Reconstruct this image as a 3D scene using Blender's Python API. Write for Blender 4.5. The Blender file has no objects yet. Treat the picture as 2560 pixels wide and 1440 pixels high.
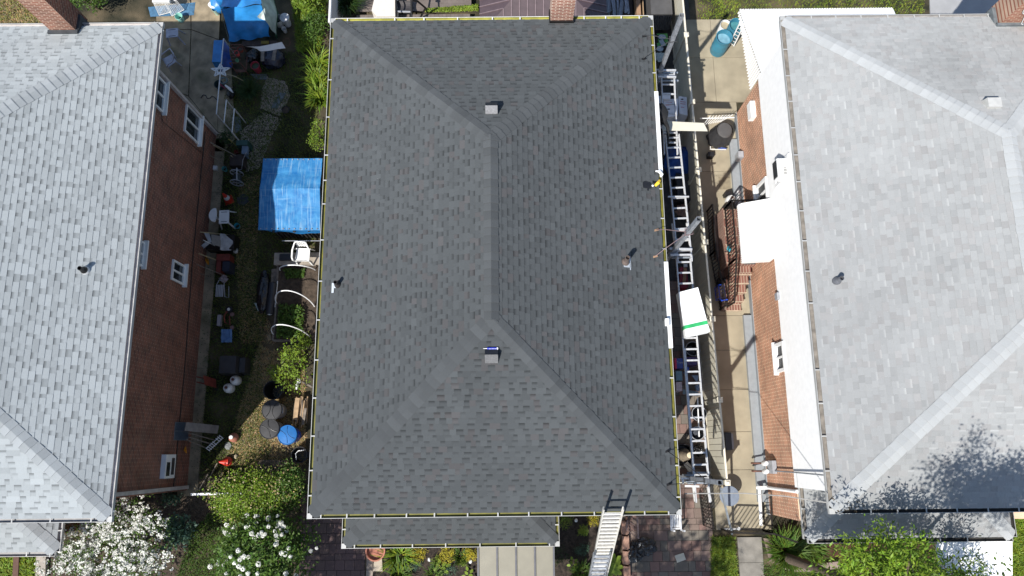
import bpy, math, random
import numpy as np
from mathutils import Vector, Matrix
R = math.radians
random.seed(7); rng = np.random.default_rng(11)
scene = bpy.context.scene
# ------------------------------------------------------------------ camera
H = 24.0; F = 1850.0; TILT = R(12.6); YAW = -0.0102
cam_d = bpy.data.cameras.new('camera'); cam = bpy.data.objects.new('camera', cam_d)
scene.collection.objects.link(cam); scene.camera = cam
cam_d.sensor_width = 36.0; cam_d.lens = 36.0 * F / 2560.0; cam_d.clip_end = 3000; cam_d.clip_start = 0.1
cam.location = (0, 0, H); cam.rotation_euler = (TILT, 0, YAW)
CY, SY = math.cos(YAW), math.sin(YAW)
def at(px, py, z=0.0):
    """world point at height z seen at photo pixel (px, py)"""
    u = (px - 1280) / F; v = (py - 720) / F
    d = (u, math.sin(TILT) - v * math.cos(TILT), -math.cos(TILT) - v * math.sin(TILT))
    s = (H - z) / -d[2]
    return Vector((CY * d[0] * s - SY * d[1] * s, SY * d[0] * s + CY * d[1] * s, z))
# ------------------------------------------------------------------ world + sun
SUN = Vector((0.497, 0.645, -1.0)).normalized()        # direction the light travels
elev = math.asin(-SUN.z); az = math.atan2(-SUN.x, -SUN.y)
w = bpy.data.worlds.new('World'); scene.world = w; w.use_nodes = True
nt = w.node_tree; bg = nt.nodes['Background']
sky = nt.nodes.new('ShaderNodeTexSky'); sky.sky_type = 'NISHITA'; sky.sun_disc = False
sky.sun_elevation = elev; sky.sun_rotation = az; sky.air_density = 1.0; sky.dust_density = 0.6
nt.links.new(sky.outputs[0], bg.inputs[0]); bg.inputs[1].default_value = 0.105
sl = bpy.data.lights.new('sun', 'SUN'); sl.energy = 4.4; sl.angle = R(0.53); sl.color = (1, 0.965, 0.91)
so = bpy.data.objects.new('sun', sl); scene.collection.objects.link(so)
so.rotation_euler = SUN.to_track_quat('-Z', 'Y').to_euler(); so.location = (-20, -20, 40)
vs = scene.view_settings; vs.view_transform = 'Standard'; vs.look = 'None'; vs.gamma = 1; vs.exposure = 0.62
# ------------------------------------------------------------------ materials
MATS = {}
def nodes(m):
    m.use_nodes = True; n = m.node_tree
    return n, n.nodes['Principled BSDF']
def mat(name, col, rough=0.7, metal=0.0, var=0.18, scale=6.0, bump=0.0, bscale=40.0, col2=None, attr=False, spec=0.5, detail=6, thr=None):
    """noise-varied principled material; attr multiplies by the mesh colour attribute"""
    if name in MATS: return MATS[name]
    m = bpy.data.materials.new(name); n, b = nodes(m)
    tc = n.nodes.new('ShaderNodeTexCoord')
    nz = n.nodes.new('ShaderNodeTexNoise'); nz.inputs['Scale'].default_value = scale; nz.inputs['Detail'].default_value = detail
    n.links.new(tc.outputs['Object'], nz.inputs['Vector'])
    mx = n.nodes.new('ShaderNodeMix'); mx.data_type = 'RGBA'
    c1 = [c * (1 - var) for c in col]; c2 = list(col2) if col2 else [min(1, c * (1 + var)) for c in col]
    mx.inputs[6].default_value = (*c1, 1); mx.inputs[7].default_value = (*c2, 1)
    rp = n.nodes.new('ShaderNodeMapRange')
    lo, hi = thr if thr else (0.3, 0.7)
    rp.inputs['From Min'].default_value = lo; rp.inputs['From Max'].default_value = hi
    n.links.new(nz.outputs['Fac'], rp.inputs['Value']); n.links.new(rp.outputs[0], mx.inputs[0])
    out = mx.outputs[2]
    if attr:
        a = n.nodes.new('ShaderNodeAttribute'); a.attribute_name = 'Col'
        mm = n.nodes.new('ShaderNodeMix'); mm.data_type = 'RGBA'; mm.blend_type = 'MULTIPLY'; mm.inputs[0].default_value = 1
        n.links.new(out, mm.inputs[6]); n.links.new(a.outputs['Color'], mm.inputs[7]); out = mm.outputs[2]
    n.links.new(out, b.inputs['Base Color'])
    b.inputs['Roughness'].default_value = rough; b.inputs['Metallic'].default_value = metal
    b.inputs['Specular IOR Level'].default_value = spec
    if 'shingle' in name: b.inputs['Diffuse Roughness'].default_value = 0.5
    if bump:
        bn = n.nodes.new('ShaderNodeTexNoise'); bn.inputs['Scale'].default_value = bscale; bn.inputs['Detail'].default_value = 5
        n.links.new(tc.outputs['Object'], bn.inputs['Vector'])
        bp = n.nodes.new('ShaderNodeBump'); bp.inputs['Strength'].default_value = bump; bp.inputs['Distance'].default_value = 0.03
        n.links.new(bn.outputs['Fac'], bp.inputs['Height']); n.links.new(bp.outputs[0], b.inputs['Normal'])
    MATS[name] = m; return m
def brick(name, c1, c2, mortar, axis='x', bw=0.205, rh=0.068, ms=0.011, rough=0.85, var=0.5):
    if name in MATS: return MATS[name]
    m = bpy.data.materials.new(name); n, b = nodes(m)
    tc = n.nodes.new('ShaderNodeTexCoord'); sp = n.nodes.new('ShaderNodeSeparateXYZ'); cb = n.nodes.new('ShaderNodeCombineXYZ')
    n.links.new(tc.outputs['Object'], sp.inputs[0])
    a, c = {'x': (1, 2), 'y': (0, 2), 'z': (0, 1), 'zr': (1, 0)}[axis]
    n.links.new(sp.outputs[a], cb.inputs[0]); n.links.new(sp.outputs[c], cb.inputs[1])
    bt = n.nodes.new('ShaderNodeTexBrick'); n.links.new(cb.outputs[0], bt.inputs['Vector'])
    bt.inputs['Scale'].default_value = 1; bt.inputs['Brick Width'].default_value = bw; bt.inputs['Row Height'].default_value = rh
    bt.inputs['Mortar Size'].default_value = ms; bt.inputs['Mortar Smooth'].default_value = 0.1; bt.inputs['Bias'].default_value = 0
    bt.inputs['Color1'].default_value = (*c1, 1); bt.inputs['Color2'].default_value = (*c2, 1); bt.inputs['Mortar'].default_value = (*mortar, 1)
    nz = n.nodes.new('ShaderNodeTexNoise'); nz.inputs['Scale'].default_value = 1.4; nz.inputs['Detail'].default_value = 8
    n.links.new(tc.outputs['Object'], nz.inputs['Vector'])
    rp = n.nodes.new('ShaderNodeMapRange'); rp.inputs['From Min'].default_value = .3; rp.inputs['From Max'].default_value = .7
    rp.inputs['To Min'].default_value = 1 - var * .5; rp.inputs['To Max'].default_value = 1 + var * .5
    n.links.new(nz.outputs['Fac'], rp.inputs['Value'])
    mm = n.nodes.new('ShaderNodeMix'); mm.data_type = 'RGBA'; mm.blend_type = 'MULTIPLY'; mm.inputs[0].default_value = 1
    n.links.new(bt.outputs['Color'], mm.inputs[6]); n.links.new(rp.outputs[0], mm.inputs[7])
    n.links.new(mm.outputs[2], b.inputs['Base Color']); b.inputs['Roughness'].default_value = rough
    bp = n.nodes.new('ShaderNodeBump'); bp.inputs['Strength'].default_value = 0.5; bp.inputs['Distance'].default_value = 0.01; bp.invert = True
    n.links.new(bt.outputs['Fac'], bp.inputs['Height']); n.links.new(bp.outputs[0], b.inputs['Normal'])
    MATS[name] = m; return m
def leafmat(name, col):
    if name in MATS: return MATS[name]
    m = mat(name, col, rough=0.55, var=0.25, scale=2.5, attr=True, spec=0.3)
    n = m.node_tree; b = n.nodes['Principled BSDF']; o = n.nodes['Material Output']
    tr = n.nodes.new('ShaderNodeBsdfTranslucent'); ms = n.nodes.new('ShaderNodeMixShader'); ms.inputs[0].default_value = 0.28
    src = b.inputs['Base Color'].links[0].from_socket
    n.links.new(src, tr.inputs[0]); n.links.new(b.outputs[0], ms.inputs[1]); n.links.new(tr.outputs[0], ms.inputs[2]); n.links.new(ms.outputs[0], o.inputs[0])
    return m
def streaks(m, col, scl, amt=.6, lo=.55, hi=.75):
    """worn streaks of a second colour over a material"""
    n = m.node_tree; b = n.nodes['Principled BSDF']; src = b.inputs['Base Color'].links[0].from_socket
    tc = n.nodes.new('ShaderNodeTexCoord'); mp = n.nodes.new('ShaderNodeMapping'); mp.inputs['Scale'].default_value = scl
    nz = n.nodes.new('ShaderNodeTexNoise'); nz.inputs['Scale'].default_value = 1; nz.inputs['Detail'].default_value = 7
    n.links.new(tc.outputs['Object'], mp.inputs[0]); n.links.new(mp.outputs[0], nz.inputs['Vector'])
    rp = n.nodes.new('ShaderNodeMapRange'); rp.inputs['From Min'].default_value = lo; rp.inputs['From Max'].default_value = hi; rp.inputs['To Max'].default_value = amt
    n.links.new(nz.outputs['Fac'], rp.inputs['Value'])
    mx = n.nodes.new('ShaderNodeMix'); mx.data_type = 'RGBA'; n.links.new(rp.outputs[0], mx.inputs[0]); n.links.new(src, mx.inputs[6]); mx.inputs[7].default_value = (*col, 1)
    n.links.new(mx.outputs[2], b.inputs['Base Color'])
# ------------------------------------------------------------------ mesh builder
ORG = {}
def _ortho(d):
    d = Vector(d).normalized(); a = Vector((0, 0, 1)) if abs(d.z) < 0.9 else Vector((1, 0, 0))
    x = d.cross(a).normalized(); return x, x.cross(d).normalized()
class MB:
    def __init__(s): s.v = []; s.f = []; s.c = {}; s.mi = {}
    def add(s, vs, fs, col=None):
        b = len(s.v); s.v += [tuple(v) for v in vs]
        for i, f in enumerate(fs):
            if col is not None: s.c[len(s.f)] = col
            s.f.append(tuple(b + k for k in f))
        return s
    def quad(s, a, b, c, d, col=None, cols=None):
        s.add([a, b, c, d], [(0, 1, 2, 3)], col)
        if cols: s.c[len(s.f) - 1] = cols
        return s
    def box(s, x0, y0, z0, x1, y1, z1, rz=0, col=None, taper=0):
        cx, cy = (x0 + x1) / 2, (y0 + y1) / 2; c, q = math.cos(rz), math.sin(rz); vs = []
        for z, k in ((z0, 1), (z1, 1 - taper)):
            for dx, dy in ((x0 - cx, y0 - cy), (x1 - cx, y0 - cy), (x1 - cx, y1 - cy), (x0 - cx, y1 - cy)):
                dx *= k; dy *= k; vs.append((cx + dx * c - dy * q, cy + dx * q + dy * c, z))
        return s.add(vs, [(0, 3, 2, 1), (4, 5, 6, 7), (0, 1, 5, 4), (1, 2, 6, 5), (2, 3, 7, 6), (3, 0, 4, 7)], col)
    def cbox(s, c, sx, sy, sz, rz=0, col=None, taper=0):
        return s.box(c[0] - sx / 2, c[1] - sy / 2, c[2], c[0] + sx / 2, c[1] + sy / 2, c[2] + sz, rz, col, taper)
    def beam(s, p, q, w, h, up=(0, 0, 1), col=None):
        p, q = Vector(p), Vector(q); d = (q - p).normalized(); up = Vector(up)
        if abs(d.dot(up)) > 0.98: up = Vector((1, 0, 0))
        x = d.cross(up).normalized(); y = x.cross(d).normalized(); vs = []
        for b in (p, q):
            for i, j in ((-1, -1), (1, -1), (1, 1), (-1, 1)): vs.append(b + x * i * w / 2 + y * j * h / 2)
        return s.add(vs, [(0, 3, 2, 1), (4, 5, 6, 7), (0, 1, 5, 4), (1, 2, 6, 5), (2, 3, 7, 6), (3, 0, 4, 7)], col)
    def tube(s, pts, r, n=8, col=None, cap=True):
        pts = [Vector(p) for p in pts]; rs = r if isinstance(r, (list, tuple)) else [r] * len(pts); vs = []; m = len(pts)
        x, y = _ortho(pts[1] - pts[0])
        for i, p in enumerate(pts):
            d = (pts[min(i + 1, m - 1)] - pts[max(i - 1, 0)]).normalized()
            x = (x - d * x.dot(d)); x = x.normalized() if x.length > 1e-5 else _ortho(d)[0]; y = d.cross(x)
            for k in range(n):
                a = 2 * math.pi * k / n; vs.append(p + (x * math.cos(a) + y * math.sin(a)) * rs[i])
        fs = [(i * n + k, i * n + (k + 1) % n, (i + 1) * n + (k + 1) % n, (i + 1) * n + k) for i in range(m - 1) for k in range(n)]
        if cap: fs += [tuple(range(n - 1, -1, -1)), tuple((m - 1) * n + k for k in range(n))]
        return s.add(vs, fs, col)
    def lathe(s, c, prof, n=24, col=None, sx=1, sy=1, M=None):
        vs = []
        for r, z in prof:
            for k in range(n):
                a = 2 * math.pi * k / n; v = Vector((r * math.cos(a) * sx, r * math.sin(a) * sy, z))
                if M is not None: v = M @ v
                vs.append(Vector(c) + v)
        m = len(prof)
        fs = [(i * n + k, i * n + (k + 1) % n, (i + 1) * n + (k + 1) % n, (i + 1) * n + k) for i in range(m - 1) for k in range(n)]
        if prof[0][0] > 1e-4 and not (abs(prof[0][1] - prof[1][1]) < 1e-6 and prof[1][0] < prof[0][0]): fs.append(tuple(range(n - 1, -1, -1)))
        if prof[-1][0] > 1e-4: fs.append(tuple((m - 1) * n + k for k in range(n)))
        return s.add(vs, fs, col)
    def prism(s, poly, z0, z1, col=None):
        n = len(poly); vs = [(p[0], p[1], z0) for p in poly] + [(p[0], p[1], z1) for p in poly]
        ar = sum(poly[i][0] * poly[(i + 1) % n][1] - poly[(i + 1) % n][0] * poly[i][1] for i in range(n))
        o = list(range(n)) if ar > 0 else list(range(n - 1, -1, -1))
        fs = [tuple(reversed(o)), tuple(n + k for k in o)] + [(o[i], o[(i + 1) % n], n + o[(i + 1) % n], n + o[i]) for i in range(n)]
        return s.add(vs, fs, col)
    def grid(s, fn, nu, nv, col=None, closed=False):
        vs = [fn(i / nu, j / nv) for i in range(nu + 1) for j in range(nv + 1)]
        return s.add(vs, [(i * (nv + 1) + j, (i + 1) * (nv + 1) + j, (i + 1) * (nv + 1) + j + 1, i * (nv + 1) + j + 1) for i in range(nu) for j in range(nv)], col)
    def blob(s, c, rx, ry, rz, amp=0.1, n=14, m=9, seed=0, flat=None, fr=3.0, col=None):
        from mathutils import noise
        vs = []
        for i in range(m + 1):
            th = math.pi * i / m
            for k in range(n):
                a = 2 * math.pi * k / n; d = Vector((math.sin(th) * math.cos(a), math.sin(th) * math.sin(a), math.cos(th)))
                q = 1 + amp * noise.noise(d * fr + Vector((seed * 3.7, seed, 0))) * 2
                v = Vector((d.x * rx * q, d.y * ry * q, d.z * rz * q))
                if flat is not None and v.z < flat: v.z = flat
                vs.append(Vector(c) + v)
        fs = [(i * n + k, (i + 1) * n + k, (i + 1) * n + (k + 1) % n, i * n + (k + 1) % n) for i in range(m) for k in range(n)]
        return s.add(vs, fs, col)
    def build(s, name, m, parent=None, smooth=False, org=None):
        v = np.array(s.v, dtype=float)
        if parent is not None: o = ORG[parent.name]
        elif org is not None: o = np.array(org, dtype=float)
        else: o = np.array([v[:, 0].mean(), v[:, 1].mean(), v[:, 2].min()])
        v = v - o
        me = bpy.data.meshes.new(name); me.from_pydata(v.tolist(), [], s.f); me.materials.append(m)
        if s.c:
            ca = me.color_attributes.new('Col', 'FLOAT_COLOR', 'CORNER'); arr = np.ones((len(me.loops), 4)); k = 0
            for i, f in enumerate(s.f):
                c = s.c.get(i)
                if c is not None:
                    if isinstance(c[0], (list, tuple)):
                        for j in range(len(f)): arr[k + j, :3] = c[j]
                    else: arr[k:k + len(f), :3] = c
                k += len(f)
            ca.data.foreach_set('color', arr.ravel())
        if smooth:
            me.polygons.foreach_set('use_smooth', [True] * len(me.polygons)); 
            try: me.set_sharp_from_angle(angle=R(40))
            except Exception: pass
        ob = bpy.data.objects.new(name, me); scene.collection.objects.link(ob)
        if parent is not None: ob.parent = parent
        else: ob.location = o
        ORG[ob.name] = o
        return ob
def tag(o, label, cat=None, group=None):
    o['label'] = label
    if cat: o['category'] = cat
    if group: o['group'] = group
    return o
def thing(name, label, cat, loc, group=None):
    o = bpy.data.objects.new(name, None); scene.collection.objects.link(o); o.location = loc; o.empty_display_size = 0.2
    ORG[o.name] = np.array(loc, dtype=float); return tag(o, label, cat, group)
def kind(o, k='structure'): o['kind'] = k; return o
def copy_tree(o, parent=None):
    c = o.copy(); scene.collection.objects.link(c)
    if parent is not None: c.parent = parent
    for ch in list(o.children): copy_tree(ch, c)
    return c
def clone(o, loc, label, rz=0.0, sc=None):
    c = copy_tree(o); c.location = loc; c.rotation_euler = (0, 0, rz); c['label'] = label
    if sc: c.scale = (sc, sc, sc)
    return c
# ------------------------------------------------------------------ leaves (numpy)
def leafmesh(name, m, parent, pos, size, up=0.5, asp=0.5, cv=0.35, org=None, normals=None, tint=None):
    """one mesh of many small folded leaf faces at the given positions"""
    n = len(pos); o = ORG[parent.name] if parent is not None else np.array(org if org is not None else [pos[:, 0].mean(), pos[:, 1].mean(), 0])
    pos = pos - o
    nr = rng.normal(size=(n, 3)); nr[:, 2] = np.abs(nr[:, 2]) + up * 2
    nr /= np.linalg.norm(nr, axis=1)[:, None]
    t = rng.normal(size=(n, 3)); t -= nr * (t * nr).sum(1)[:, None]; t /= np.linalg.norm(t, axis=1)[:, None]
    b = np.cross(nr, t); L = (size * rng.uniform(0.6, 1.3, n))[:, None]; W = L * asp
    p0 = pos - t * L * .5; p2 = pos + t * L * .5; p1 = pos + b * W * .5 + nr * W * .18; p3 = pos - b * W * .5 + nr * W * .18
    v = np.stack([p0, p1, p2, p3], 1).reshape(-1, 3)
    me = bpy.data.meshes.new(name); me.vertices.add(4 * n); me.vertices.foreach_set('co', v.ravel())
    me.loops.add(4 * n); me.loops.foreach_set('vertex_index', np.arange(4 * n)); me.polygons.add(n)
    me.polygons.foreach_set('loop_start', np.arange(n) * 4); me.polygons.foreach_set('loop_total', np.full(n, 4)); me.update()
    ca = me.color_attributes.new('Col', 'FLOAT_COLOR', 'CORNER')
    k = rng.uniform(1 - cv, 1 + cv, n)[:, None]; rgb = np.concatenate([k * rng.uniform(.85, 1.2, (n, 1)), k, k * rng.uniform(.7, 1.1, (n, 1)), np.ones((n, 1))], 1)
    if m.name.startswith('petal'): rgb[:, :3] = k
    if tint is not None: rgb[:, :3] *= tint
    ca.data.foreach_set('color', np.repeat(rgb, 4, 0).ravel()); me.materials.append(m)
    ob = bpy.data.objects.new(name, me); scene.collection.objects.link(ob)
    if parent is not None: ob.parent = parent
    else: ob.location = o
    ORG[ob.name] = o
    return ob
def clumps(c, rx, ry, rz, nc, per, cr, shell=0.55, zmin=0.02):
    """points gathered in clumps through an ellipsoid's volume, mostly near its skin"""
    d = rng.normal(size=(nc, 3)); d[:, 2] = np.where(d[:, 2] < -0.3, -d[:, 2], d[:, 2]); d /= np.linalg.norm(d, axis=1)[:, None]
    r = rng.uniform(shell, 1.0, nc)[:, None] * rng.uniform(.85, 1.15, (nc, 1))
    cc = np.array(c) + d * r * np.array([rx, ry, rz])
    p = np.repeat(cc, per, 0) + rng.normal(size=(nc * per, 3)) * cr * np.array([1, 1, .6]); p[:, 2] = np.maximum(p[:, 2], zmin)
    return p
def inpoly(n, poly, z=0.0):
    P = np.array([(p[0], p[1]) for p in poly]); lo, hi = P.min(0), P.max(0); out = np.zeros((0, 2))
    while len(out) < n:
        q = rng.uniform(lo, hi, (n * 2, 2)); ins = np.zeros(len(q), bool); j = len(P) - 1
        for i in range(len(P)):
            c = ((P[i, 1] > q[:, 1]) != (P[j, 1] > q[:, 1])) & (q[:, 0] < (P[j, 0] - P[i, 0]) * (q[:, 1] - P[i, 1]) / (P[j, 1] - P[i, 1] + 1e-12) + P[i, 0]); ins ^= c; j = i
        out = np.vstack([out, q[ins]])
    out = out[:n]; return np.column_stack([out, np.full(n, z)])
def blades(name, m, parent, base, h, w, lean=0.5, cv=0.35, org=None, seg=1, out_from=None, tint=None):
    """grass blades / strap leaves: tapered bent strips rooted at base points"""
    n = len(base); o = ORG[parent.name] if parent is not None else np.array(org if org is not None else [base[:, 0].mean(), base[:, 1].mean(), 0]); base = base - o
    a = rng.uniform(0, 2 * np.pi, n)
    if out_from is not None:
        dd = base[:, :2] - (np.array(out_from)[:2] - o[:2]); a = np.arctan2(dd[:, 1], dd[:, 0]) + rng.normal(0, .5, n)
    d = np.column_stack([np.cos(a), np.sin(a), np.zeros(n)]); sd = np.column_stack([-np.sin(a), np.cos(a), np.zeros(n)])
    hh = h * rng.uniform(.5, 1.2, n)[:, None]; ln = lean * hh * rng.uniform(.4, 1.5, n)[:, None]; up = np.array([0, 0, 1.0])
    m1 = base + up * hh * .75 + d * ln * .4; tp = base + up * hh * .8 + d * ln
    W = w * rng.uniform(.7, 1.2, n)[:, None]
    v = np.stack([base - sd * W * .4, base + sd * W * .4, m1 + sd * W * .5, m1 - sd * W * .5, tp], 1).reshape(-1, 3)
    me = bpy.data.meshes.new(name); me.vertices.add(5 * n); me.vertices.foreach_set('co', v.ravel())
    k = np.arange(n)[:, None] * 5; idx = np.concatenate([k + 0, k + 1, k + 2, k + 3, k + 3, k + 2, k + 4], 1).ravel()
    me.loops.add(7 * n); me.loops.foreach_set('vertex_index', idx); me.polygons.add(2 * n)
    ls = np.stack([np.arange(n) * 7, np.arange(n) * 7 + 4], 1).ravel(); me.polygons.foreach_set('loop_start', ls)
    me.polygons.foreach_set('loop_total', np.tile([4, 3], n)); me.update()
    ca = me.color_attributes.new('Col', 'FLOAT_COLOR', 'CORNER'); q = rng.uniform(1 - cv, 1 + cv, n)[:, None]
    rgb = np.concatenate([q * rng.uniform(.8, 1.4, (n, 1)), q, q * rng.uniform(.6, 1.1, (n, 1)), np.ones((n, 1))], 1)
    if tint is not None: rgb[:, :3] *= tint
    ca.data.foreach_set('color', np.repeat(rgb, 7, 0).ravel()); me.materials.append(m)
    ob = bpy.data.objects.new(name, me); scene.collection.objects.link(ob)
    if parent is not None: ob.parent = parent
    else: ob.location = o
    ORG[ob.name] = o
    return ob
# ------------------------------------------------------------------ palette
WHITE = mat('white_paint', (.8, .8, .79), .5, var=.04)
WPLAS = mat('white_plastic', (.72, .72, .7), .45, var=.06)
ALU = mat('aluminium', (.55, .55, .55), .45, .3, var=.15, scale=20)
ALUD = mat('weathered_aluminium', (.36, .38, .41), .5, .6, var=.3, scale=12)
GALV = mat('galvanized', (.3, .33, .36), .5, .5, var=.3)
GWHT = mat('gutter_white', (.4, .4, .385), .5, var=.15, scale=2)
OLIVE = mat('gutter_olive', (.15, .14, .018), .55, var=.4, scale=3)
SEDI = mat('gutter_sediment', (.2, .18, .155), .9, var=.35, scale=5)
SEDD = mat('gutter_dark_sediment', (.03, .028, .025), .9, var=.5, scale=5)
SEDL = mat('gutter_light_bed', (.3, .29, .28), .7, var=.15)
SEDK = mat('gutter_pale_bed', (.48, .45, .43), .7, var=.12, scale=4)
BLACK = mat('black_plastic', (.012, .012, .014), .45, var=.3)
BLKM = mat('black_metal', (.015, .014, .014), .4, .3, var=.3)
IRON = mat('wrought_iron', (.02, .017, .015), .5, .4, var=.4)
DKVOID = mat('dark_interior', (.006, .006, .006), .9)
GLASS = mat('window_glass', (.02, .025, .03), .08, var=.1, spec=.9)
SCREEN = mat('window_screen', (.03, .033, .036), .5, var=.2)
CREAM = mat('cream_vinyl', (.56, .53, .43), .5, var=.05, scale=2)
CREAMC = mat('cream_vinyl_cap', (.66, .61, .5), .5, var=.05)
CONC = mat('concrete_drive', (.3, .26, .185), .9, var=.2, scale=1.6, bump=.3, bscale=90)
CONCG = mat('old_concrete', (.25, .2, .13), .95, var=.45, scale=2.2, bump=.4, bscale=50, detail=12)
FOUND = mat('grey_foundation_paint', (.24, .26, .275), .7, var=.08)
SLATE = mat('slate', (.12, .14, .15), .8, var=.2)
DARKW = mat('weathered_wood', (.16, .135, .11), .9, var=.4, scale=8)
DECKW = mat('deck_wood', (.14, .115, .1), .85, var=.2, scale=5)
TANW = mat('bare_lumber', (.35, .24, .14), .8, var=.25, scale=8)
POLEW = mat('pale_pole_wood', (.3, .25, .15), .8, var=.2)
BLUET = mat('blue_tarp', (.022, .2, .5), .42, var=.3, scale=2.2, bump=.35, bscale=9, spec=.6)
BLUETW = mat('worn_blue_tarp', (.015, .15, .4), .6, var=.15, scale=5, bump=.25, bscale=14, col2=(.05, .23, .46), spec=.3)
BLUED = mat('dark_blue_tarp', (.008, .05, .22), .45, var=.4, scale=4, bump=.5, bscale=10)
GREENT = mat('green_tarp', (.01, .1, .05), .5, var=.3)
CLEARP = mat('cloudy_plastic_sheet', (.36, .42, .39), .4, var=.25, scale=5, bump=.4, bscale=12)
BBAG = mat('black_bag_plastic', (.012, .012, .014), .22, var=.3, bump=.8, bscale=14, spec=.7)
BCOV = mat('black_vinyl_cover', (.028, .028, .03), .55, var=.2, bump=.3, bscale=8)
GCOV = mat('charcoal_cover', (.07, .068, .068), .8, var=.15, scale=4, bump=.2)
RED = mat('red_plastic', (.5, .03, .015), .45, var=.2)
DRED = mat('dark_red_paint', (.16, .03, .02), .6, var=.3)
TERRA = mat('terracotta', (.36, .14, .09), .8, var=.2)
STEELB = mat('blue_barrel', (.04, .2, .29), .45, var=.2, scale=3)
BLUEL = mat('blue_lid', (.02, .13, .36), .6, spec=.25, var=.12)
BLUEF = mat('royal_blue', (.01, .06, .45), .45, var=.2)
MINT = mat('mint_plastic', (.3, .62, .54), .45, var=.08)
AQUA = mat('aqua_plastic', (.03, .32, .42), .45, var=.15)
TANKW = mat('propane_tank_paint', (.62, .62, .6), .45, var=.12, scale=14)
YEL = mat('yellow_plastic', (.75, .5, .03), .45)
ORNG = mat('orange_plastic', (.6, .22, .01), .5)
GREY = mat('grey_plastic', (.3, .31, .33), .5, var=.15)
CLOTH = mat('grey_cloth', (.28, .29, .31), .9, var=.25, bump=.4, bscale=20)
RUST = mat('rusty_steel', (.11, .045, .03), .8, var=.4, scale=12)
PURP = mat('purple_brown_metal', (.075, .052, .058), .5, .1, var=.12)
CANV = mat('cream_canvas', (.6, .56, .5), .8, var=.06)
MULCH = mat('mulch', (.02, .015, .012), 1, var=.6, scale=14, bump=.9, bscale=35, col2=(.06, .044, .033))
SOIL = mat('garden_soil', (.055, .04, .028), 1, var=.5, scale=9, bump=.8, bscale=30)
BOXW = mat('white_cardboard', (.58, .58, .6), .8, var=.08)
FOAM = mat('white_carton', (.8, .82, .82), .6, var=.03)
GREENB = mat('green_tape', (.03, .38, .12), .5)
CARD = mat('cardboard', (.28, .17, .1), .85, var=.15)
L_BRT = leafmat('leaf_bright', (.14, .22, .022)); L_MID = leafmat('leaf_mid', (.065, .125, .02)); L_DK = leafmat('leaf_dark', (.03, .065, .016))
L_YEL = leafmat('leaf_yellow', (.42, .37, .03)); L_LIME = leafmat('leaf_lime', (.19, .27, .035)); L_GREY = leafmat('leaf_bluegreen', (.07, .13, .09))
L_WHT = leafmat('petal_white', (.78, .78, .72)); L_STRAW = leafmat('straw', (.34, .28, .16)); L_GRASS = leafmat('grass_blade', (.09, .13, .028)); L_ASH = leafmat('leaf_ash', (.13, .21, .02))
BARK = mat('bark', (.09, .065, .045), .95, var=.4, scale=14, bump=.6, bscale=25)
BR_L = brick('red_brick_shaded', (.22, .062, .034), (.06, .022, .016), (.26, .15, .105), 'x', ms=.013)
BR_Ly = brick('red_brick_end', (.19, .06, .035), (.13, .04, .025), (.3, .2, .15), 'y')
BR_R = brick('orange_brick', (.44, .15, .08), (.2, .065, .035), (.66, .47, .32), 'x', ms=.014)
BR_Ry = brick('orange_brick_end', (.27, .1, .06), (.2, .07, .045), (.4, .28, .2), 'y')
BR_C = brick('chimney_brick', (.25, .06, .03), (.16, .038, .022), (.55, .42, .33), 'y', ms=.014)
BR_Cx = brick('chimney_brick_side', (.26, .07, .045), (.19, .05, .035), (.5, .4, .33), 'x', ms=.013)
BR_T = brick('brick_treads', (.2, .085, .062), (.15, .065, .048), (.34, .27, .2), 'z', bw=.09, rh=.3, ms=.01)
streaks(BLUETW, (.3, .45, .55), (22, 1.6, 3), .65, .52, .78); streaks(BLUETW, (.25, .42, .55), (1.5, 18, 3), .4, .6, .8)
streaks(BLUET, (.2, .4, .55), (5, 3, 3), .35, .6, .8); streaks(BR_L, (.2, .13, .09), (1.5, 1.5, .5), .35, .6, .75); streaks(BR_R, (.5, .42, .36), (2, 1.2, 1.2), .5, .64, .78)
streaks(CONCG, (.06, .065, .03), (.9, 1.1, 1), .8, .55, .68); streaks(CONC, (.2, .17, .12), (1.6, .8, 1), .5, .58, .75); streaks(CANV, (.42, .38, .32), (4, 4, 4), .5, .55, .75)
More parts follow.
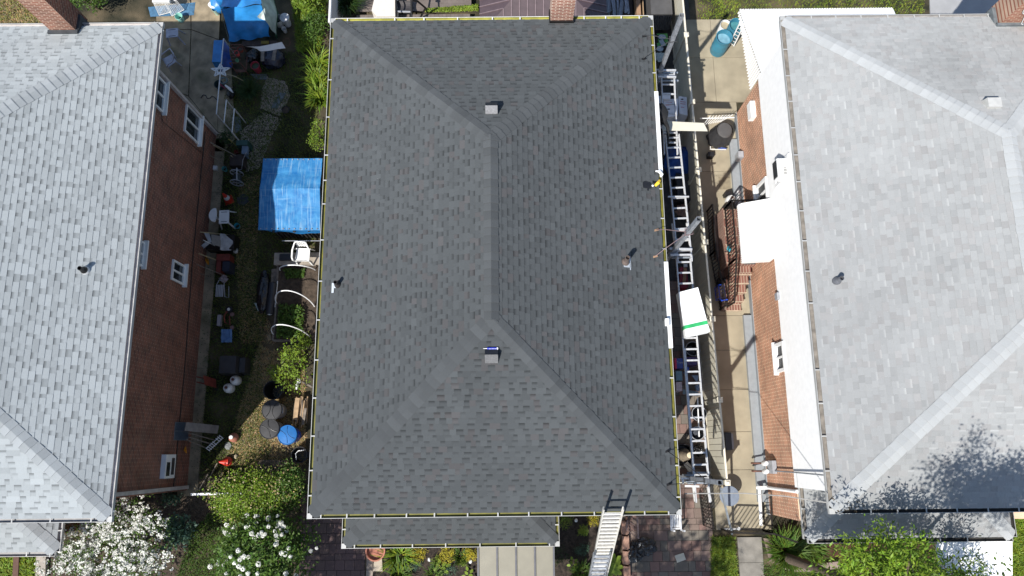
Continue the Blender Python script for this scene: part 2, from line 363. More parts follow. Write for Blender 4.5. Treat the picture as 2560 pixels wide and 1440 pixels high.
# ------------------------------------------------------------------ roofs
def shingle_mat(name):
    m = mat(name, (1, 1, 1), .95, var=.1, scale=60, bump=.25, bscale=160, attr=True, spec=.25, detail=3)
    return m
SH_C = shingle_mat('charcoal_shingle'); SH_L = shingle_mat('silver_shingle'); SH_R = shingle_mat('weathered_shingle')
from mathutils import noise as mnoise
def slope(mb, A, B, inward, pitch, S, kl, kr, style, expo=0.143):
    """one roof plane: eave A->B, rising along `inward`; hips cut kl / kr metres of eave per metre of run; S = run in plan"""
    A, B = Vector(A), Vector(B); U = (B - A).normalized(); L = (B - A).length; inn = Vector(inward)
    cosp = 1 / math.sqrt(1 + pitch * pitch); upv = Vector((inn.x * cosp, inn.y * cosp, pitch * cosp)); nrm = Vector((-inn.x * pitch, -inn.y * pitch, 1)).normalized()
    T = S / cosp; k = 0; TH = .009
    def P(u, s, h):
        r = s * cosp; u = min(max(u, kl * r - .01), L - kr * r + .01)
        return A + U * u + upv * s + nrm * h
    s = 0.0
    while s < T - 1e-4:
        s1 = min(s + expo, T); r = s * cosp; lo, hi = kl * r, L - kr * r
        if hi - lo < .02: break
        u = lo - random.random() * .3; gap = random.random() < .5
        while u < hi:
            wdt = style['gap']() if gap else style['tooth'](); u1 = u + wdt
            if u1 > lo:
                a, b = max(u, lo), min(u1, hi)
                tone = style['tone'](A + U * a + upv * s); hh = TH if not gap else TH * .45
                p0, p1, p2, p3 = P(a, s, hh), P(b, s, hh), P(b, s1, .0), P(a, s1, .0)
                e = Vector((0, 0, 0)) + nrm * hh
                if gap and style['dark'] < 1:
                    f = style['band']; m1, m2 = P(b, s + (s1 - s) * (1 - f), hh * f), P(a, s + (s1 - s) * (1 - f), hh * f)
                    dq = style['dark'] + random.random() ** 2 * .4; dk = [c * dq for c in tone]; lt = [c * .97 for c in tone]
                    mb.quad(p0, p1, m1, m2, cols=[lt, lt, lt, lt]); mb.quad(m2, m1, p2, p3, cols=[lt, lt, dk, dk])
                else: mb.quad(p0, p1, p2, p3, tone)
                ed = [c * style['edge'] for c in tone]
                mb.quad(p0 - nrm * hh, p1 - nrm * hh, p1, p0, ed)
                if gap is False: pass
            u = u1; gap = not gap if style['alt'] else False
        s = s1
def ctone(c, a, b):
    def f():
        k = random.uniform(a, b); return [v * k for v in c]
    return f
def caps(mb, p0, p1, n1, n2, wd, expo, tones, seed=0, lift=.03):
    """overlapping bent cap shingles from p0 (low) to p1 (high)"""
    p0, p1 = Vector(p0), Vector(p1); d = (p1 - p0); L = d.length; d.normalize(); ws = []
    for n in (n1, n2):
        q = Vector(n).cross(d).normalized()
        if q.dot(Vector((n[0], n[1], 0))) < 0 : q = -q
        if q.z > 0.02: q = -q
        ws.append(q)
    s = 0.0
    while s < L:
        s1 = min(s + expo, L) + .03; t = tones(); a = p0 + d * s; b = p0 + d * s1; u = Vector((0, 0, 1)); W = wd * random.uniform(.96, 1.04)
        ha, hb = lift, lift * .35
        for q, n in zip(ws, (n1, n2)):
            n = Vector(n)
            ra, rb = a + u * ha, b + u * hb; wa, wb = a + q * W + n * ha * .7, b + q * W + n * hb * .7
            kk = random.uniform(.96, 1.04); tt = [c * kk for c in t]
            m = [c * .95 for c in tt]
            mb.quad(ra, rb, wb, wa, cols=[tt, m, m, tt])
            mb.quad(a, ra, wa, wa - n * ha, [c * .78 for c in t]); mb.quad(wa - n * ha, wa, wb, wb - n * hb, [c * .6 for c in t])
        s += expo
def hiproof(name, parent, x0, y0, x1, y1, z, pitch, style, m, wd, cexp, captone, run=None, sides='WENS', expo=.143, ctop=True):
    """hip roof over the rectangle; returns nothing, builds shingle mesh + cap mesh under parent"""
    mb = MB(); cb = MB(); W, D = x1 - x0, y1 - y0; half = run if run else min(W, D) / 2; rz = z + half * pitch
    if 'W' in sides: slope(mb, (x0, y0, z), (x0, y1, z), (1, 0, 0), pitch, half, 1, 1, style, expo)
    if 'E' in sides: slope(mb, (x1, y0, z), (x1, y1, z), (-1, 0, 0), pitch, half, 1, 1, style, expo)
    if 'S' in sides: slope(mb, (x0, y0, z), (x1, y0, z), (0, 1, 0), pitch, half, 1, 1, style, expo)
    if 'N' in sides: slope(mb, (x0, y1, z), (x1, y1, z), (0, -1, 0), pitch, half, 1, 1, style, expo)
    roof = mb.build(name, m, parent)
    nW, nE, nS, nN = [Vector(q).normalized() for q in ((-pitch, 0, 1), (pitch, 0, 1), (0, -pitch, 1), (0, pitch, 1))]
    c = lambda x, y, r: (x, y, z + r * pitch)
    if 'S' in sides and 'W' in sides: caps(cb, c(x0, y0, 0), c(x0 + half, y0 + half, half), nW, nS, wd, cexp, captone)
    if 'S' in sides and 'E' in sides: caps(cb, c(x1, y0, 0), c(x1 - half, y0 + half, half), nE, nS, wd, cexp, captone)
    if 'N' in sides and 'W' in sides: caps(cb, c(x0, y1, 0), c(x0 + half, y1 - half, half), nW, nN, wd, cexp, captone)
    if 'N' in sides and 'E' in sides: caps(cb, c(x1, y1, 0), c(x1 - half, y1 - half, half), nE, nN, wd, cexp, captone)
    if ctop and W < D: caps(cb, c(x0 + half, y0 + half - .05, half), c(x0 + half, y1 - half + .05, half), nW, nE, wd, cexp, captone, lift=.04)
    cb.build('ridge_cap', m, roof)
    return roof
def gutter(parent, p, q, out, mat_shell, mat_bed, hang, hangmat=None, wd=.105, dp=.1, bedz=.035, lip=.008, drop=.0):
    """open trough from p to q (inner top edge line), `out` = outward unit vector"""
    p, q, out = Vector(p), Vector(q), Vector(out); d = (q - p).normalized(); z = Vector((0, 0, 1)); mb = MB(); L = (q - p).length
    def strip(a0, b0, a1, b1): # section rectangle from (a0,b0) to (a1,b1) in (out, z)
        vs = []
        for e in (p, q):
            for a, b in ((a0, b0), (a1, b0), (a1, b1), (a0, b1)): vs.append(e + out * a + z * b)
        mb.add(vs, [(0, 3, 2, 1), (4, 5, 6, 7), (0, 1, 5, 4), (1, 2, 6, 5), (2, 3, 7, 6), (3, 0, 4, 7)])
    strip(-.022, -dp, 0, .002); strip(0, -dp, wd, -dp + .006); strip(wd, -dp, wd + lip * 1.6, .006)
    for e, s in ((p, 1), (q, -1)):
        mb.add([e + z * -dp, e + out * wd + z * -dp, e + out * wd, e, e + z * -dp + d * s * .01, e + out * wd + z * -dp + d * s * .01, e + out * wd + d * s * .01, e + d * s * .01],
               [(0, 1, 2, 3), (7, 6, 5, 4), (3, 2, 6, 7), (0, 3, 7, 4), (1, 5, 6, 2)])
    g = mb.build('gutter', mat_shell, parent)
    bd = MB(); a = p + d * .012; b = q - d * .012
    bd.add([a + out * .002 + z * (-dp + bedz), b + out * .002 + z * (-dp + bedz), b + out * (wd - .003) + z * (-dp + bedz), a + out * (wd - .003) + z * (-dp + bedz)], [(0, 1, 2, 3)])
    bd.add([a + out * (wd - .004) + z * (-dp + bedz), b + out * (wd - .004) + z * (-dp + bedz), b + out * (wd - .004) + z * .002, a + out * (wd - .004) + z * .002], [(0, 1, 2, 3)])
    bd.add([a + out * .003 + z * (-dp + bedz), b + out * .003 + z * (-dp + bedz), b + out * .003 + z * -.03, a + out * .003 + z * -.03], [(3, 2, 1, 0)])
    bd.build('gutter_bed', mat_bed, g)
    for t in hang:
        h = MB(); c = p + d * (L * t); h.beam(c + out * -.02 + z * .004, c + out * (wd + lip) + z * .004, .03, .008)
        h.build('gutter_strap', hangmat or mat_shell, g)
    return g
def window(parent, c, face, wd, ht, frame, glass, fd=.09, split='v', proud=.03, sill=True):
    """window on a wall plane: c = centre on the wall, face = outward unit vector"""
    c, o = Vector(c), Vector(face); s = Vector((-o.y, o.x, 0)); z = Vector((0, 0, 1)); mb = MB(); t = fd
    def bar(a, b, w_, h_): mb.beam(c + s * a[0] + z * a[1] + o * proud, c + s * b[0] + z * b[1] + o * proud, w_, h_, up=o)
    bar((-wd / 2, ht / 2 - t / 2), (wd / 2, ht / 2 - t / 2), t, .08); bar((-wd / 2, -ht / 2 + t / 2), (wd / 2, -ht / 2 + t / 2), t, .08)
    bar((-wd / 2 + t / 2, -ht / 2 + t), (-wd / 2 + t / 2, ht / 2 - t), t, .08); bar((wd / 2 - t / 2, -ht / 2 + t), (wd / 2 - t / 2, ht / 2 - t), t, .08)
    if split == 'v': bar((0, -ht / 2 + t), (0, ht / 2 - t), .05, .06)
    if split == 'h': bar((-wd / 2 + t, 0), (wd / 2 - t, 0), .05, .06)
    wn = mb.build('window', frame, parent)
    g = MB(); g.quad(c - s * (wd / 2 - t) - z * (ht / 2 - t) + o * .006, c + s * (wd / 2 - t) - z * (ht / 2 - t) + o * .006, c + s * (wd / 2 - t) + z * (ht / 2 - t) + o * .006, c - s * (wd / 2 - t) + z * (ht / 2 - t) + o * .006)
    g.build('pane', glass, wn)
    if sill:
        m2 = MB(); m2.beam(c - s * (wd / 2 + .06) - z * (ht / 2 + .03) + o * .06, c + s * (wd / 2 + .06) - z * (ht / 2 + .03) + o * .06, .15, .06, up=z); m2.build('sill', frame, wn)
    return wn
def vent_pipe(parent, base, h, r, mp, lean=0, flash=None, boot=True):
    b = Vector(base); mb = MB()
    mb.lathe(b, [(r, -.1), (r, h), (r * .82, h), (r * .82, h - .12)], 16)
    if boot: mb.lathe(b, [(r * 1.9, -.06), (r * 1.75, .03), (r * 1.2, .12), (r * 1.02, .13)], 16)
    o = mb.build('vent_pipe', mp, parent, smooth=True)
    k = MB(); k.lathe(b, [(r * .8, h - .1), (.0001, h - .1)], 16); 
    return o
def rnd(a, b): return lambda: random.uniform(a, b)
def tone_c(p):
    n = mnoise.noise(p * .5) * .08 + mnoise.noise(p * 1.7) * .05; n += max(0, mnoise.noise(Vector((p.x * 3, p.y * .5, 2))) - .25) * .25; k = (1 + n) * random.choice((.9, .96, 1, 1, 1.03, 1.07)); r_ = random.random()
    t = (.0765, .0835, .087) if r_ < .9 else (.082, .081, .083)
    return [c * k for c in t]
def tone_l(p):
    k = random.choice((.86, .94, .98, 1, 1.02, 1.05)) * random.uniform(.97, 1.03) * (1 + mnoise.noise(p * .4) * .08 + mnoise.noise(Vector((p.x * .5, p.y * 3.5, 4))) * .07)
    return [c * k for c in (.375, .4, .405)]
def tone_r(p):
    k = random.choice((.92, .97, 1, 1, 1.02, 1.04)) * random.uniform(.98, 1.02) * (1 + mnoise.noise(p * .45) * .1 + mnoise.noise(Vector((p.x * .6, p.y * 4, 9))) * .06 + mnoise.noise(p * 2.5) * .04); r_ = random.random()
    t = (.318, .324, .322) if r_ < .75 else (.315, .314, .31)
    d = (p - Vector((15.0, 11.9, 5.6))).length       # rust-brown run-off stain beside the chimney foot
    st = max(0, 1 - abs(p.x - 14.3 + (p.y - 11.6) * .3) / .5) * max(0, min(1, 1 - (11.6 - p.y) / .9)) * (1 if p.y > 8 else 0)
    dk = max(0, 1 - math.hypot(p.x - 11.6, (p.y - 9.6) * .7) / 1.0) * .16 if p.y > 8.7 else 0
    return [t[0] * k * (1 - .3 * st - dk), t[1] * k * (1 - .45 * st - dk), t[2] * k * (1 - .7 * st - dk)]
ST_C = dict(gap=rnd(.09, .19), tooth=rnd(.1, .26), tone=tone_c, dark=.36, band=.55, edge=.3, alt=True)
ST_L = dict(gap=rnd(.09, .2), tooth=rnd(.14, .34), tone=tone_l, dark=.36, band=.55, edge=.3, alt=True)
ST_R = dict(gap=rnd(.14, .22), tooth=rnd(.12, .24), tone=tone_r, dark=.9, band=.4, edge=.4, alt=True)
ZC, ZL, ZR = 5.4, 5.6, 5.5
# ------------------------------------------------------------------ ground and paving
GROUND = mat('yard_ground', (.035, .036, .017), 1, var=.5, scale=1.1, bump=.8, bscale=25, col2=(.13, .1, .06), thr=(.42, .72), detail=12)
gm = MB(); gm.quad((-400, -400, 0), (400, -400, 0), (400, 400, 0), (-400, 400, 0)); kind(tag(gm.build('ground', GROUND), 'dirt and thin grass ground between the houses'))
def sheet(name, poly, m, label, z=.006, th=.004, zp=0):
    mb = MB(); mb.prism([at(px, py, zp)[:2] for px, py in poly], z - th, z); return kind(tag(mb.build(name, m), label))
# old concrete yard, top left, cracked into slabs
mb = MB()
for a in ([(-100, 70), (395, 70), (440, -60), (560, -60), (548, 60), (-100, 60)][:0], [(380, -80), (475, -80), (478, 75), (395, 75)], [(479.5, -80), (556, -80), (548, 100), (480, 75)],
          [(395, 77), (478, 77), (472, 240), (400, 215)], [(480, 77), (548, 102), (545, 330), (520, 300), (474, 242)], [(400, 217), (472, 242), (520, 302), (545, 332), (590, 345), (560, 380), (530, 380)],
          [(549, 105), (575, 110), (590, 345), (546, 330)]):
    if a: mb.prism([at(x, y)[:2] for x, y in a], .004, .05)
kind(tag(mb.build('concrete_yard', CONCG), 'cracked stained concrete yard beside the left brick house'))
mb = MB(); wx = -10.17
for k in range(6): mb.box(wx - .3, -1.2 + k * 2.0, .0, wx + .33, -1.2 + k * 2.0 + 1.988, .05)
kind(tag(mb.build('wall_strip', CONCG), 'narrow concrete strip along the foot of the left brick wall'))
# right driveway in sections
mb = MB(); xs0, xs1 = 6.3, 8.0; ys = [at(1800, y)[1] for y in (146, 257, 430, 560, 790, 876, 975, 1080, 1175, 1325)]
yy0 = at(1800, 50)[1]
for i, y in enumerate([yy0] + ys[:-1]):
    y1 = ys[i]; xa = xs0
    if i < 2: mb.box(xa, y1 + .006, 0, xa + 1.0, y - .006, .05); mb.box(xa + 1.012, y1 + .006, 0, xs1 + 2.2, y - .006, .05)
    else: mb.box(xa, y1 + .006, 0, xs1, y - .006, .05)
kind(tag(mb.build('driveway', CONC), 'pale concrete side driveway between the cream fence and the right house'))
mb = MB(); mb.box(*at(1835, 1345)[:2], 0, *at(1908, 1440)[:2], .001)
mb = MB(); a, b = at(1842, 1343), at(1906, 1440)
mb.box(a.x, b.y + .4, .0, b.x + .05, a.y, .05); mb.box(a.x, b.y - 6, .0, b.x + .05, b.y + .39, .05)
kind(tag(mb.build('front_walk', mat('walk_concrete', (.2, .185, .16), .9, var=.3, scale=3, bump=.3)), 'grey concrete front walk beyond the driveway gate'))
# paver areas: rows of mixed slabs
PAV = mat('concrete_paver', (1, 1, 1), .9, var=.14, scale=14, attr=True, bump=.2, bscale=70, detail=5)
def pavers(name, x0, y0, x1, y1, label, tones, row=.3):
    mb = MB(); y = y0
    mb.box(x0, y0, 0, x1, y1, .012, col=(.05, .04, .035))
    while y < y1:
        x = x0 - random.random() * .2; h = row if random.random() < .7 else row * .6
        while x < x1:
            w_ = random.choice((.22, .3, .3, .44)); a, b = max(x, x0), min(x + w_, x1); t = random.choice(tones); k = random.uniform(.85, 1.12)
            if b - a > .03: mb.box(a + .006, y + .006, .012, b - .006, min(y + h, y1) - .006, .028, col=[c * k for c in t])
            x += w_
        y += h
    return kind(tag(mb.build(name, PAV), label))
T_RED = [(.185, .13, .11), (.19, .14, .115), (.16, .14, .115), (.19, .12, .1), (.17, .145, .12)]
pv = at(1560, 1296), at(1765, 1440)
pavers('paver_driveway', 3.35, -10, 6.18, at(1700, 1290)[1] + 7.5, 'pink and tan paver driveway beside the porch', T_RED)
pavers('paver_path', -6.6, -8, at(900, 1440)[0] + .15, -1.2, 'dark red paver path left of the front porch', [(.11, .07, .065), (.1, .065, .06), (.12, .08, .07)])
pavers('paver_border', at(903, 1440)[0] + .15, -8, at(931, 1440)[0] + .12, -1.2, 'tan paver border edging the flower bed', [(.3, .25, .2), (.28, .2, .16)])
# beds
sheet('rear_slab', [(2318, -120), (2600, -120), (2600, 60), (2325, 60)], mat('pale_slab', (.3, .3, .3), .85, var=.1, scale=2), 'pale concrete slab behind the right house', .05, .05)
sheet('flower_bed', [(932, 1290), (1190, 1290), (1195, 1500), (932, 1500)], MULCH, 'dark mulch bed in front of the porch', .03, .03)
sheet('side_bed', [(1385, 1270), (1552, 1270), (1549, 1520), (1385, 1520)], MULCH, 'dark mulch bed under the leaning ladder', .03, .03)
sheet('corner_bed', [(1920, 1335), (2330, 1335), (2330, 1405), (2050, 1410), (1960, 1418), (1925, 1390)], mat('red_mulch', (.06, .025, .015), 1, var=.5, scale=14, bump=.8), 'reddish mulch bed in front of the right porch', .03, .03)
sheet('shaded_bed', [(300, 1236), (560, 1236), (560, 1500), (-60, 1500), (-60, 1390), (180, 1390)], SOIL, 'dark garden soil in front of the left house', .01, .01)
sheet('vegetable_bed', [(699, 668), (800, 668), (800, 850), (686, 850)], SOIL, 'raised vegetable bed soil beside the middle house', .18, .14)
sheet('side_passage', [(1560, -60), (1716, -60), (1745, 300), (1765, 700), (1790, 1270), (1600, 1270)], mat('dark_paving', (.05, .048, .045), .9, var=.3), 'dark paving in the narrow passage behind the fence', .008, .008)
# deck behind the middle house
mb = MB(); y = 11.0
while y < 17: 
    mb.box(-5.55 + 0, y, .3, -1.3, y + .135, .33) if y > at(900, 38, .3)[1] else None; y += .14
x = -5.4
for k in range(40):
    mb.box(x, 10.8, .3, x + .135, at(900, 38, .3)[1] - .01, .335); x += .14
    if x > -1.4: break
mb.build('deck', DECKW, org=None); dk = bpy.data.objects['deck']; tag(dk, 'brown board deck behind the middle house', 'deck')
# ------------------------------------------------------------------ middle house
EX0, EX1, EY0, EY1 = -4.96, 4.08, -1.49, 11.96; G = .12
hc = thing('house', 'middle house under the dark charcoal hip roof with yellowed gutters', 'house', (-.44, 5.2, 0))
mb = MB(); mb.box(EX0 + .42, EY0 + .42, 0, EX1 - .42, EY1 - .42, ZC - .2); mb.build('wall', mat('middle_siding', (.3, .27, .24), .7), hc)
mb = MB(); mb.box(EX0 + G + .012, EY0 + G + .012, ZC - .2, EX1 - G - .012, EY1 - G - .012, ZC - .012); mb.build('fascia', WHITE, hc)
PC = .45
rc = hiproof('roof', hc, EX0 + G - .02, EY0 + G - .02, EX1 - G + .02, EY1 - G + .02, ZC, PC, ST_C, SH_C, .185, .2, ctone((.08, .0865, .0905), .88, 1.1))
gx0, gx1, gy0, gy1 = EX0 + G, EX1 - G, EY0 + G, EY1 - G
def fr(vals, a, b, axis, other, z):   # photo pixels of straps -> fractions
    out = []
    for v_ in vals:
        p = at(other, v_, z) if axis == 'y' else at(v_, other, z)
        q = p.y if axis == 'y' else p.x
        out.append(min(.995, max(.005, (q - a) / (b - a))))
    return out
gutter(hc, (gx0, gy0, ZC), (gx0, gy1, ZC), (-1, 0, 0), GWHT, OLIVE, fr([97, 200, 293, 388, 451, 510, 600, 703, 800, 900, 995, 1090, 1176, 1239], gy0, gy1, 'y', 800, ZC))
gutter(hc, (gx0, gy1, ZC), (gx1, gy1, ZC), (0, 1, 0), mat('gutter_clean', (.62, .62, .6), .5), mat('gutter_lime', (.32, .31, .07), .5, var=.3, scale=3), fr([869, 987, 1060, 1144, 1231, 1300, 1460, 1514, 1553, 1598], gx0, gx1, 'x', 43, ZC))
gutter(hc, (gx0, gy0, ZC), (gx1, gy0, ZC), (0, -1, 0), GWHT, OLIVE, fr([802, 867, 936, 1016, 1086, 1169, 1245, 1322, 1404, 1486, 1612, 1672], gx0, gx1, 'x', 1292, ZC))
# right eave: open gutter with two new white covered lengths
ysp = [at(1650, y, ZC)[1] for y in (1285, 870, 655, 432, 229, 42)]
for i, (a, b) in enumerate(zip(ysp[:-1], ysp[1:])):
    a = max(a, gy0); b = min(b, gy1)
    if i in (1, 3):
        m2 = MB(); m2.box(gx1 + .03, a, ZC - .1, gx1 + G + .015, b, ZC + .022); m2.build('gutter_cover', WHITE, hc)
    else:
        st = {0: [945, 1042, 1100, 1164, 1243], 2: [472, 546, 622], 4: [66, 113, 182]}[i]
        gutter(hc, (gx1, a, ZC), (gx1, b, ZC), (1, 0, 0), GWHT, OLIVE, fr(st, a, b, 'y', 1665, ZC))
for cx, cy in ((gx0 - .06, gy1 + .06), (gx1 + .06, gy1 + .06), (gx1 + .06, gy0 - .06), (gx0 - .06, gy0 - .06)):
    m2 = MB(); m2.box(cx - .062, cy - .062, ZC - .11, cx + .062, cy + .062, ZC - .01); m2.build('gutter_corner', GWHT, hc)
def onroof(px, py, z0=ZC, pitch=PC, rect=None):
    """point on the middle roof under a photo pixel"""
    x0, y0, x1, y1 = rect or (EX0 + G, EY0 + G, EX1 - G, EY1 - G); z = z0
    for _ in range(40):
        p = at(px, py, z); z = z0 + pitch * max(0, min(p.x - x0, x1 - p.x, p.y - y0, y1 - p.y, (min(x1 - x0, y1 - y0)) / 2))
    return Vector((p.x, p.y, z))
# chimney
b = onroof(1376, 56); cw = .62
ch = MB(); ctop = 7.0; yb = b.y; ch.box(b.x, yb, ZC - .2, b.x + cw, yb + .5, ctop - .2); ch.box(b.x - .03, yb - .03, ctop - .2, b.x + cw + .03, yb + .53, ctop)
co = ch.build('chimney', BR_C, rc)
fl = MB(); fl.box(b.x - .03, yb - .05, ZC - .1, b.x + cw + .03, yb + .02, b.z + .1); fl.box(b.x - .035, yb, ZC - .1, b.x - .001, yb + .4, b.z + .02); fl.box(b.x + cw + .001, yb, ZC - .1, b.x + cw + .035, yb + .4, b.z + .02)
fl.build('chimney_flashing', BLKM, rc)
# pipes and box vents
FLSH = mat('bare_flashing', (.55, .58, .6), .4, .3, var=.1)
p = onroof(845, 712); vent_pipe(rc, p, .3, .052, mat('vent_dark', (.03, .025, .024), .6)); q = onroof(836, 716)
m2 = MB(); s_ = Vector((1, 0, PC)).normalized()
for (a0, a1, b0, b1) in ((-.18, -.11, -.2, .06), (-.12, .02, -.08, .0)): m2.quad(*[p + s_ * a + Vector((0, c, 0)) + Vector((-PC, 0, 1)) * .018 for a, c in ((a0, b0), (a1, b0), (a1, b1), (a0, b1))])
m2.build('pipe_flashing', FLSH, rc)
p = onroof(1563, 655); vent_pipe(rc, p, .42, .06, mat('vent_brown', (.13, .1, .085), .6, var=.3))
m2 = MB(); s_ = Vector((1, 0, -PC)).normalized()
for (a0, a1, b0, b1) in ((-.06, .16, -.14, .0), (.12, .15, -.2, .15)): m2.quad(*[p + s_ * a + Vector((0, c, 0)) + Vector((PC, 0, 1)) * .018 for a, c in ((a0, b0), (a1, b0), (a1, b1), (a0, b1))])
m2.build('pipe_flashing', FLSH, rc)
def boxvent(px, py, sgn, lit):
    p = onroof(px, py); s_ = Vector((0, sgn, PC)).normalized(); n = Vector((0, -sgn * PC, 1)).normalized(); X = Vector((1, 0, 0)); mb = MB()
    hw, hl, h = .15, .17, .13
    def Q(a, s, u): return p + X * a + s_ * s + n * u
    HT = .2; w2 = Vector((0, 1, 0)); U_ = Vector((0, 0, 1))
    def B(a_, y_, z_): return p + X * a_ + w2 * y_ + U_ * z_
    HT = .25; lo = -.16; ls = -.08 if sgn > 0 else .07
    mb.add([B(-hw, lo, ls - .05), B(hw, lo, ls - .05), B(hw, lo, ls + .05), B(-hw, lo, ls + .05), B(hw, 0, HT), B(-hw, 0, HT), B(hw, 0, -.02), B(-hw, 0, -.02)], [(0, 1, 2, 3), (3, 2, 4, 5), (0, 3, 5, 7), (1, 6, 4, 2)])
    o_ = mb.build('roof_vent', mat('vent_hood', (.17, .17, .175), .5, .2, var=.25, scale=30), rc)
    m2 = MB(); m2.add([B(-hw, .003, HT - .02), B(hw, .003, HT - .02), B(hw, .13, HT - .1), B(-hw, .13, HT - .1)], [(0, 1, 2, 3)]); m2.add([B(-hw, .13, HT - .1), B(hw, .13, HT - .1), B(hw, .13, -.08), B(-hw, .13, -.08)], [(0, 1, 2, 3)]); m2.build('vent_plate', mat('vent_plate_black', (.012, .014, .02), .6), o_) if False else m2.build('vent_dark_plate', mat('vent_plate_black', (.012, .014, .02), .6), rc)  # added dark plate north of the hood, standing in for the dark area there
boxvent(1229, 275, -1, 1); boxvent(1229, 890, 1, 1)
# porch roof in front
PX0, PX1, PY0 = -4.63, 1.26, -2.46; ZP = 3.0
mb = MB(); mb.box(PX0 + .35, PY0 + .35, 0, PX0 + .6, PY0 + .6, ZP - .1); mb.build('porch_column', WHITE, hc); mb = MB(); mb.box(PX1 - .6, PY0 + .35, 0, PX1 - .35, PY0 + .6, ZP - .1); mb.build('porch_column', WHITE, hc)
mb = MB(); mb.box(PX0 + G, PY0 + G, ZP - .2, PX1 - G, EY0 + .44, ZP - .012); mb.build('porch_fascia', WHITE, hc)
hiproof('porch_roof', hc, PX0 + G - .02, PY0 + G - .02, PX1 - G + .02, PY0 + 3.6, ZP, .42, ST_C, SH_C, .185, .2, ctone((.08, .0865, .0905), .88, 1.1), run=1.35, sides='WES', ctop=False)
gutter(hc, (PX0 + G, PY0 + G, ZP), (PX1 - G, PY0 + G, ZP), (0, -1, 0), GWHT, OLIVE, fr([886, 951, 1031, 1114, 1200, 1290, 1374], PX0 + G, PX1 - G, 'x', 1370, ZP))
gutter(hc, (PX0 + G, PY0 + G, ZP), (PX0 + G, EY0 + .4, ZP), (-1, 0, 0), GWHT, OLIVE, [.3, .7])
gutter(hc, (PX1 - G, PY0 + G, ZP), (PX1 - G, EY0 + .4, ZP), (1, 0, 0), GWHT, OLIVE, [.35, .8])
for cx in (PX0 + .06, PX1 - .06):
    m2 = MB(); m2.box(cx - .062, PY0 - .003, ZP - .11, cx + .062, PY0 + .12, ZP - .01); m2.build('gutter_corner', GWHT, hc)
# ------------------------------------------------------------------ left house
LX1, LY0, LY1 = -9.55, -1.5, 11.76; LX0 = LX1 - 9.2
hl = thing('house', 'red brick house on the left under the silver grey shingle roof', 'house', (-14.5, 5.2, 0))
mb = MB(); WX, WY0, WY1 = -10.17, -1.02, 11.05; mb.box(-18.1, WY0, 0, WX, WY1, ZL - .15); wl = mb.build('wall', BR_L, hl)
me = wl.data; me.materials.append(BR_Ly)
for pl in me.polygons:
    if abs(pl.normal.y) > .5: pl.material_index = 1
mb = MB(); mb.box(LX0 + G + .01, LY0 + G + .01, ZL - .2, LX1 - G - .01, LY1 - G - .01, ZL - .012); mb.build('fascia', WHITE, hl)
rl = hiproof('roof', hl, LX0 + G - .02, LY0 + G - .02, LX1 - G + .02, LY1 - G + .02, ZL, .4, ST_L, SH_L, .2, .2, ctone((.36, .382, .39), .86, 1.04))
gutter(hl, (LX1 - G, LY0 + G, ZL), (LX1 - G, LY1 - G, ZL), (1, 0, 0), GWHT, SEDK, [])
gutter(hl, (LX0 + G, LY1 - G, ZL), (LX1 - G, LY1 - G, ZL), (0, 1, 0), GWHT, SEDK, [])
gutter(hl, (LX0 + G, LY0 + G, ZL), (LX1 - G, LY0 + G, ZL), (0, -1, 0), GWHT, SEDL, fr([30, 126, 228], LX0 + G, LX1 - G, 'x', 1300, ZL))
for cy in (LY0 + .06, LY1 - .06):
    m2 = MB(); m2.box(LX1 - .12, cy - .062, ZL - .11, LX1 + .003, cy + .062, ZL - .01); m2.build('gutter_corner', GWHT, hl)
REC_L = (LX0 + G, LY0 + G, LX1 - G, LY1 - G)
# chimney with lit south face, tall
c1 = onroof(130, 80, ZL, .4, REC_L); c2 = onroof(193, 80, ZL, .4, REC_L)
ch = MB(); ch.box(c1.x, c1.y, ZL - .3, c2.x, c1.y + .62, 7.9); co = ch.build('chimney', brick('chimney_brick_left', (.23, .075, .042), (.13, .045, .027), (.4, .27, .2), 'y', ms=.014), rl)
co.data.materials.append(BR_L)
for pl in co.data.polygons:
    if abs(pl.normal.x) > .5: pl.material_index = 1
fl = MB(); fl.box(c1.x - .06, c1.y - .1, c1.z - .08, c2.x + .06, c1.y + .01, c1.z + .1); fl.box(c2.x + .001, c1.y, c1.z - .35, c2.x + .06, c1.y + .5, c1.z + .06); fl.build('chimney_flashing', mat('lead_flashing', (.05, .055, .06), .6, .2, var=.3), rl)
p = onroof(212, 676, ZL, .4, REC_L); vent_pipe(rl, p, .24, .055, BLKM)
vb = MB(); vb.lathe(p + Vector((0, 0, 0)), [(.12, -.07), (.11, .02), (.07, .06)], 14); vb.build('pipe_boot', ALU, rl, smooth=True)
# windows on the east wall
def lw(px, py, z, wd, ht, **k): # centre pixel lies on wall plane WX
    y = at(px, py, z).y; return window(hl, (WX, y, z), (1, 0, 0), wd, ht, WPLAS, GLASS, **k)
def zonwall(px, py, X):  # height where the pixel's ray meets the plane x = X
    lo, hi = -1.0, 12.0
    for _ in range(50):
        m_ = (lo + hi) / 2
        if (at(px, py, m_).x - X) * (1 if X > 0 else -1) > 0: lo = m_
        else: hi = m_
    return (lo + hi) / 2, at(px, py, (lo + hi) / 2).y
for px, py, wd, ht in ((389, 226, .95, .95), (479, 310, .95, 1.05), (337, 627, .7, .8), (443, 681, .62, .8)):
    z, y = zonwall(px, py, WX); window(hl, (WX, y, z), (1, 0, 0), wd, ht, WPLAS, GLASS, fd=.055, proud=.015)
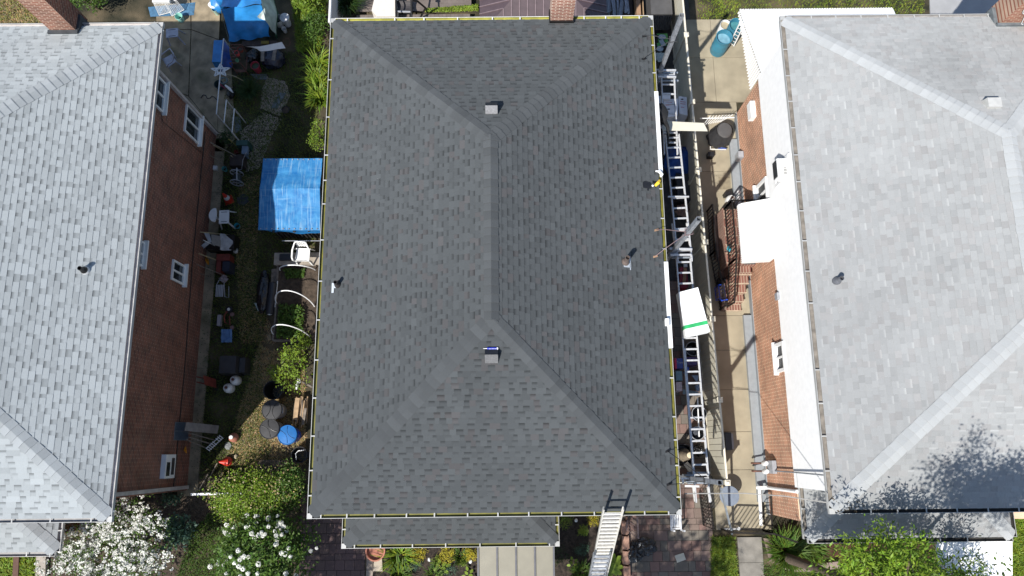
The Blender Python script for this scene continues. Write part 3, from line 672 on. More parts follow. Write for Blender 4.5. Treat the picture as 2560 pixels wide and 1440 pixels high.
# awning-like white box window near the corner
z, y = zonwall(415, 1166, WX)
mb = MB(); X = Vector((1, 0, 0)); mb.box(WX, y - .34, z - .3, WX + .14, y + .34, z + .34); bw = mb.build('window', WPLAS, hl)
g = MB(); g.box(WX + .14, y - .24, z - .22, WX + .15, y + .24, z - .04); g.build('pane', SCREEN, bw)
g = MB(); g.box(WX + .14, y - .27, z + .06, WX + .15, y + .12, z + .27); g.build('pane', GLASS, bw)
# downspouts at both corners
mb = MB(); mb.beam((WX + .06, WY1 - .16, ZL - .25), (WX + .06, WY1 - .16, .15), .08, .1); mb.beam((WX + .06, WY1 - .16, ZL - .25), (LX1 - .05, WY1 - .16, ZL - .1), .08, .07)
mb.build('downspout', mat('beige_downspout', (.42, .38, .36), .5), hl)
mb = MB(); mb.beam((WX + .06, WY0 + .1, ZL - .25), (WX + .06, WY0 + .1, .15), .1, .08); mb.beam((WX + .06, WY0 + .1, ZL - .25), (LX1 - .05, WY0 + .1, ZL - .1), .08, .07); mb.build('downspout', mat('beige_downspout', (.42, .38, .36)), hl)
# cables along wall
mb = MB(); pts = [(WX + .02, -.9, 1.05), (WX + .02, 3, 1.0), (WX + .02, 6, 1.1), (WX + .02, 10.6, 1.0)]; mb.tube(pts, .014, 5); mb.tube([(WX + .02, 9.8, 1.1), (WX + .02, 9.6, 3.9), (WX + .02, 10.2, 4.2)], .007, 5)
mb.build('wall_cable', BLACK, hl)
# left porch roof
mb = MB(); QX1, QY0, ZQ = -12.2, -2.58, 3.0
mb.box(-19, QY0 + .5, 0, QX1 - .6, LY0 + .6, ZQ - .2); mb.build('porch_wall', BR_Ly, hl)
hiproof('porch_roof', hl, -19, QY0 + G, QX1 - G, QY0 + 3.4, ZQ, .42, ST_L, SH_L, .22, .2, ctone((.36, .382, .39), .86, 1.04), run=1.4, sides='ES', ctop=False)
gutter(hl, (-19, QY0 + G, ZQ), (QX1 - G, QY0 + G, ZQ), (0, -1, 0), GWHT, SEDL, fr([66, 125], -19, QX1 - G, 'x', 1390, ZQ))
gutter(hl, (QX1 - G, QY0 + G, ZQ), (QX1 - G, LY0 + .4, ZQ), (1, 0, 0), GWHT, SEDL, [.4])
# ------------------------------------------------------------------ right house
RX0, RY0, RY1 = 7.61, -1.5, 11.85; RX1 = RX0 + 8.9
hr = thing('house', 'orange brick house on the right with white siding and pale grey roof', 'house', (12, 5.2, 0))
VX, VY0, VY1 = 7.9, -1.9, 11.42; ZB = 2.72
mb = MB(); mb.box(VX, VY0, .32, 16.1, VY1, ZB); wr = mb.build('wall', BR_R, hr); wr.data.materials.append(BR_Ry)
for pl in wr.data.polygons:
    if abs(pl.normal.y) > .5: pl.material_index = 1
mb = MB(); mb.box(VX - .02, VY0 - .02, 0, 16.12, VY1 + .02, .32); mb.build('foundation', FOUND, hr)
# grey painted kerb along the wall foot
mb = MB(); mb.box(VX - .28, -1.55, 0, VX - .025, at(1880, 790)[1], .18); mb.build('foundation_kerb', FOUND, hr); mb = MB(); mb.box(VX - .28, at(1850, 520)[1], 0, VX - .025, VY1 - .9, .18); mb.build('foundation_kerb', FOUND, hr)
# clapboard upper storey
mb = MB(); z = ZB
while z < ZR - .02:
    z1 = min(z + .115, ZR); 
    mb.add([(VX - .045, VY0 + .9, z), (VX - .045, VY1 + .02, z), (VX - .03, VY1 + .02, z1), (VX - .03, VY0 + .9, z1), (VX, VY0 + .9, z), (VX, VY1 + .02, z)], [(0, 3, 2, 1), (0, 1, 5, 4)])
    z = z1
mb.box(VX, VY0 + .9, ZB, 16.1, VY1 + .02, ZR - .1); mb.build('siding', WHITE, hr)
mb = MB(); mb.box(RX0 + G + .01, RY0 + G + .01, ZR - .2, RX1 - G, RY1 - G - .01, ZR - .012); mb.build('fascia', WHITE, hr)
rr = hiproof('roof', hr, RX0 + G - .02, RY0 + G - .02, RX1 - G, RY1 - G + .02, ZR, .45, ST_R, SH_R, .2, .2, ctone((.38, .392, .395), .96, 1.04))
REC_R = (RX0 + G, RY0 + G, RX1 - G, RY1 - G)
gutter(hr, (RX0 + G, RY0 + G, ZR), (RX0 + G, RY1 - G, ZR), (-1, 0, 0), GWHT, SEDI, fr([60, 123, 189, 253, 319, 387, 454, 527, 602, 678, 758, 925, 1009, 1091, 1178], RY0 + G, RY1 - G, 'y', 2010, ZR), wd=.13)
gutter(hr, (RX0 + G, RY1 - G, ZR), (RX1 - G, RY1 - G, ZR), (0, 1, 0), GWHT, SEDL, fr([2028, 2089, 2152, 2219, 2285, 2348, 2410, 2470], RX0 + G, RX1 - G, 'x', 40, ZR))
gutter(hr, (RX0 + G, RY0 + G, ZR), (RX1 - G, RY0 + G, ZR), (0, -1, 0), GWHT, SEDD, fr([2178, 2245, 2317, 2394, 2472, 2549], RX0 + G, RX1 - G, 'x', 1285, ZR))
for cy in (RY0 + .06, RY1 - .06):
    m2 = MB(); m2.box(RX0 - .003, cy - .062, ZR - .11, RX0 + .12, cy + .062, ZR - .01); m2.build('gutter_corner', GWHT, hr)
# roof fixtures
p = onroof(2092, 702, ZR, .45, REC_R); vent_pipe(rr, p, .3, .06, mat('vent_grey', (.13, .135, .15), .5, .2, var=.3))
p = onroof(2478, 262, ZR, .45, REC_R); mb = MB(); mb.box(p.x - .19, p.y - .14, p.z - .1, p.x + .19, p.y + .14, p.z + .15, taper=.12); mb.build('roof_vent', mat('pale_vent', (.45, .445, .42), .5, var=.1), rr)
c1 = onroof(2478, 60, ZR, .45, REC_R); ch = MB(); ch.box(c1.x + .18, c1.y - .05, ZR - .3, c1.x + 1.2, c1.y + .6, 7.6); ch.build('chimney', BR_Ry, rr)
fl = MB(); fl.box(c1.x + .08, c1.y - .13, ZR - .3, c1.x + 1.25, c1.y - .052, c1.z + .14); fl.box(c1.x + .08, c1.y - .13, ZR - .3, c1.x + .178, c1.y + .5, c1.z + .02); fl.build('chimney_flashing', mat('grey_flashing', (.16, .18, .19), .6, .3, var=.3), rr)
cb = MB(); pc = Vector((c1.x + .5, c1.y - .09, 6.5)); cb.tube([pc + Vector((math.cos(a) * .16, -.01, math.sin(a) * .3 + a * .01)) for a in [k * .35 for k in range(38)]], .012, 5); cb.tube([pc + Vector((.05, 0, -.3)), pc + Vector((.2, -.02, -.7)), pc + Vector((.6, -.02, -.95))], .012, 5); cb.build('coiled_cable', WPLAS, rr)
# windows, vent boxes on the west wall
def rw(px, py, wd, ht, fm=WHITE, **k):
    z, y = zonwall(px, py, VX); return window(hr, (VX - (.045 if z > ZB else 0), y, z), (-1, 0, 0), wd, ht, fm, SCREEN, **k)
rw(1908, 485, .8, .95); rw(1955, 893, .85, .72, proud=.05); rw(1962, 428, .6, 1.2, proud=.02, sill=False)
wz, wy = zonwall(2010, 820, VX - .045)
z, y = zonwall(1884, 279, VX); mb = MB(); mb.box(VX - .16, y - .28, z - .12, VX, y + .28, z + .2); mb.build('vent_box', WHITE, hr)
z, y = zonwall(1950, 741, VX); mb = MB(); mb.box(VX - .12, y - .1, z - .1, VX, y + .1, z + .1); mb.build('vent_box', GREY, hr)
# rear slatted awning sloping down to the north
AWX, AWY = VX - .02, VY1 + .02
a1 = at(1848, 27, 2.0); mb = MB(); nr_ = 14
zt, zl = 3.0, 2.05; yb = a1.y; x1_ = at(2240, 22, 2.05)[0]
ys_ = [AWY + (yb - AWY) * k / nr_ for k in range(nr_ + 1)]; zs_ = [zt + (zl - zt) * k / nr_ for k in range(nr_ + 1)]
x_l = a1.x
mb.add([(AWX, AWY, zt), (x1_, AWY, zt), (x1_ - .1, yb, zl), (x_l, yb, zl), (AWX, AWY, zt - .03), (x1_, AWY, zt - .03), (x1_ - .1, yb, zl - .03), (x_l, yb, zl - .03)], [(0, 1, 2, 3), (7, 6, 5, 4), (0, 3, 7, 4), (3, 2, 6, 7), (2, 1, 5, 6)])
for k in range(60):                                     # scalloped front edge
    xx = x_l + (x1_ - .1 - x_l) * (k + .5) / 60; mb.tube([(xx, yb - .03, zl - .02), (xx, yb + .035, zl - .03)], .035, 6)
aw = mb.build('rear_awning', WHITE, hr)
sb = MB()
for k in range(26):                                     # side louvres facing west
    t0 = (k + .2) / 26; t1 = t0 + .009
    ya, yb2 = AWY + (yb - AWY) * t0, AWY + (yb - AWY) * t1; xa = AWX + (x_l - AWX) * t0; zz = zt + (zl - zt) * t0; dl = .95 * (1 - t0) + .12
    sb.add([(xa, ya, zz - .03), (xa - .05, yb2, zz - .03), (xa - .05, yb2, zz - dl), (xa, ya, zz - dl), (xa + .01, ya + .012, zz - .03), (xa - .04, yb2 + .012, zz - .03), (xa - .04, yb2 + .012, zz - dl), (xa + .01, ya + .012, zz - dl)],
           [(0, 1, 2, 3), (7, 6, 5, 4), (0, 3, 7, 4), (1, 5, 6, 2), (3, 2, 6, 7)])
sb.build('louvre', WHITE, aw)
# door canopy
mb = MB(); a = at(1847, 510, 2.35); b = at(1858, 655, 2.35); y0, y1 = b.y, a.y; ox = a.x
pr = [(ox, 2.3), (ox + .06, 2.42), (ox + .5, 2.68), (VX - .045, 2.86)]
for (xa, za), (xb, zb) in zip(pr[:-1], pr[1:]): mb.quad((xa, y1, za), (xa, y0, za), (xb, y0, zb), (xb, y1, zb)); mb.quad((xa, y1, za - .03), (xb, y1, zb - .03), (xb, y0, zb - .03), (xa, y0, za - .03))
for k in range(30):
    yy = y0 + (y1 - y0) * (k + .5) / 30; mb.tube([(ox, yy, 2.3), (ox + .01, yy, 2.16)], .024, 6)
for yy in (y0, y1): mb.add([(ox, yy, 2.16), (VX - .045, yy, 2.3), (VX - .045, yy, 2.86), (ox + .5, yy, 2.68), (ox + .06, yy, 2.42), (ox, yy, 2.3)], [(0, 1, 2, 3, 4, 5)] if yy == y0 else [(5, 4, 3, 2, 1, 0)])
mb.build('door_canopy', WHITE, hr)
# right porch roof
SX0, SY0 = 7.86, -2.46; SX1 = 13.64; ZS = 3.0
mb = MB(); mb.box(VX + .7, SY0 + .4, 0, SX1 - .3, RY0 + .6, ZS - .2); mb.build('porch_wall', BR_Ry, hr)
mb = MB(); mb.box(SX0 + G, SY0 + G, ZS - .18, SX1 - G, RY0 + .5, ZS - .012); mb.build('porch_fascia', WHITE, hr)
hiproof('porch_roof', hr, SX0 + G, SY0 + G, SX1 - G, SY0 + 4.0, ZS, .4, ST_R, SH_R, .2, .2, ctone((.38, .392, .395), .96, 1.04), run=1.7, sides='WES', ctop=False)
gutter(hr, (SX0 + G, SY0 + G, ZS), (SX1 - G, SY0 + G, ZS), (0, -1, 0), GWHT, SEDD, fr([2033, 2352, 2420, 2517], SX0 + G, SX1 - G, 'x', 1358, ZS))
gutter(hr, (SX0 + G, SY0 + G, ZS), (SX0 + G, RY0 + .9, ZS), (-1, 0, 0), GWHT, SEDI, [.45])
gutter(hr, (SX1 - G, SY0 + G, ZS), (SX1 - G, RY0 + .9, ZS), (1, 0, 0), GWHT, SEDD, [.5])
# white flat canopy in front of the right porch
a = at(2328, 1352, 2.6); b = at(2517, 1352, 2.6); mb = MB(); n_ = 14
for k in range(n_):
    xa, xb = a.x + (b.x - a.x) * k / n_, a.x + (b.x - a.x) * (k + 1) / n_ - .006
    mb.add([(xa, SY0 + .05, 2.86), (xb, SY0 + .05, 2.86), (xb, SY0 - 1.5, 2.5), (xa, SY0 - 1.5, 2.5), (xa, SY0 + .05, 2.83), (xb, SY0 + .05, 2.83), (xb, SY0 - 1.5, 2.47), (xa, SY0 - 1.5, 2.47)], [(3, 2, 1, 0), (4, 5, 6, 7), (0, 4, 7, 3), (1, 2, 6, 5), (2, 3, 7, 6)])
mb.build('porch_awning', WHITE, hr)
# horizontal white pipe + downspouts on the south-west corner
mb = MB(); p0 = Vector((7.86, RY0 + .62, ZS + .1)); 
z_, y_ = zonwall(1960, 1222, VX); yy = at(1960, 1222, 1.3).y
mb.tube([(VX - .06, yy, 2.9), (VX - .06, yy, .5), (VX - .35, yy, .38), at(1903, 1218, .3)], .05, 8); mb.tube([at(1903, 1218, .3), at(1899, 1226, .3), at(1903, 1314, .3)], .05, 8)
mb.build('downspout', WHITE, hr)
# gas meters
zz, yy = zonwall(1930, 1168, VX); mt = thing('gas_meter', 'pair of grey gas meters low on the orange brick wall', 'gas meter', (VX - .1, yy, .9))
mb = MB(); mb.box(VX - .16, yy - .18, .85, VX - .03, yy + .2, 1.35); mb.build('case', GREY, mt)
for s in (-.12, .12):
    m2 = MB(); m2.lathe((VX - .22, yy + s, .78), [(.075, 0), (.085, .05), (.085, .2), (.06, .26)], 14); m2.build('drum', TANKW, mt, smooth=True)
    m2 = MB(); m2.tube([(VX - .22, yy + s, .78), (VX - .24, yy + s, .55), (VX - .42, yy + s, .5), (VX - .44, yy + s, .3)], .028, 8); m2.build('pipe', RUST, mt)
mb = MB(); mb.tube([(VX - .08, yy - .1, 1.3), (VX - .08, yy - .1, 2.5), (VX - .12, yy - .12, 5.2)], .02, 6); mb.build('conduit', GALV, mt)
# ------------------------------------------------------------------ generic builders
def tank(px, py, label, grp):
    p = at(px, py, .3); t = thing('propane_tank', label, 'propane tank', (p.x, p.y, 0), grp); mb = MB()
    mb.lathe((p.x, p.y, 0), [(.11, 0), (.13, .03), (.155, .09), (.157, .26), (.14, .34), (.1, .39), (.04, .41)], 24); mb.build('body', TANKW, t, smooth=True)
    mb = MB(); mb.tube([(p.x + math.cos(a) * .085, p.y + math.sin(a) * .085, .44) for a in [k * .5 for k in range(10)]], .016, 6); mb.build('collar', TANKW, t)
    mb = MB(); mb.lathe((p.x, p.y, .4), [(.03, 0), (.03, .06), (.045, .065), (.045, .09)], 10); mb.build('valve', RUST, t); return t
def bucket(px, py, label, m, r=.14, h=.34, z=0, inner=None, tilt=None, cat='bucket', name='bucket', rim=1.06, taper=.8, grp=None):
    p = at(px, py, z + h); t = thing(name, label, cat, (p.x, p.y, z), grp); mb = MB()
    mb.lathe((p.x, p.y, z), [(r * taper, 0), (r, h), (r * rim, h), (r * rim, h - .02), (r * .96, h - .02), (r * .94, h - .005), (r * taper * .94, .02), (.001, .02)], 24); mb.build('body', m, t, smooth=True)
    mb = MB(); mb.lathe((p.x, p.y, z), [(r * (.93 if inner else .8), h * (.8 if inner else .15)), (.001, h * (.8 if inner else .15))], 20); mb.build('contents', inner or DKVOID, t); return t
def can(px, py, r, h, label, m, ml, lid=True, ridg=0.0, grp=None):
    p = at(px, py, h); t = thing('trash_can', label, 'trash can', (p.x, p.y, 0), grp); mb = MB()
    prof = [(r * .78, 0), (r * .93, h * .85), (r * 1.0, h - .06), (r * 1.0, h)]
    if not lid: prof += [(r * .93, h), (r * .74, .03), (.001, .03)]
    mb.lathe((p.x, p.y, 0), prof, 30)
    for s in (-1, 1): mb.beam((p.x + s * r, p.y - .09, h - .1), (p.x + s * r, p.y + .09, h - .1), .05, .04)
    mb.build('body', m, t, smooth=True)
    if lid:
        mb = MB(); mb.lathe((p.x, p.y, h), [(r * 1.05, -.02), (r * 1.06, .02), (r * 1.0, .045), (r * .95, .03), (r * .9, .035), (r * .5, .065), (.001, .075)], 36)
        mb.build('lid', ml, t, smooth=True)
        c, s = math.cos(ridg), math.sin(ridg); mb = MB()
        for q in (-1, 1):
            pts = []
            for k in range(9):
                u = (k / 8 - .5) * 1.5 * r; v_ = q * (r * .12 + .55 * u * u / r); zz = .068 - .03 * (u * u + v_ * v_) / (r * r) + .004
                pts.append((p.x + u * s + v_ * c, p.y + u * c - v_ * s, h + zz))
            mb.tube(pts, .012, 5)
        mb.build('lid_rib', BLACK if ml is not BLUEL else mat('lid_rib_blue', (.015, .1, .28)), t)
    return t
def pole(name, a, b, r, m, label, cat, n=6):
    mb = MB(); mb.tube([a, b], r, n); return tag(mb.build(name, m), label, cat)
def chair(px, py, rz, label, m, sc=1.0, grp=None, zz=.8):
    """white stacking armchair: shell back with lattice, seat, two arms, four splayed legs"""
    p = at(px, py, zz); t = thing('plastic_chair', label, 'chair', (0, 0, 0), grp)
    mb = MB(); mb.prism([(-.21, -.22), (.21, -.22), (.24, .22), (-.24, .22)], .42, .445); mb.beam((-.24, .22, .42), (.24, .22, .42), .03, .05); mb.build('seat', m, t)
    mb = MB()
    def bk(u, v): a = (u - .5) * 1.7; return (math.sin(a) * .25, -.23 - .05 * v - .05 * math.cos(a), .44 + v * .42)
    for k in range(7):
        u = .08 + k * .14; mb.beam(bk(u, 0), bk(u, 1), .028, .012, up=(0, 1, 0))
    mb.tube([bk(k / 12, 1) for k in range(13)], .022, 6)
    for v in (.25, .55): mb.tube([bk(k / 12, v) for k in range(13)], .012, 5)
    mb.build('backrest', m, t)
    for s in (-1, 1):
        mb = MB(); mb.tube([bk(.5 + s * .5, .95), (s * .29, -.08, .68), (s * .29, .16, .65), (s * .27, .24, .6), (s * .25, .24, .44)], [.022, .03, .032, .028, .022], 8); mb.build('armrest', m, t, smooth=True)
        for q in (-1, 1):
            mb = MB(); mb.beam((s * .22, q * .2, .43), (s * .27, q * .27, 0), .05, .035, up=(0, 1, 0)); mb.build('leg', m, t)
    t.location = (p.x, p.y, 0); t.rotation_euler = (0, 0, rz); t.scale = (sc, sc, sc); return t
def stool(px, py, z, w_, d_, rz, label, m, cat='stool', grp=None):
    p = at(px, py, z); t = thing('plastic_stool', label, cat, (0, 0, 0), grp)
    mb = MB(); mb.box(-w_ / 2, -d_ / 2, z - .03, w_ / 2, d_ / 2, z); mb.build('seat', m, t)
    for sx in (-1, 1):
        for sy in (-1, 1):
            mb = MB(); mb.beam((sx * (w_ / 2 - .03), sy * (d_ / 2 - .03), z - .03), (sx * (w_ / 2 + .06), sy * (d_ / 2 + .06), 0), .045, .03, up=(0, 1, 0)); mb.build('leg', m, t)
    for k in (-1, 1):
        mb = MB(); mb.box(-w_ * .3, k * d_ * .36 - .008, z, w_ * .3, k * d_ * .36 + .008, z + .003); mb.build('slot', DKVOID, t)
    t.location = (p.x, p.y, 0); t.rotation_euler = (0, 0, rz); return t
def bush(name, label, cat, c, rx, ry, rz, m, nc, per, cr, size, grp=None, asp=.5, stems=True, m2=None, n2=0, s2=.05, trunk=None, shell=.5, up=.5, tint=None):
    t = thing(name, label, cat, (c[0], c[1], 0), grp); pos = clumps(c, rx, ry, rz, nc, per, cr, shell)
    leafmesh('crown', m, t, pos, size, asp=asp, up=up, tint=tint)
    if m2 is not None:
        d = rng.normal(size=(n2, 3)); d[:, 2] = np.abs(d[:, 2]); d /= np.linalg.norm(d, axis=1)[:, None]
        cc = np.array(c) + d * np.array([rx, ry, rz]) * rng.uniform(.85, 1.12, (n2, 1)); leafmesh('blossom', m2, t, cc, s2, asp=.8)
    if stems:
        mb = MB(); h = c[2] + rz * .5
        for k in range(7):
            a = k * .9 + random.random(); e = (c[0] + math.cos(a) * rx * .7, c[1] + math.sin(a) * ry * .7, h * random.uniform(.7, 1.1))
            mb.tube([(c[0] + math.cos(a) * .06, c[1] + math.sin(a) * .06, 0), (c[0] + math.cos(a) * rx * .3, c[1] + math.sin(a) * ry * .3, h * .5), e], [.03, .02, .007], 5)
        mb.build('stem', BARK, t)
    return t
def tuft(label, px, py, r, h, m, n, cat='plant', name='grass_clump', w_=.025, lean=.7, grp=None, z=.03, tint=None):
    p = at(px, py, z); t = thing(name, label, cat, (p.x, p.y, 0), grp)
    a = rng.uniform(0, 2 * np.pi, n); q = np.sqrt(rng.uniform(0, 1, n)) * r * .45
    base = np.column_stack([p.x + np.cos(a) * q, p.y + np.sin(a) * q, np.full(n, z)])
    blades('leaves', m, t, base, h, w_, lean, out_from=(p.x, p.y), tint=tint); return t
# ------------------------------------------------------------------ left yard, top
t = thing('tarp_shelter', 'tall pile draped with blue tarp and cloudy plastic near the concrete yard', 'tarp shelter', at(630, 60))
zt = 1.5
P = lambda x, y, z=zt: tuple(at(x, y, z))
def drape(pts_top, pts_bot, n=14, m=5, amp=.03, seed=0):
    """cloth between an upper and a lower polyline"""
    mb = MB(); T = [Vector(q) for q in pts_top]; B = [Vector(q) for q in pts_bot]
    def ip(Ls, u):
        x = u * (len(Ls) - 1); i = min(int(x), len(Ls) - 2); return Ls[i].lerp(Ls[i + 1], x - i)
    def fn(u, v):
        p = ip(T, u).lerp(ip(B, u), v); return p + Vector([mnoise.noise(p * 2.3 + Vector((seed, k * 9, 0))) for k in range(3)]) * amp * (.4 + v)
    return mb.grid(fn, n, m)
mb = drape([P(556, -30), P(600, -40), P(665, -30)], [P(553, 18, 1.3), P(612, 14, 1.75), P(652, 14, 1.7)], 12, 6, .08, 1); mb.build('rear_sheet', BLUET, t, smooth=True)
mb = drape([P(552, 22, 1.5), P(610, 16, 1.75), P(655, 14, 1.7)], [P(572, 106, .45), P(630, 100, .5), P(681, 88, .55)], 22, 22, .11, 3); mb.build('blue_sheet', BLUET, t, smooth=True)
mb = drape([P(648, -20, 1.75), P(655, 14, 1.72), P(664, 52, 1.6)], [P(680, -10, 1.1), P(692, 36, 1.0), P(690, 88, .6)], 12, 10, .05, 6); mb.build('plastic_sheet', CLEARP, t, smooth=True)
mb = drape([P(676, -8, 1.0), P(690, 36, .95), P(688, 92, .55)], [P(681, -8, .3), P(696, 36, .2), P(692, 96, .1)], 8, 4, .04, 8); mb.build('green_sheet', GREENT, t, smooth=True)
mb = drape([P(552, 22, 1.48), P(560, 60, 1.0), P(573, 106, .44)], [P(552, 26, .1), P(562, 66, .1), P(578, 110, .05)], 8, 4, .05, 9); mb.build('side_sheet', mat('grey_sheet', (.16, .19, .19), .5, var=.3, bump=.4, bscale=10), t, smooth=True)
mb = drape([P(643, 42, 1.64), P(662, 20, 1.68)], [P(650, 46, 1.5), P(664, 50, 1.55)], 4, 4, .03, 11); mb.build('plastic_patch', CLEARP, t, smooth=True)
# blue drape on boxes left of it
mb = MB(); a, b = at(532, 95, .6), at(556, 160, .5); mb.box(a.x, b.y, 0, b.x, a.y, .55, taper=.12); o = mb.build('covered_box', BLUET); tag(o, 'boxy stack wrapped in creased blue tarp beside the pipe rail', 'covered box')
mb = drape([P(556, 100, .7), P(575, 118, .7)], [P(548, 178, .35), P(582, 170, .25)], 10, 10, .12, 14); tag(mb.build('tarp_heap', BLUED, smooth=True), 'slumped dark blue tarp heap above the white star', 'tarp')
# white star ornament
p = at(551, 176, .8); mb = MB()
for R0, R1 in ((.34, .29), (.2, .165)):
    for k in range(10):
        def sp(k, R_): a = k * math.pi / 5 + .35; r_ = R_ if k % 2 == 0 else R_ * .42; return Vector((p.x + math.cos(a) * r_, p.y + math.sin(a) * r_ * .75, p.z))
        mb.beam(sp(k, R0), sp(k + 1, R0), .03, .03)
tag(mb.build('star_ornament', WPLAS), 'white double outlined star lying on the dark boxes', 'star ornament')
# pipe rail of the chain link fence
def fence_link(pts, label, h=1.1, post=.02):
    t = thing('chain_link_fence', label, 'fence', (pts[0][0], pts[0][1], 0)); mb = MB(); mb.tube([Vector((q[0], q[1], h)) for q in pts], .02, 6); mb.build('top_rail', ALU, t)
    for q in pts: m2 = MB(); m2.tube([(q[0], q[1], 0), (q[0], q[1], h)], post, 6); m2.build('post', ALU, t)
    return t
fence_link([at(559, 97, 1.1), at(541, 285, 1.1)], 'thin steel pipe rail running beside the blue tarp heap')
fence_link([at(566, 250, 1.1), at(560, 307, 1.1)], 'short middle steel pipe rail standing at the concrete edge')
fence_link([at(586, 272, 1.1), at(580, 331, 1.1)], 'short steel pipe rail nearest the grass')
# plant stand with pots
a, b = at(578, 112, .9), at(601, 157, .9); t = thing('plant_stand', 'rusty brown plant stand holding small pots', 'plant stand', (a.x, b.y, 0))
mb = MB()
for k in range(7): yy = b.y + (a.y - b.y) * k / 6; mb.beam((a.x, yy, .9), (b.x, yy, .9), .03, .02)
mb.build('top', RUST, t)
for x_ in (a.x, b.x):
    for y_ in (a.y, b.y): m2 = MB(); m2.tube([(x_, y_, .9), (x_, y_, 0)], .02, 5); m2.build('leg', RUST, t)
mb = MB(); mb.beam((a.x, b.y, .35), (b.x, b.y, .35), .1, .02); mb.beam((b.x, a.y, .35), (b.x, b.y, .35), .03, .03); mb.build('shelf', RUST, t)
bucket(600, 122, 'red plant pot with white rim at the back of the stand', DRED, .09, .14, .92, SOIL, name='plant_pot', cat='pot')
bucket(591, 131, 'small bright red and white pot on the stand', mat('pink_red', (.45, .05, .05)), .08, .16, .92, SOIL, name='plant_pot', cat='pot')
bucket(592, 150, 'little green and white pot on the stand front', mat('pot_green', (.1, .25, .14)), .06, .08, .92, name='plant_pot', cat='pot')
bucket(637, 163, 'pink red tub of green scum water', mat('tub_red', (.3, .03, .05), .5), .15, .4, 0, mat('scum', (.03, .045, .015), .4), name='tub', cat='tub')
bucket(693, 46, 'white lidded pail beside the green sheet', WPLAS, .17, .4, 0, None)
mb = MB(); q = at(711, 43, .46); mb.lathe((q.x, q.y, 0), [(.12, 0), (.15, .42), (.17, .42), (.17, .46), (.12, .475), (.05, .47), (.05, .485), (.001, .485)], 26); tag(mb.build('lidded_pail', mat('pail_white', (.6, .6, .62), .5), smooth=True), 'round grey white pail with closed lid', 'pail')
bucket(709, 71, 'small white pail with a dark inside', WPLAS, .08, .22, 0)
p = at(716, 105, .3); mb = MB(); mb.tube([(p.x + math.cos(a_) * .13, p.y + math.sin(a_) * .16, .3 + .02 * math.sin(a_ * 2)) for a_ in [k * .4 for k in range(17)]], .012, 5); tag(mb.build('wire_hoop', RUST), 'rusty wire hoop standing by the black bags', 'hoop')
# black wrapped pile with two boards, white sheet
mb = MB(); c = at(680, 145, .4); mb.blob((c.x + .0, c.y + .05, .25), .42, .36, .3, .12, 22, 12, 4, flat=-.25); tag(mb.build('wrapped_pile', mat('navy_bag', (.014, .017, .03), .25, var=.3, bump=.8, bscale=12), smooth=True), 'dark wrapped pile under two short boards', 'wrapped pile')
for q0, q1, tx in (((657, 124), (656, 153), 'left'), ((688, 122), (683, 151), 'right')):
    mb = MB(); mb.beam(at(*q0, .56), at(*q1, .53), .12, .03); tag(mb.build('board', DARKW), f'short grey board on the dark wrapped pile, {tx} of the two', 'board')
mb = MB(); c = at(627, 134, .4); mb.blob((c.x, c.y, .2), .24, .25, .24, .2, 18, 10, 9, flat=-.2); tag(mb.build('trash_bag', BBAG, smooth=True), 'creased black trash bag between the stand and wrapped pile', 'trash bag')
mb = drape([P(611, 117, .75), P(648, 116, .72), P(704, 105, .75)], [P(640, 120, .6), P(650, 128, .6), P(713, 122, .55)], 12, 4, .03, 15); tag(mb.build('white_sheet', WPLAS, smooth=True), 'rumpled white sheet lying across the black bags', 'sheet')
mb = MB(); a, b = at(604, 100, .35), at(690, 112, .35); mb.box(a.x, b.y, .02, b.x, a.y, .3); tag(mb.build('storage_shelf', mat('dark_clutter', (.05, .035, .03), .8, var=.5, scale=9)), 'low dark shelf of clutter along the front of the shelter', 'shelf')
mb = MB(); a, b = at(653, 102, .36), at(671, 109, .36); mb.box(a.x, b.y, .3, b.x, a.y, .36); tag(mb.build('crate', mat('mustard', (.2, .15, .02))), 'small mustard yellow crate on the dark shelf', 'crate')
bucket(546, 210, 'round dark hose bucket at the end of the pipe rail', mat('teal_dark', (.02, .05, .05)), .15, .28, 0)
p = at(560, 203, .3); mb = MB(); mb.tube([(p.x + math.cos(k * .45) * .13, p.y + math.sin(k * .45) * .12, .3 + k * .003) for k in range(30)], .015, 6); tag(mb.build('hose_coil', mat('grey_hose', (.14, .2, .21))), 'coil of pale grey hose below the star', 'hose')
p = at(571, 226, .4); t = thing('kick_scooter', 'white and dark toy scooter lying on the concrete', 'scooter', (p.x, p.y, 0))
mb = MB(); mb.blob((p.x, p.y, .18), .14, .2, .14, .2, 14, 8, 3); mb.build('body', BLKM, t, smooth=True)
mb = MB(); mb.tube([at(563, 213, .45), at(574, 222, .4), at(583, 232, .3)], [.03, .05, .02], 8); mb.build('fender', WPLAS, t, smooth=True)
mb = MB(); mb.beam(at(548, 208, .5), at(563, 222, .35), .03, .03); mb.build('handle', mat('magenta', (.25, .02, .07)), t)
mb = MB(); mb.tube([at(502, 245, .06), at(508, 237, .06), at(514, 238, .06), at(518, 246, .06), at(526, 245, .06), at(530, 240, .06), at(536, 243, .06), at(545, 252, .06)], .016, 6); tag(mb.build('garden_hose', BLACK), 'black garden hose curling over the dark concrete', 'hose')
mb = MB(); mb.tube([at(562, 183, .8), at(590, 192, .75), at(612, 204, .3)], .015, 6); tag(mb.build('bamboo_cane', POLEW), 'thin cane leaning out from beneath the star', 'cane')
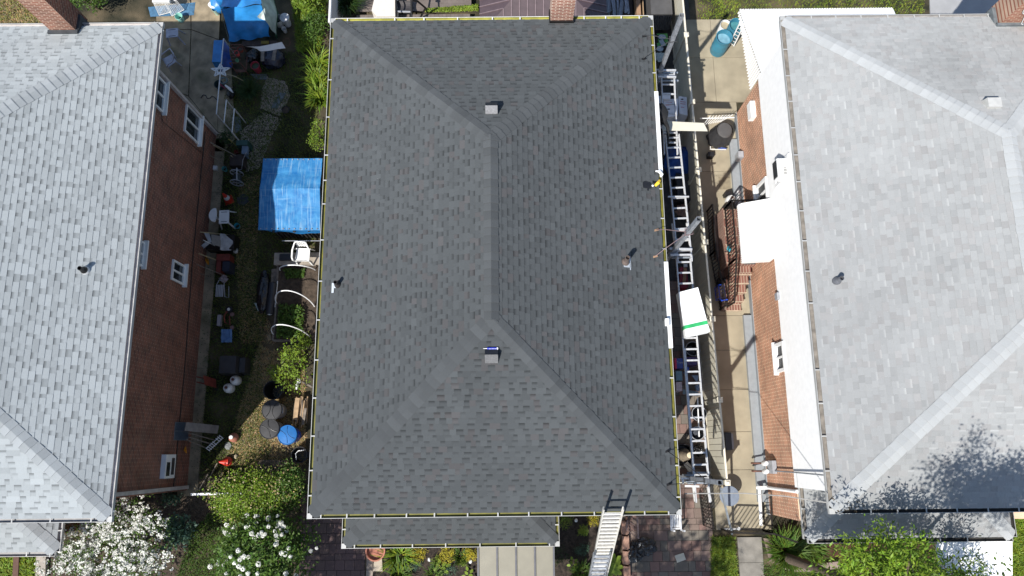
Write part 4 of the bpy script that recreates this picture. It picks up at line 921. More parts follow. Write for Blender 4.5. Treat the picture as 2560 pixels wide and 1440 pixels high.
# top-left concrete clutter
bucket(446, 40, 'mint green bucket standing in the sun', MINT, .13, .26, .05)
bucket(536, 22, 'pale mint pot beside the blue tarp shelter', mat('pale_mint', (.35, .48, .38)), .1, .3, .05, name='plant_pot', cat='pot')
stool(430, 82, .5, .42, .34, .1, 'pale grey plastic table on dark concrete by the roof corner', mat('pale_plastic', (.36, .37, .42), .5), 'table')
chair(413, 138, 2.2, 'pale grey plastic chair against the left house', mat('pale_plastic', (.36, .37, .42), .5), .8, zz=.7)
t = thing('wire_cage', 'folded white wire cage panels by the blue mat', 'cage', at(420, 20))
for (x0_, y0_), (x1_, y1_), (x2_, y2_), (x3_, y3_) in (((385, 10), (415, 2), (428, 30), (398, 38)), ((412, 8), (440, 0), (460, 24), (430, 40))):
    mb = MB(); A_, B_, C_, D_ = at(x0_, y0_, .5), at(x1_, y1_, .55), at(x2_, y2_, .12), at(x3_, y3_, .1)
    for k in range(9):
        u = k / 8; mb.tube([A_.lerp(B_, u), D_.lerp(C_, u)], .004 if 0 < k < 8 else .012, 4)
    for k in range(13):
        u = k / 12; mb.tube([A_.lerp(D_, u), B_.lerp(C_, u)], .004 if 0 < k < 12 else .012, 4)
    mb.build('wire_panel', WPLAS, t)
sheet('blue_mat', [(372, 20), (490, 8), (486, 40), (378, 44)], mat('mat_blue', (.05, .13, .22), .8, var=.4), 'faded blue mat on the concrete', .056, .004); bpy.data.objects['blue_mat']['kind'] = 'thing'; bpy.data.objects['blue_mat']['category'] = 'mat'
mb = MB(); c = at(540, 5, .5); mb.blob((c.x, c.y + .1, .3), .3, .35, .28, .1, 18, 10, 2, flat=-.3); t = tag(mb.build('beach_bag', BLUET, smooth=True), 'blue bundle with white end cap near the top edge', 'bundle')
mb = MB(); mb.lathe(at(540, 14, .35), [(.25, 0), (.26, .08), (.22, .1), (.001, .1)], 20, sy=.6); tag(mb.build('white_basin', WPLAS, smooth=True), 'white basin with odds and ends in front of the blue bundle', 'basin')
mb = MB(); mb.box(*at(380, 5, .7)[:2], .6, *at(424, -6, .7)[:2], .7); tag(mb.build('tray_stand', WPLAS), 'white slotted tray at the top edge above the cage', 'tray')
# tools leaning on the left wall
def leanpole(bx, by, tx, ty, tz, label, m=POLEW, r=.016, cat='pole', name='garden_pole'): return pole(name, at(bx, by, .05), at(tx, ty, tz), r, m, label, cat)
leanpole(606, 398, 524, 355, 1.6, 'dark handled shovel leaning on the brick wall', DARKW, .018, 'shovel', 'shovel')
leanpole(562, 380, 534, 363, 1.2, 'pale stick leaning near the dark shovel')
leanpole(592, 366, 572, 348, .7, 'short yellow stick beside the green bin', mat('yellow_stick', (.3, .26, .06)))
leanpole(591, 399, 577, 389, .6, 'short pale stick in front of the green bin')
leanpole(568, 418, 525, 388, 1.5, 'rake handle with a dark head against the wall', DARKW, .014, 'rake', 'rake')
leanpole(580, 588, 500, 580, 1.3, 'pale bamboo pole lying across the cloth covered cart')
leanpole(556, 624, 508, 600, 1.3, 'thin white rod crossing the grey cloth', WPLAS, .01)
leanpole(555, 655, 497, 634, 1.4, 'pale bamboo pole below the orange hook')
leanpole(570, 692, 491, 661, 1.5, 'grey cane leaning above the folding chair', DARKW, .012)
leanpole(520, 690, 500, 684, 1.0, 'short grey cane against the bricks', DARKW, .01)
mb = MB(); c = at(604, 360, .5); a, b = at(590, 350, .5), at(619, 363, .5); mb.box(a.x, b.y, 0, b.x, a.y, .5, taper=.05); tag(mb.build('storage_bin', mat('bin_green', (.015, .055, .045), .5)), 'dark green box bin beside the wall tools', 'storage bin')
bush('potted_plant', 'dark leafy plant in a green pot by the wall', 'plant', (at(577, 362)[0], at(577, 362)[1], .45), .22, .25, .25, L_DK, 30, 12, .05, .07)
mb = MB(); a, b = at(605, 364, .45), at(618, 384, .45); mb.box(a.x, b.y, .3, b.x, a.y, .45); mb.beam((a.x + .1, a.y, .3), (a.x + .1, a.y, 0), .05, .05); mb.beam((a.x + .1, b.y, .3), (a.x + .1, b.y, 0), .05, .05); tag(mb.build('stool', mat('slate_stool', (.12, .17, .23), .5)), 'slate blue stool next to the red cup', 'stool')
bucket(590, 379, 'small red cup among the wall tools', DRED, .07, .12, .2)
mb = MB(); a, b = at(574, 385, .45), at(606, 412, .45); mb.box(a.x, b.y, .05, b.x, a.y, .4); tag(mb.build('low_table', mat('dark_brown', (.03, .02, .018), .8, var=.5)), 'dark brown low table under the shovel', 'table')
bucket(560, 421, 'small aqua pail by the wall strip', mat('dim_aqua', (.08, .3, .3)), .08, .16, .05)
mb = MB(); z, y = zonwall(533, 421, WX); mb.box(WX + .02, y - .07, z - .1, WX + .15, y + .07, z + .08); tag(mb.build('wall_box', TANKW), 'small white box fixed low on the brick wall', 'wall box')
# hose reel cart: two spoked wheels
def hcart():
    t = thing('hose_cart', 'dark cart with two spoked grey wheels by the wall strip', 'cart', at(594, 448))
    for py in (433, 457):
        c = at(592, py, .35); mb = MB(); N_ = 20; mb.tube([(c.x + math.cos(a_) * .2, c.y, .35 + math.sin(a_) * .3) for a_ in [k * 2 * math.pi / N_ for k in range(N_ + 1)]], .016, 6)
        for k in range(6): a_ = k * math.pi / 3; mb.tube([(c.x, c.y, .35), (c.x + math.cos(a_) * .2, c.y, .35 + math.sin(a_) * .3)], .008, 4)
        mb.build('wheel', GREY, t)
    mb = MB(); mb.tube([at(592, 420, .7), at(592, 450, .66)], .022, 6); mb.tube([at(578, 424, .3), at(604, 424, .3), at(607, 400, .6), at(616, 380, .9)], .012, 6); mb.build('frame', GREY, t)
    mb = MB(); c0, c1_ = at(592, 436, .35), at(592, 455, .35); mb.tube([(c0.x, c0.y - .04, .3), (c1_.x, c1_.y + .04, .3)], .15, 14); mb.build('drum', mat('drum_dark', (.015, .025, .025), .6), t, smooth=True)
hcart()
# orange traffic cone
def cone(px, py, tx, ty, label):
    b = at(px, py, .02); tp = at(tx, ty, .62); t = thing('traffic_cone', label, 'traffic cone', (b.x, b.y, 0)); ax = Vector((tp.x - b.x, tp.y - b.y, .58)); q = Vector((0, 0, 1)).rotation_difference(ax.normalized()).to_matrix(); L = ax.length
    mb = MB(); mb.lathe(b, [(.135, 0.02), (.1, L * .35)], 18, M=q); mb.lathe(b, [(.065, L * .62), (.028, L)], 18, M=q); mb.build('body', RED, t, smooth=True)
    mb = MB(); mb.lathe(b, [(.1, L * .35), (.065, L * .62)], 18, M=q); mb.build('band', TANKW, t, smooth=True)
    mb = MB(); mb.cbox((b.x, b.y, 0.0), .3, .3, .03, .4); mb.build('base', RED, t)
cone(572, 500, 557, 484, 'red traffic cone with white band near the wall')
stool(560, 542, .46, .33, .46, .04, 'white square plastic stool beside the white basin', WPLAS)
mb = MB(); c = at(537, 537, .55); mb.prism([(c.x + .2 * math.cos(a_) * (1 if math.cos(a_) < 0 else .25), c.y + .24 * math.sin(a_)) for a_ in [k * .35 for k in range(18)]], .5, .55); mb.cbox((c.x - .05, c.y, .05), .05, .05, .45); tag(mb.build('half_round_shelf', WPLAS), 'white half round shelf next to the white stool', 'shelf')
bucket(592, 564, 'turquoise sand pail on the grass', AQUA, .09, .14, 0)
mb = MB(); c = at(608, 500); mb.lathe(c, [(.21, 0), (.21, .02), (.19, .05), (.001, .06)], 24); tag(mb.build('pan_lid', mat('charcoal_disc', (.03, .033, .036), .7)), 'dark round disc lying on the grass', 'disc')
# cloth covered cart
t = thing('garden_cart', 'cart piled with grey cloth and a beige board', 'cart', at(545, 603))
mb = drape([P(511, 583, .95), P(520, 600, 1.0), P(503, 613, .9)], [P(525, 583, .9), P(530, 600, .95), P(516, 620, .85)], 10, 6, .1, 21); mb.build('cloth', CLOTH, t, smooth=True)
mb = MB(); mb.prism([tuple(at(x, y, .85)[:2]) for x, y in ((528, 586), (550, 590), (550, 616), (529, 611))], .8, .85); mb.build('board', mat('beige_board', (.24, .22, .19), .8, var=.2), t)
mb = drape([P(550, 584, .8), P(549, 602, .82), P(551, 624, .75)], [P(563, 587, .75), P(579, 603, .6), P(577, 628, .5)], 12, 8, .06, 23); mb.build('sack', CLOTH, t, smooth=True)
mb = MB(); a, b = at(516, 586, .6), at(586, 624, .5); mb.box(a.x, b.y, .1, b.x, a.y, .55); mb.build('body', BLKM, t)
for px, py in ((581, 603), (583, 618), (590, 627)): mb = MB(); c = at(px, py, .3); mb.blob((c.x, c.y, .3), .08, .1, .06, .2, 8, 6, px); o = mb.build('rag', mat('pale_rag', (.3, .28, .25), .9, var=.3), t, smooth=True)
mb = MB(); a, b = at(540, 634, .5), at(572, 650, .5); mb.box(a.x, b.y, 0, b.x, a.y, .45); mb.box(a.x, at(545, 680, .5)[1], 0, at(548, 680, .5)[0], b.y - .003, .4); tag(mb.build('red_bin', DRED), 'dark red bin below the cloth covered cart', 'bin')
mb = MB(); a, b = at(556, 652, .5), at(574, 678, .5); mb.box(a.x, b.y, 0, b.x, a.y, .5, taper=.1); tag(mb.build('storage_box', mat('navy_box', (.012, .016, .03), .6)), 'near black box beside the red bin', 'box')
z, y = zonwall(511, 651, WX); mb = MB(); mb.tube([(WX + .06, y + .1, z), (WX + .12, y - .05, z + .15), (WX + .1, y - .1, z - .1), (WX + .06, y + .08, z - .1)], .03, 6); tag(mb.build('cable_hook', ORNG), 'orange hook hanging on the bricks under a bamboo pole', 'hook')
z, y = zonwall(458, 1125, WX); mb = MB(); mb.tube([(WX + .06, y + .1, z), (WX + .1, y - .08, z), (WX + .1, y, z + .16), (WX + .06, y + .08, z)], .022, 6); tag(mb.build('cable_hook', ORNG), 'yellow orange hook on the wall beside the shutters', 'hook')
# folding chair and oddments, lower
t = thing('folding_chair', 'grey folding chair lying by the wall strip', 'folding chair', at(550, 725)); mb = MB()
for k in range(5): a_ = at(542 + k * 4, 712, .4); b_ = at(540 + k * 4, 742, .35); mb.beam(a_, b_, .035, .02)
mb.build('seat', GREY, t); mb = MB(); mb.tube([at(541, 713, .45), at(548, 700, .5), at(560, 704, .4), at(562, 742, .2), at(572, 744, .1), at(572, 716, .1)], .012, 5); mb.build('frame', GREY, t)
mb = MB(); c = at(558, 696, .3); mb.blob((c.x, c.y, .25), .12, .13, .1, .3, 12, 8, 5); tag(mb.build('crumpled_cloth', mat('pinkish_cloth', (.24, .2, .21), .9)), 'small pinkish cloth heap above the folding chair', 'cloth')
t = thing('toy_car', 'small dark tricycle with round white hub', 'tricycle', at(567, 780)); mb = MB(); c = at(571, 773, .3); mb.lathe((c.x, c.y, .2), [(.11, 0), (.12, .03), (.11, .07), (.001, .08)], 20); mb.build('wheel', BLACK, t, smooth=True)
mb = MB(); mb.lathe((c.x, c.y, .285), [(.05, 0), (.045, .012), (.001, .014)], 14); mb.build('hub', TANKW, t); mb = MB(); mb.tube([at(568, 778, .3), at(560, 790, .3), at(562, 806, .2), at(575, 812, .2), at(573, 790, .25)], .022, 6); mb.build('frame', DRED, t)
for py in (785, 818):
    mb = MB(); c = at(578, py, .12); mb.lathe((c.x, c.y, 0), [(.05, 0), (.075, .03), (.06, .08)], 12); mb.build('footrest', mat('pink_grey', (.2, .12, .12)), t)
mb = MB(); c = at(546, 800, .2); mb.box(c.x - .06, c.y - .18, .02, c.x + .06, c.y + .18, .16); tag(mb.build('carton', mat('pale_carton', (.3, .27, .28))), 'slim pale carton beside the tricycle', 'carton')
mb = MB(); pts = [(555, 836), (563, 822), (580, 827), (578, 842), (563, 857)]
mb.grid(lambda u, v: at(553 + u * 27, 823 + v * 33, .12) + Vector((0, 0, .08 * mnoise.noise(Vector((u * 4, v * 4, 1))))), 8, 8); tag(mb.build('blue_rag', mat('pale_blue_cloth', (.1, .2, .38), .8, var=.2, bump=.4), smooth=True), 'pale blue cloth spread on the grass', 'cloth')
# window air conditioner low on the wall
def acunit(px, py, sx, sy, sz, label, base):
    z, y = zonwall(px, py, base); t = thing('air_conditioner', label, 'air conditioner', (base + (sx / 2 if base < 0 else -sx / 2), y, z - sz / 2)); s_ = 1 if base < 0 else -1
    mb = MB(); mb.box(min(base, base + s_ * sx), y - sy / 2, z - sz / 2, max(base, base + s_ * sx), y + sy / 2, z + sz / 2); mb.build('case', WPLAS, t)
    mb = MB(); e = base + s_ * sx; mb.box(min(e, e + s_ * .012), y - sy * .44, z - sz * .4, max(e, e + s_ * .012), y + sy * .44, z + sz * .4); mb.build('grille', SCREEN, t)
    mb = MB()
    for k in range(5): mb.box(min(base + s_ * .08, base + s_ * sx * .5), y - sy * .35 + k * sy * .08, z + sz / 2, max(base + s_ * .08, base + s_ * sx * .5), y - sy * .35 + k * sy * .08 + .02, z + sz / 2 + .003)
    mb.build('vent_slot', DKVOID, t)
acunit(505, 852, .3, .52, .38, 'dusty white air conditioner low in the left brick wall', WX)
acunit(1968, 425, .34, .55, .36, 'white window air conditioner high on the white siding', VX - .05)
# vegetable bed: rails, hoops, vegetables
t = thing('bed_frame', 'dark timber frame around the vegetable bed', 'bed frame', at(700, 760)); mb = MB()
for q0, q1 in (((697, 668), (690, 800)), ((690, 800), (684, 852)), ((697, 664), (792, 664)), ((686, 852), (776, 852))):
    m2 = MB(); m2.beam(at(*q0, .1), at(*q1, .1), .06, .2); m2.build('board', DARKW, t)
for i, ((x0_, y0_), (xm, ym), (x1_, y1_), lb) in enumerate((((702, 677), (722, 668), (790, 676), 'white pvc hoop nearest the tarp covered shed'), ((693, 761), (716, 729), (788, 769), 'white pvc hoop in the middle of the vegetable bed'), ((685, 838), (702, 812), (776, 844), 'white pvc hoop nearest the leafy vine'))):
    a_ = at(x0_, y0_, .1); b_ = at(x1_, y1_, .1); mb = MB(); mid = (a_ + b_) / 2; hw = (b_ - a_) / 2; hh = .68
    hh, dy = ((.75, .0), (1.0, .3), (1.1, .2))[i]; mb.tube([mid - hw * math.cos(k * math.pi / 18) + Vector((0, dy, hh)) * math.sin(k * math.pi / 18) for k in range(19)], .018, 8); tag(mb.build('hoop', WHITE, smooth=True), lb, 'hoop', 'hoops over the vegetable bed')
pl = inpoly(900, [at(x, y) for x, y in ((705, 765), (765, 770), (765, 848), (700, 848))], .24); pl[:, 2] += rng.uniform(0, .2, 900)
t = thing('vegetable_patch', 'low green vegetables under the middle hoops', 'plants', at(735, 800)); leafmesh('leaves', L_MID, t, pl, .11)
pl = inpoly(260, [at(x, y) for x, y in ((712, 676), (768, 676), (764, 698), (720, 700))], .24); t = thing('vegetable_patch', 'small green seedlings at the shed end of the bed', 'plants', at(740, 690)); leafmesh('leaves', L_MID, t, pl, .1)
# tarp shed
t = thing('tarp_shed', 'low shed under a faded bright blue tarp', 'shed', at(725, 490)); zr_, ze_ = 1.62, 1.4
r0, r1 = at(649, 472, zr_), at(806, 478, zr_); n0, n1 = at(658, 396, ze_), at(806, 396, ze_); s0, s1 = at(645, 575, ze_), at(800, 576, ze_); r1 = Vector((n1.x + .02, r0.y, zr_))
def slp(A, B, C, D, nm, sd):
    mb = MB()
    def fn(u, v):
        p = A.lerp(B, u).lerp(D.lerp(C, u), v); sag = math.sin(v * math.pi) * .03; return p + Vector((0, 0, .03 * mnoise.noise(Vector((u * 6, v * 5, sd))) - sag))
    mb.grid(fn, 20, 12)
    return mb.build(nm, BLUETW, t, smooth=True)
slp(n0, n1, r1, r0, 'north_tarp', 1); slp(r0, r1, s1, s0, 'south_tarp', 5)
mb = drape([s0 + Vector((.15, 0, 0)), (s0 + s1) / 2, s1], [at(668, 578, .9) + Vector((.2, 0, 0)), at(720, 582, .8), at(802, 582, .8)], 24, 4, .08, 31); mb.build('tarp_skirt', BLUET, t, smooth=True)
mb = drape([n0, r0, s0], [at(662, 398, .9), at(652, 474, 1.2), at(650, 572, .9)], 10, 4, .04, 33); mb.build('tarp_side', BLUET, t, smooth=True)
mb = MB(); mb.box(s0.x + .25, s0.y + .18, 0, s1.x - .05, n0.y - .15, 1.1)
for k in range(14): xx = s0.x + .35 + k * .125; mb.beam((xx, s0.y + .16, 0), (xx, s0.y + .16, 1.0), .1, .04)
mb.build('wall', mat('dark_slats', (.035, .032, .03), .7, var=.5), t)
for px, py in ((684, 577), (736, 578), (772, 576)): mb = MB(); c = at(px, py, 1.32); mb.blob((c.x, c.y, 1.32), .05, .05, .03, .3, 8, 6, px); mb.build('clip', BLACK, t)
mb = MB(); mb.grid(lambda u, v: at(790 + u * 10 + v * 3, 390 + v * 6, .5), 4, 3); 
mb = MB()
for k in range(11):
    q = s0.lerp(s1, (k + .5) / 11) + Vector((0, .04, .02)); mb.lathe(q, [(.022, 0), (.022, .012), (.001, .012)], 8)
    q = n0.lerp(n1, (k + .5) / 11) + Vector((0, -.05, .02)); mb.lathe(q, [(.022, 0), (.022, .012), (.001, .012)], 8)
mb.build('eyelet', GALV, t)
pole('rod', at(705, 602, 1.0), at(800, 602, 1.0), .012, GREY, 'thin grey rod in front of the tarp shed', 'rod')
# white chair on a bench top
mb = MB(); a, b = at(686, 632, .38), at(800, 661, .38); mb.box(a.x, b.y, .33, b.x, a.y, .38)
for x_ in (a.x + .05, b.x - .1): 
    for y_ in (a.y - .05, b.y + .05): mb.box(x_ - .03, y_ - .03, 0, x_ + .03, y_ + .03, .33)
tag(mb.build('work_bench', mat('bench_top', (.3, .26, .21), .85, var=.2)), 'beige work bench under the white armchair', 'bench')
mb = MB(); a, b = at(697, 634, .5), at(730, 650, .5); mb.box(a.x, b.y, .384, b.x, a.y, .48, taper=.08); tag(mb.build('tray', BLACK), 'black tray sitting on the beige bench', 'tray')
chr_ = chair(752, 632, 3.1, 'white plastic armchair with lattice back by the tarp shed', WPLAS, .95, zz=1.0); chr_.location.z = .38
mb = MB(); c = at(740, 618, .45); mb.lathe((c.x, c.y, .4), [(.1, 0), (.13, .2), (.1, .22), (.001, .1)], 16); tag(mb.build('bowl', BLACK), 'black bowl on the bench behind the armchair', 'bowl')
# black rolled tarp and wrapped pile
mb = MB(); c = at(655, 728, .35); mb.blob((c.x, c.y, .18), .22, .68, .2, .12, 18, 16, 12, flat=-.18); tag(mb.build('covered_heap', BBAG, smooth=True), 'long heap under black plastic beside the black roll', 'covered heap')
p0, p1 = at(683, 708, .25), at(674, 786, .25); mb = MB(); mb.tube([p0, p1], .125, 18); t = mb.build('roofing_roll', mat('roll_black', (.022, .024, .03), .5), smooth=True); tag(t, 'long black roll lying along the vegetable bed', 'roll')
mb = MB(); d_ = (p1 - p0).normalized(); mb.tube([p1, p1 + d_ * .015], .07, 14); mb.build('core', TANKW, t)
mb = MB(); a, b = at(679, 672, .15), at(697, 705, .15); mb.box(a.x, b.y, 0, b.x, a.y, .14); tag(mb.build('pallet_board', DARKW), 'grey boards at the shed end of the black roll', 'boards')
pole('pipe', at(694, 703, .2), at(687, 768, .2), .018, WPLAS, 'white pipe lying against the vegetable bed frame', 'pipe')
mb = drape([P(635, 757, .1), P(642, 758, .12)], [P(644, 778, .06), P(648, 774, .06)], 4, 6, .02, 40); tag(mb.build('plastic_scrap', CLEARP), 'pale plastic scrap in the grass by the covered heap', 'scrap')
mb = MB(); c = at(672, 843, .1); mb.blob((c.x, c.y, .05), .09, .1, .07, .3, 10, 7, 8, flat=-.05); tag(mb.build('stone', mat('tan_stone', (.26, .2, .12), .9)), 'tan stone at the corner of the vegetable bed', 'stone')
# slate slabs
def slab(pts, label, z=.035): mb = MB(); mb.prism([at(x, y)[:2] for x, y in pts], .0, z); tag(mb.build('stepping_stone', SLATE), label, 'stone slab')
slab([(698, 232), (716, 234), (694, 272), (678, 271)], 'long slate slab lying on the pebbles')
slab([(626, 186), (667, 186), (667, 199), (640, 199)], 'dark slate slab below the pink tub', .03)
slab([(565, 300), (600, 290), (605, 325), (585, 335)], 'dark slab at the end of the pipe rails', .02)
bucket(714, 274, 'small dark round pot sunk in the dirt', BLACK, .13, .1, 0, SOIL, name='plant_pot', cat='pot')
# covered grill, propane, etc.
mb = MB(); a, b = at(549, 888, .7), at(598, 934, .7)
mb.box(a.x, b.y, .0, b.x - .1, a.y, .72, taper=.08); mb.box(b.x - .1, b.y + .04, 0, b.x + .1, a.y - .04, .5, taper=.08); tag(mb.build('covered_grill', BCOV), 'black covered grill on the shaded grass', 'grill')
tank(587, 950, 'white propane tank nearer the covered grill, upper of the pair', 'propane tanks on the grass'); tank(570, 970, 'white propane tank lower left of its twin', 'propane tanks on the grass')
t = thing('folding_table', 'dark red folded table against the left wall', 'table', at(520, 950)); mb = MB(); mb.add([at(508, 938, .9), at(540, 948, .3), at(541, 970, .3), at(512, 962, .9)], [(0, 1, 2, 3)]); mb.add([at(508, 938, .87), at(540, 948, .27), at(541, 970, .27), at(512, 962, .87)], [(3, 2, 1, 0)]); mb.build('top', DRED, t)
mb = MB(); mb.tube([at(492, 942, .9), at(530, 950, .1)], .02, 6); mb.tube([at(492, 955, .9), at(532, 964, .1)], .02, 6); mb.build('leg', DRED, t)
# trash cans
can(680, 1025, .3, .78, 'charcoal lidded trash can, upper of the two below the leafy vine', GREY, mat('charcoal_lid', (.05, .05, .052), .65, var=.1, spec=.2), ridg=.15)
can(674, 1072, .295, .78, 'charcoal lidded trash can next to the blue lid', GREY, mat('charcoal_lid', (.07, .07, .072)), ridg=-.7)
can(719, 1087, .29, .72, 'bright blue lidded trash can', BLUEF, BLUEL, ridg=-.55)
can(682, 975, .3, .7, 'open black bin in the shade of the vine', BLACK, BLACK, lid=False)
can(748, 1137, .25, .4, 'open black tub with white handle near the gutter', BLACK, BLACK, lid=False)
mb = MB(); mb.tube([at(741, 1150, .42), at(739, 1134, .42), at(746, 1127, .42), at(760, 1125, .42)], .016, 6); tag(mb.build('plastic_hook', WPLAS), 'white hook shaped bar inside the open black tub', 'hook')
# firewood
i = 0
for k in range(22):
    x_ = 738 + random.random() * 32; y_ = 990 + random.random() * 20; a_ = at(x_, y_, .1 + .012 * k); b_ = at(x_ - 8 + random.random() * 6, y_ + 45 + random.random() * 20, .08 + .012 * k)
    mb = MB(); mb.tube([a_, (a_ + b_) / 2 + Vector((random.uniform(-.03, .03), 0, .01)), b_], [.022, .026, .018], 6); tag(mb.build('stick', TANW if k % 3 else DARKW), 'one of many bare sticks stacked along the middle house', 'stick', 'cut sticks piled under the gutter')
mb = MB(); mb.beam(at(744, 995, .36), at(738, 1050, .36), .14, .03); tag(mb.build('plank', TANW), 'pale split plank on the left of the stick pile', 'plank')
mb = MB(); mb.beam(at(764, 1020, .38), at(757, 1062, .36), .08, .03); tag(mb.build('plank', DARKW), 'greyer plank on the right of the stick pile', 'plank')
pole('post', at(757, 955, .6), at(782, 968, .9), .035, DARKW, 'wooden post poking out by the leafy vine', 'post')
mb = MB(); c = at(747, 953, .7); mb.blob(c, .06, .08, .06, .4, 10, 7, 3); mb.blob(at(742, 965, .65), .05, .1, .05, .4, 10, 7, 5); tag(mb.build('knotted_rag', WPLAS, smooth=True), 'white rag knotted on the wooden post', 'rag')
sheet('paper', [(683, 927), (697, 929), (696, 939), (682, 937)], WPLAS, 'x', .3, .01, .3); o = bpy.data.objects['paper']; o['kind'] = 'thing'; tag(o, 'white card among the vine leaves above the open black bin', 'card')
# shutters and boards leaning on wall
t = thing('louvred_shutter', 'pair of grey louvred shutters leaning on the brick wall', 'shutter', at(470, 1075))
for x0_, y0_, x1_, y1_ in ((433, 1056, 471, 1076), (431, 1079, 470, 1099)):
    mb = MB(); zt_ = 1.25; mb.beam(at(x0_ + 2, (y0_ + y1_) / 2, 1.3), at(x1_, (y0_ + y1_) / 2 + 1, .55), .27, .04, up=(0, 0, 1)); o = mb.build('panel', mat('shutter_grey', (.1, .12, .14), .6, var=.1), t)
    mb = MB()
    for k in range(13):
        u = .12 + k * .07; p_ = at(x0_ + 2, (y0_ + y1_) / 2, 1.33).lerp(at(x1_, (y0_ + y1_) / 2 + 1, .58), u); mb.beam(p_ + Vector((0, -.11, 0)), p_ + Vector((0, .11, 0)), .03, .012)
    mb.build('slat', mat('shutter_dark', (.05, .065, .08), .6), o)
mb = MB(); mb.beam(at(463, 1066, 1.25), at(545, 1074, .05), .26, .03); tag(mb.build('plank', mat('grey_board', (.2, .18, .165), .85, var=.25)), 'wide grey board leaning beside the shutters', 'board')
for x0_, y0_, x1_, y1_, lb in ((470, 1082, 535, 1100, 'upper thin pole leaning below the wide grey board'), (472, 1093, 535, 1112, 'middle thin pole leaning below the wide grey board'), (465, 1098, 520, 1122, 'lowest thin pole leaning below the wide grey board')):
    pole('garden_pole', at(x0_, y0_, 1.1), at(x1_, y1_, .05), .02, DARKW, lb, 'pole')
t = thing('picket_fence', 'short piece of small white picket edging', 'garden edging', at(538, 1107)); mb = MB()
for k in range(9): 
    u = k / 8
    if k == 5: continue
    c = at(520 + u * 33, 1124 - u * 32, .3); mb.beam(c + Vector((-.07, .05, .0)), c + Vector((.07, -.05, .0)), .02, .015)
mb.build('picket', WPLAS, t); mb = MB(); mb.beam(at(517, 1120, .31), at(551, 1090, .31), .018, .015); mb.beam(at(523, 1126, .31), at(556, 1096, .31), .018, .015); mb.build('rail', WPLAS, t)
t = thing('clay_jug', 'terracotta jug with white top in the shaded grass', 'jug', at(588, 1094)); mb = MB(); c = at(588, 1094); mb.lathe(c, [(.1, 0), (.15, .1), (.14, .2), (.05, .3)], 18); mb.build('body', TERRA, t, smooth=True); c2_ = at(577, 1089, .35); mb = MB(); mb.lathe((c.x, c.y, .28), [(.055, 0), (.06, .1), (.04, .1)], 14); mb.build('neck', TANKW, t)
mb = MB(); c = at(571, 1114, .05); mb.blob((c.x, c.y, .04), .12, .12, .06, .2, 10, 7, 2, flat=-.04); tag(mb.build('stone', mat('grey_stone', (.16, .17, .17), .9)), 'pale grey stone beside the red hooded lamp', 'stone')
mb = MB(); c = at(565, 1154, .25); mb.blob((c.x, c.y, .14), .17, .14, .13, .15, 16, 10, 3, flat=-.14); mb.tube([at(570, 1155, .25), at(546, 1155, .33)], [.12, .02], 10); tag(mb.build('watering_can', RED, smooth=True), 'bright red watering can in the grass', 'watering can')
mb = MB(); c = at(587, 1141, .15); mb.blob((c.x, c.y, .08), .06, .08, .06, .2, 10, 7, 6, flat=-.08); tag(mb.build('stone', mat('cream_stone', (.45, .38, .25), .9)), 'cream stone right beside the red watering can', 'stone')
for q0, q1, lb in (((543, 1158), (520, 1202), 'thin dark stake nearest the watering can'), ((520, 1185), (497, 1225), 'pale stake crossing the dark corner by the fence'), ((556, 1182), (524, 1232), 'long brown stake beside the white fence end')):
    pole('stake', at(*q0, .4), at(*q1, .1), .018, DARKW, lb, 'stake')
t = thing('trellis', 'weathered lattice trellis panel lying by the bright bush', 'trellis', at(670, 1175)); A_, B_, C_, D_ = at(655, 1150, .3), at(712, 1152, .5), at(700, 1208, .3), at(612, 1200, .1)
for k in range(14): u = k / 13; m2 = MB(); m2.beam(A_.lerp(B_, u), D_.lerp(C_, u), .025, .02); m2.build('slat', DARKW, t)
m2 = MB(); m2.beam(A_, D_, .07, .05); m2.build('rail', TANW, t)
# white fence at the front corner
t = thing('vinyl_fence', 'low white vinyl fence seen from above at the front corner', 'fence', at(540, 1235)); a_, b_ = at(478, 1236, 1.2), at(608, 1233, 1.2); mb = MB(); mb.beam(a_, b_, .06, .05); mb.build('top_rail', WHITE, t)
for k in range(18): u = (k + .5) / 18; c = a_.lerp(b_, u); m2 = MB(); m2.box(c.x - .035, c.y - .012, .05, c.x + .035, c.y + .012, 1.17 if k % 2 else 1.1); m2.build('picket', WHITE, t)
# yard gravel, litter and grass
GRV = mat('pebbles', (1, 1, 1), .9, attr=True, var=.2, scale=30)
pp = np.vstack([inpoly(2600, [at(x, y) for x, y in ((668, 192), (715, 205), (725, 240), (700, 290), (650, 270), (655, 225))]), inpoly(2200, [at(x, y) for x, y in ((600, 330), (660, 280), (705, 300), (680, 340), (650, 420), (615, 430))])])
mb = MB()
for q in pp:
    s_ = random.uniform(.012, .03); a_ = random.random() * 3; k = random.uniform(.5, 1.3); c, s2 = math.cos(a_) * s_, math.sin(a_) * s_
    mb.add([(q[0] - c, q[1] - s2, .004), (q[0] + s2, q[1] - c, .004), (q[0] + c, q[1] + s2, .004), (q[0] - s2, q[1] + c, .004), (q[0], q[1], .02)], [(0, 1, 4), (1, 2, 4), (2, 3, 4), (3, 0, 4)], (.42 * k, .36 * k, .29 * k))
kind(tag(mb.build('gravel', GRV), 'pale pebbles scattered in the shaded yard'), 'stuff')
def grass(label, poly, n, h, m, w_=.012, lean=.8, z=0.0, cv=.4, tint=None, name='grass'):
    return kind(tag(blades(name, m, None, inpoly(n, [at(x, y) for x, y in poly], z), h, w_, lean, cv, tint=tint), label), 'stuff')
grass('short patchy grass over the shaded left yard', [(565, 200), (720, 130), (800, 130), (790, 660), (690, 660), (650, 900), (680, 1160), (500, 1200), (520, 900), (560, 430)], 30000, .09, L_GRASS, .016)
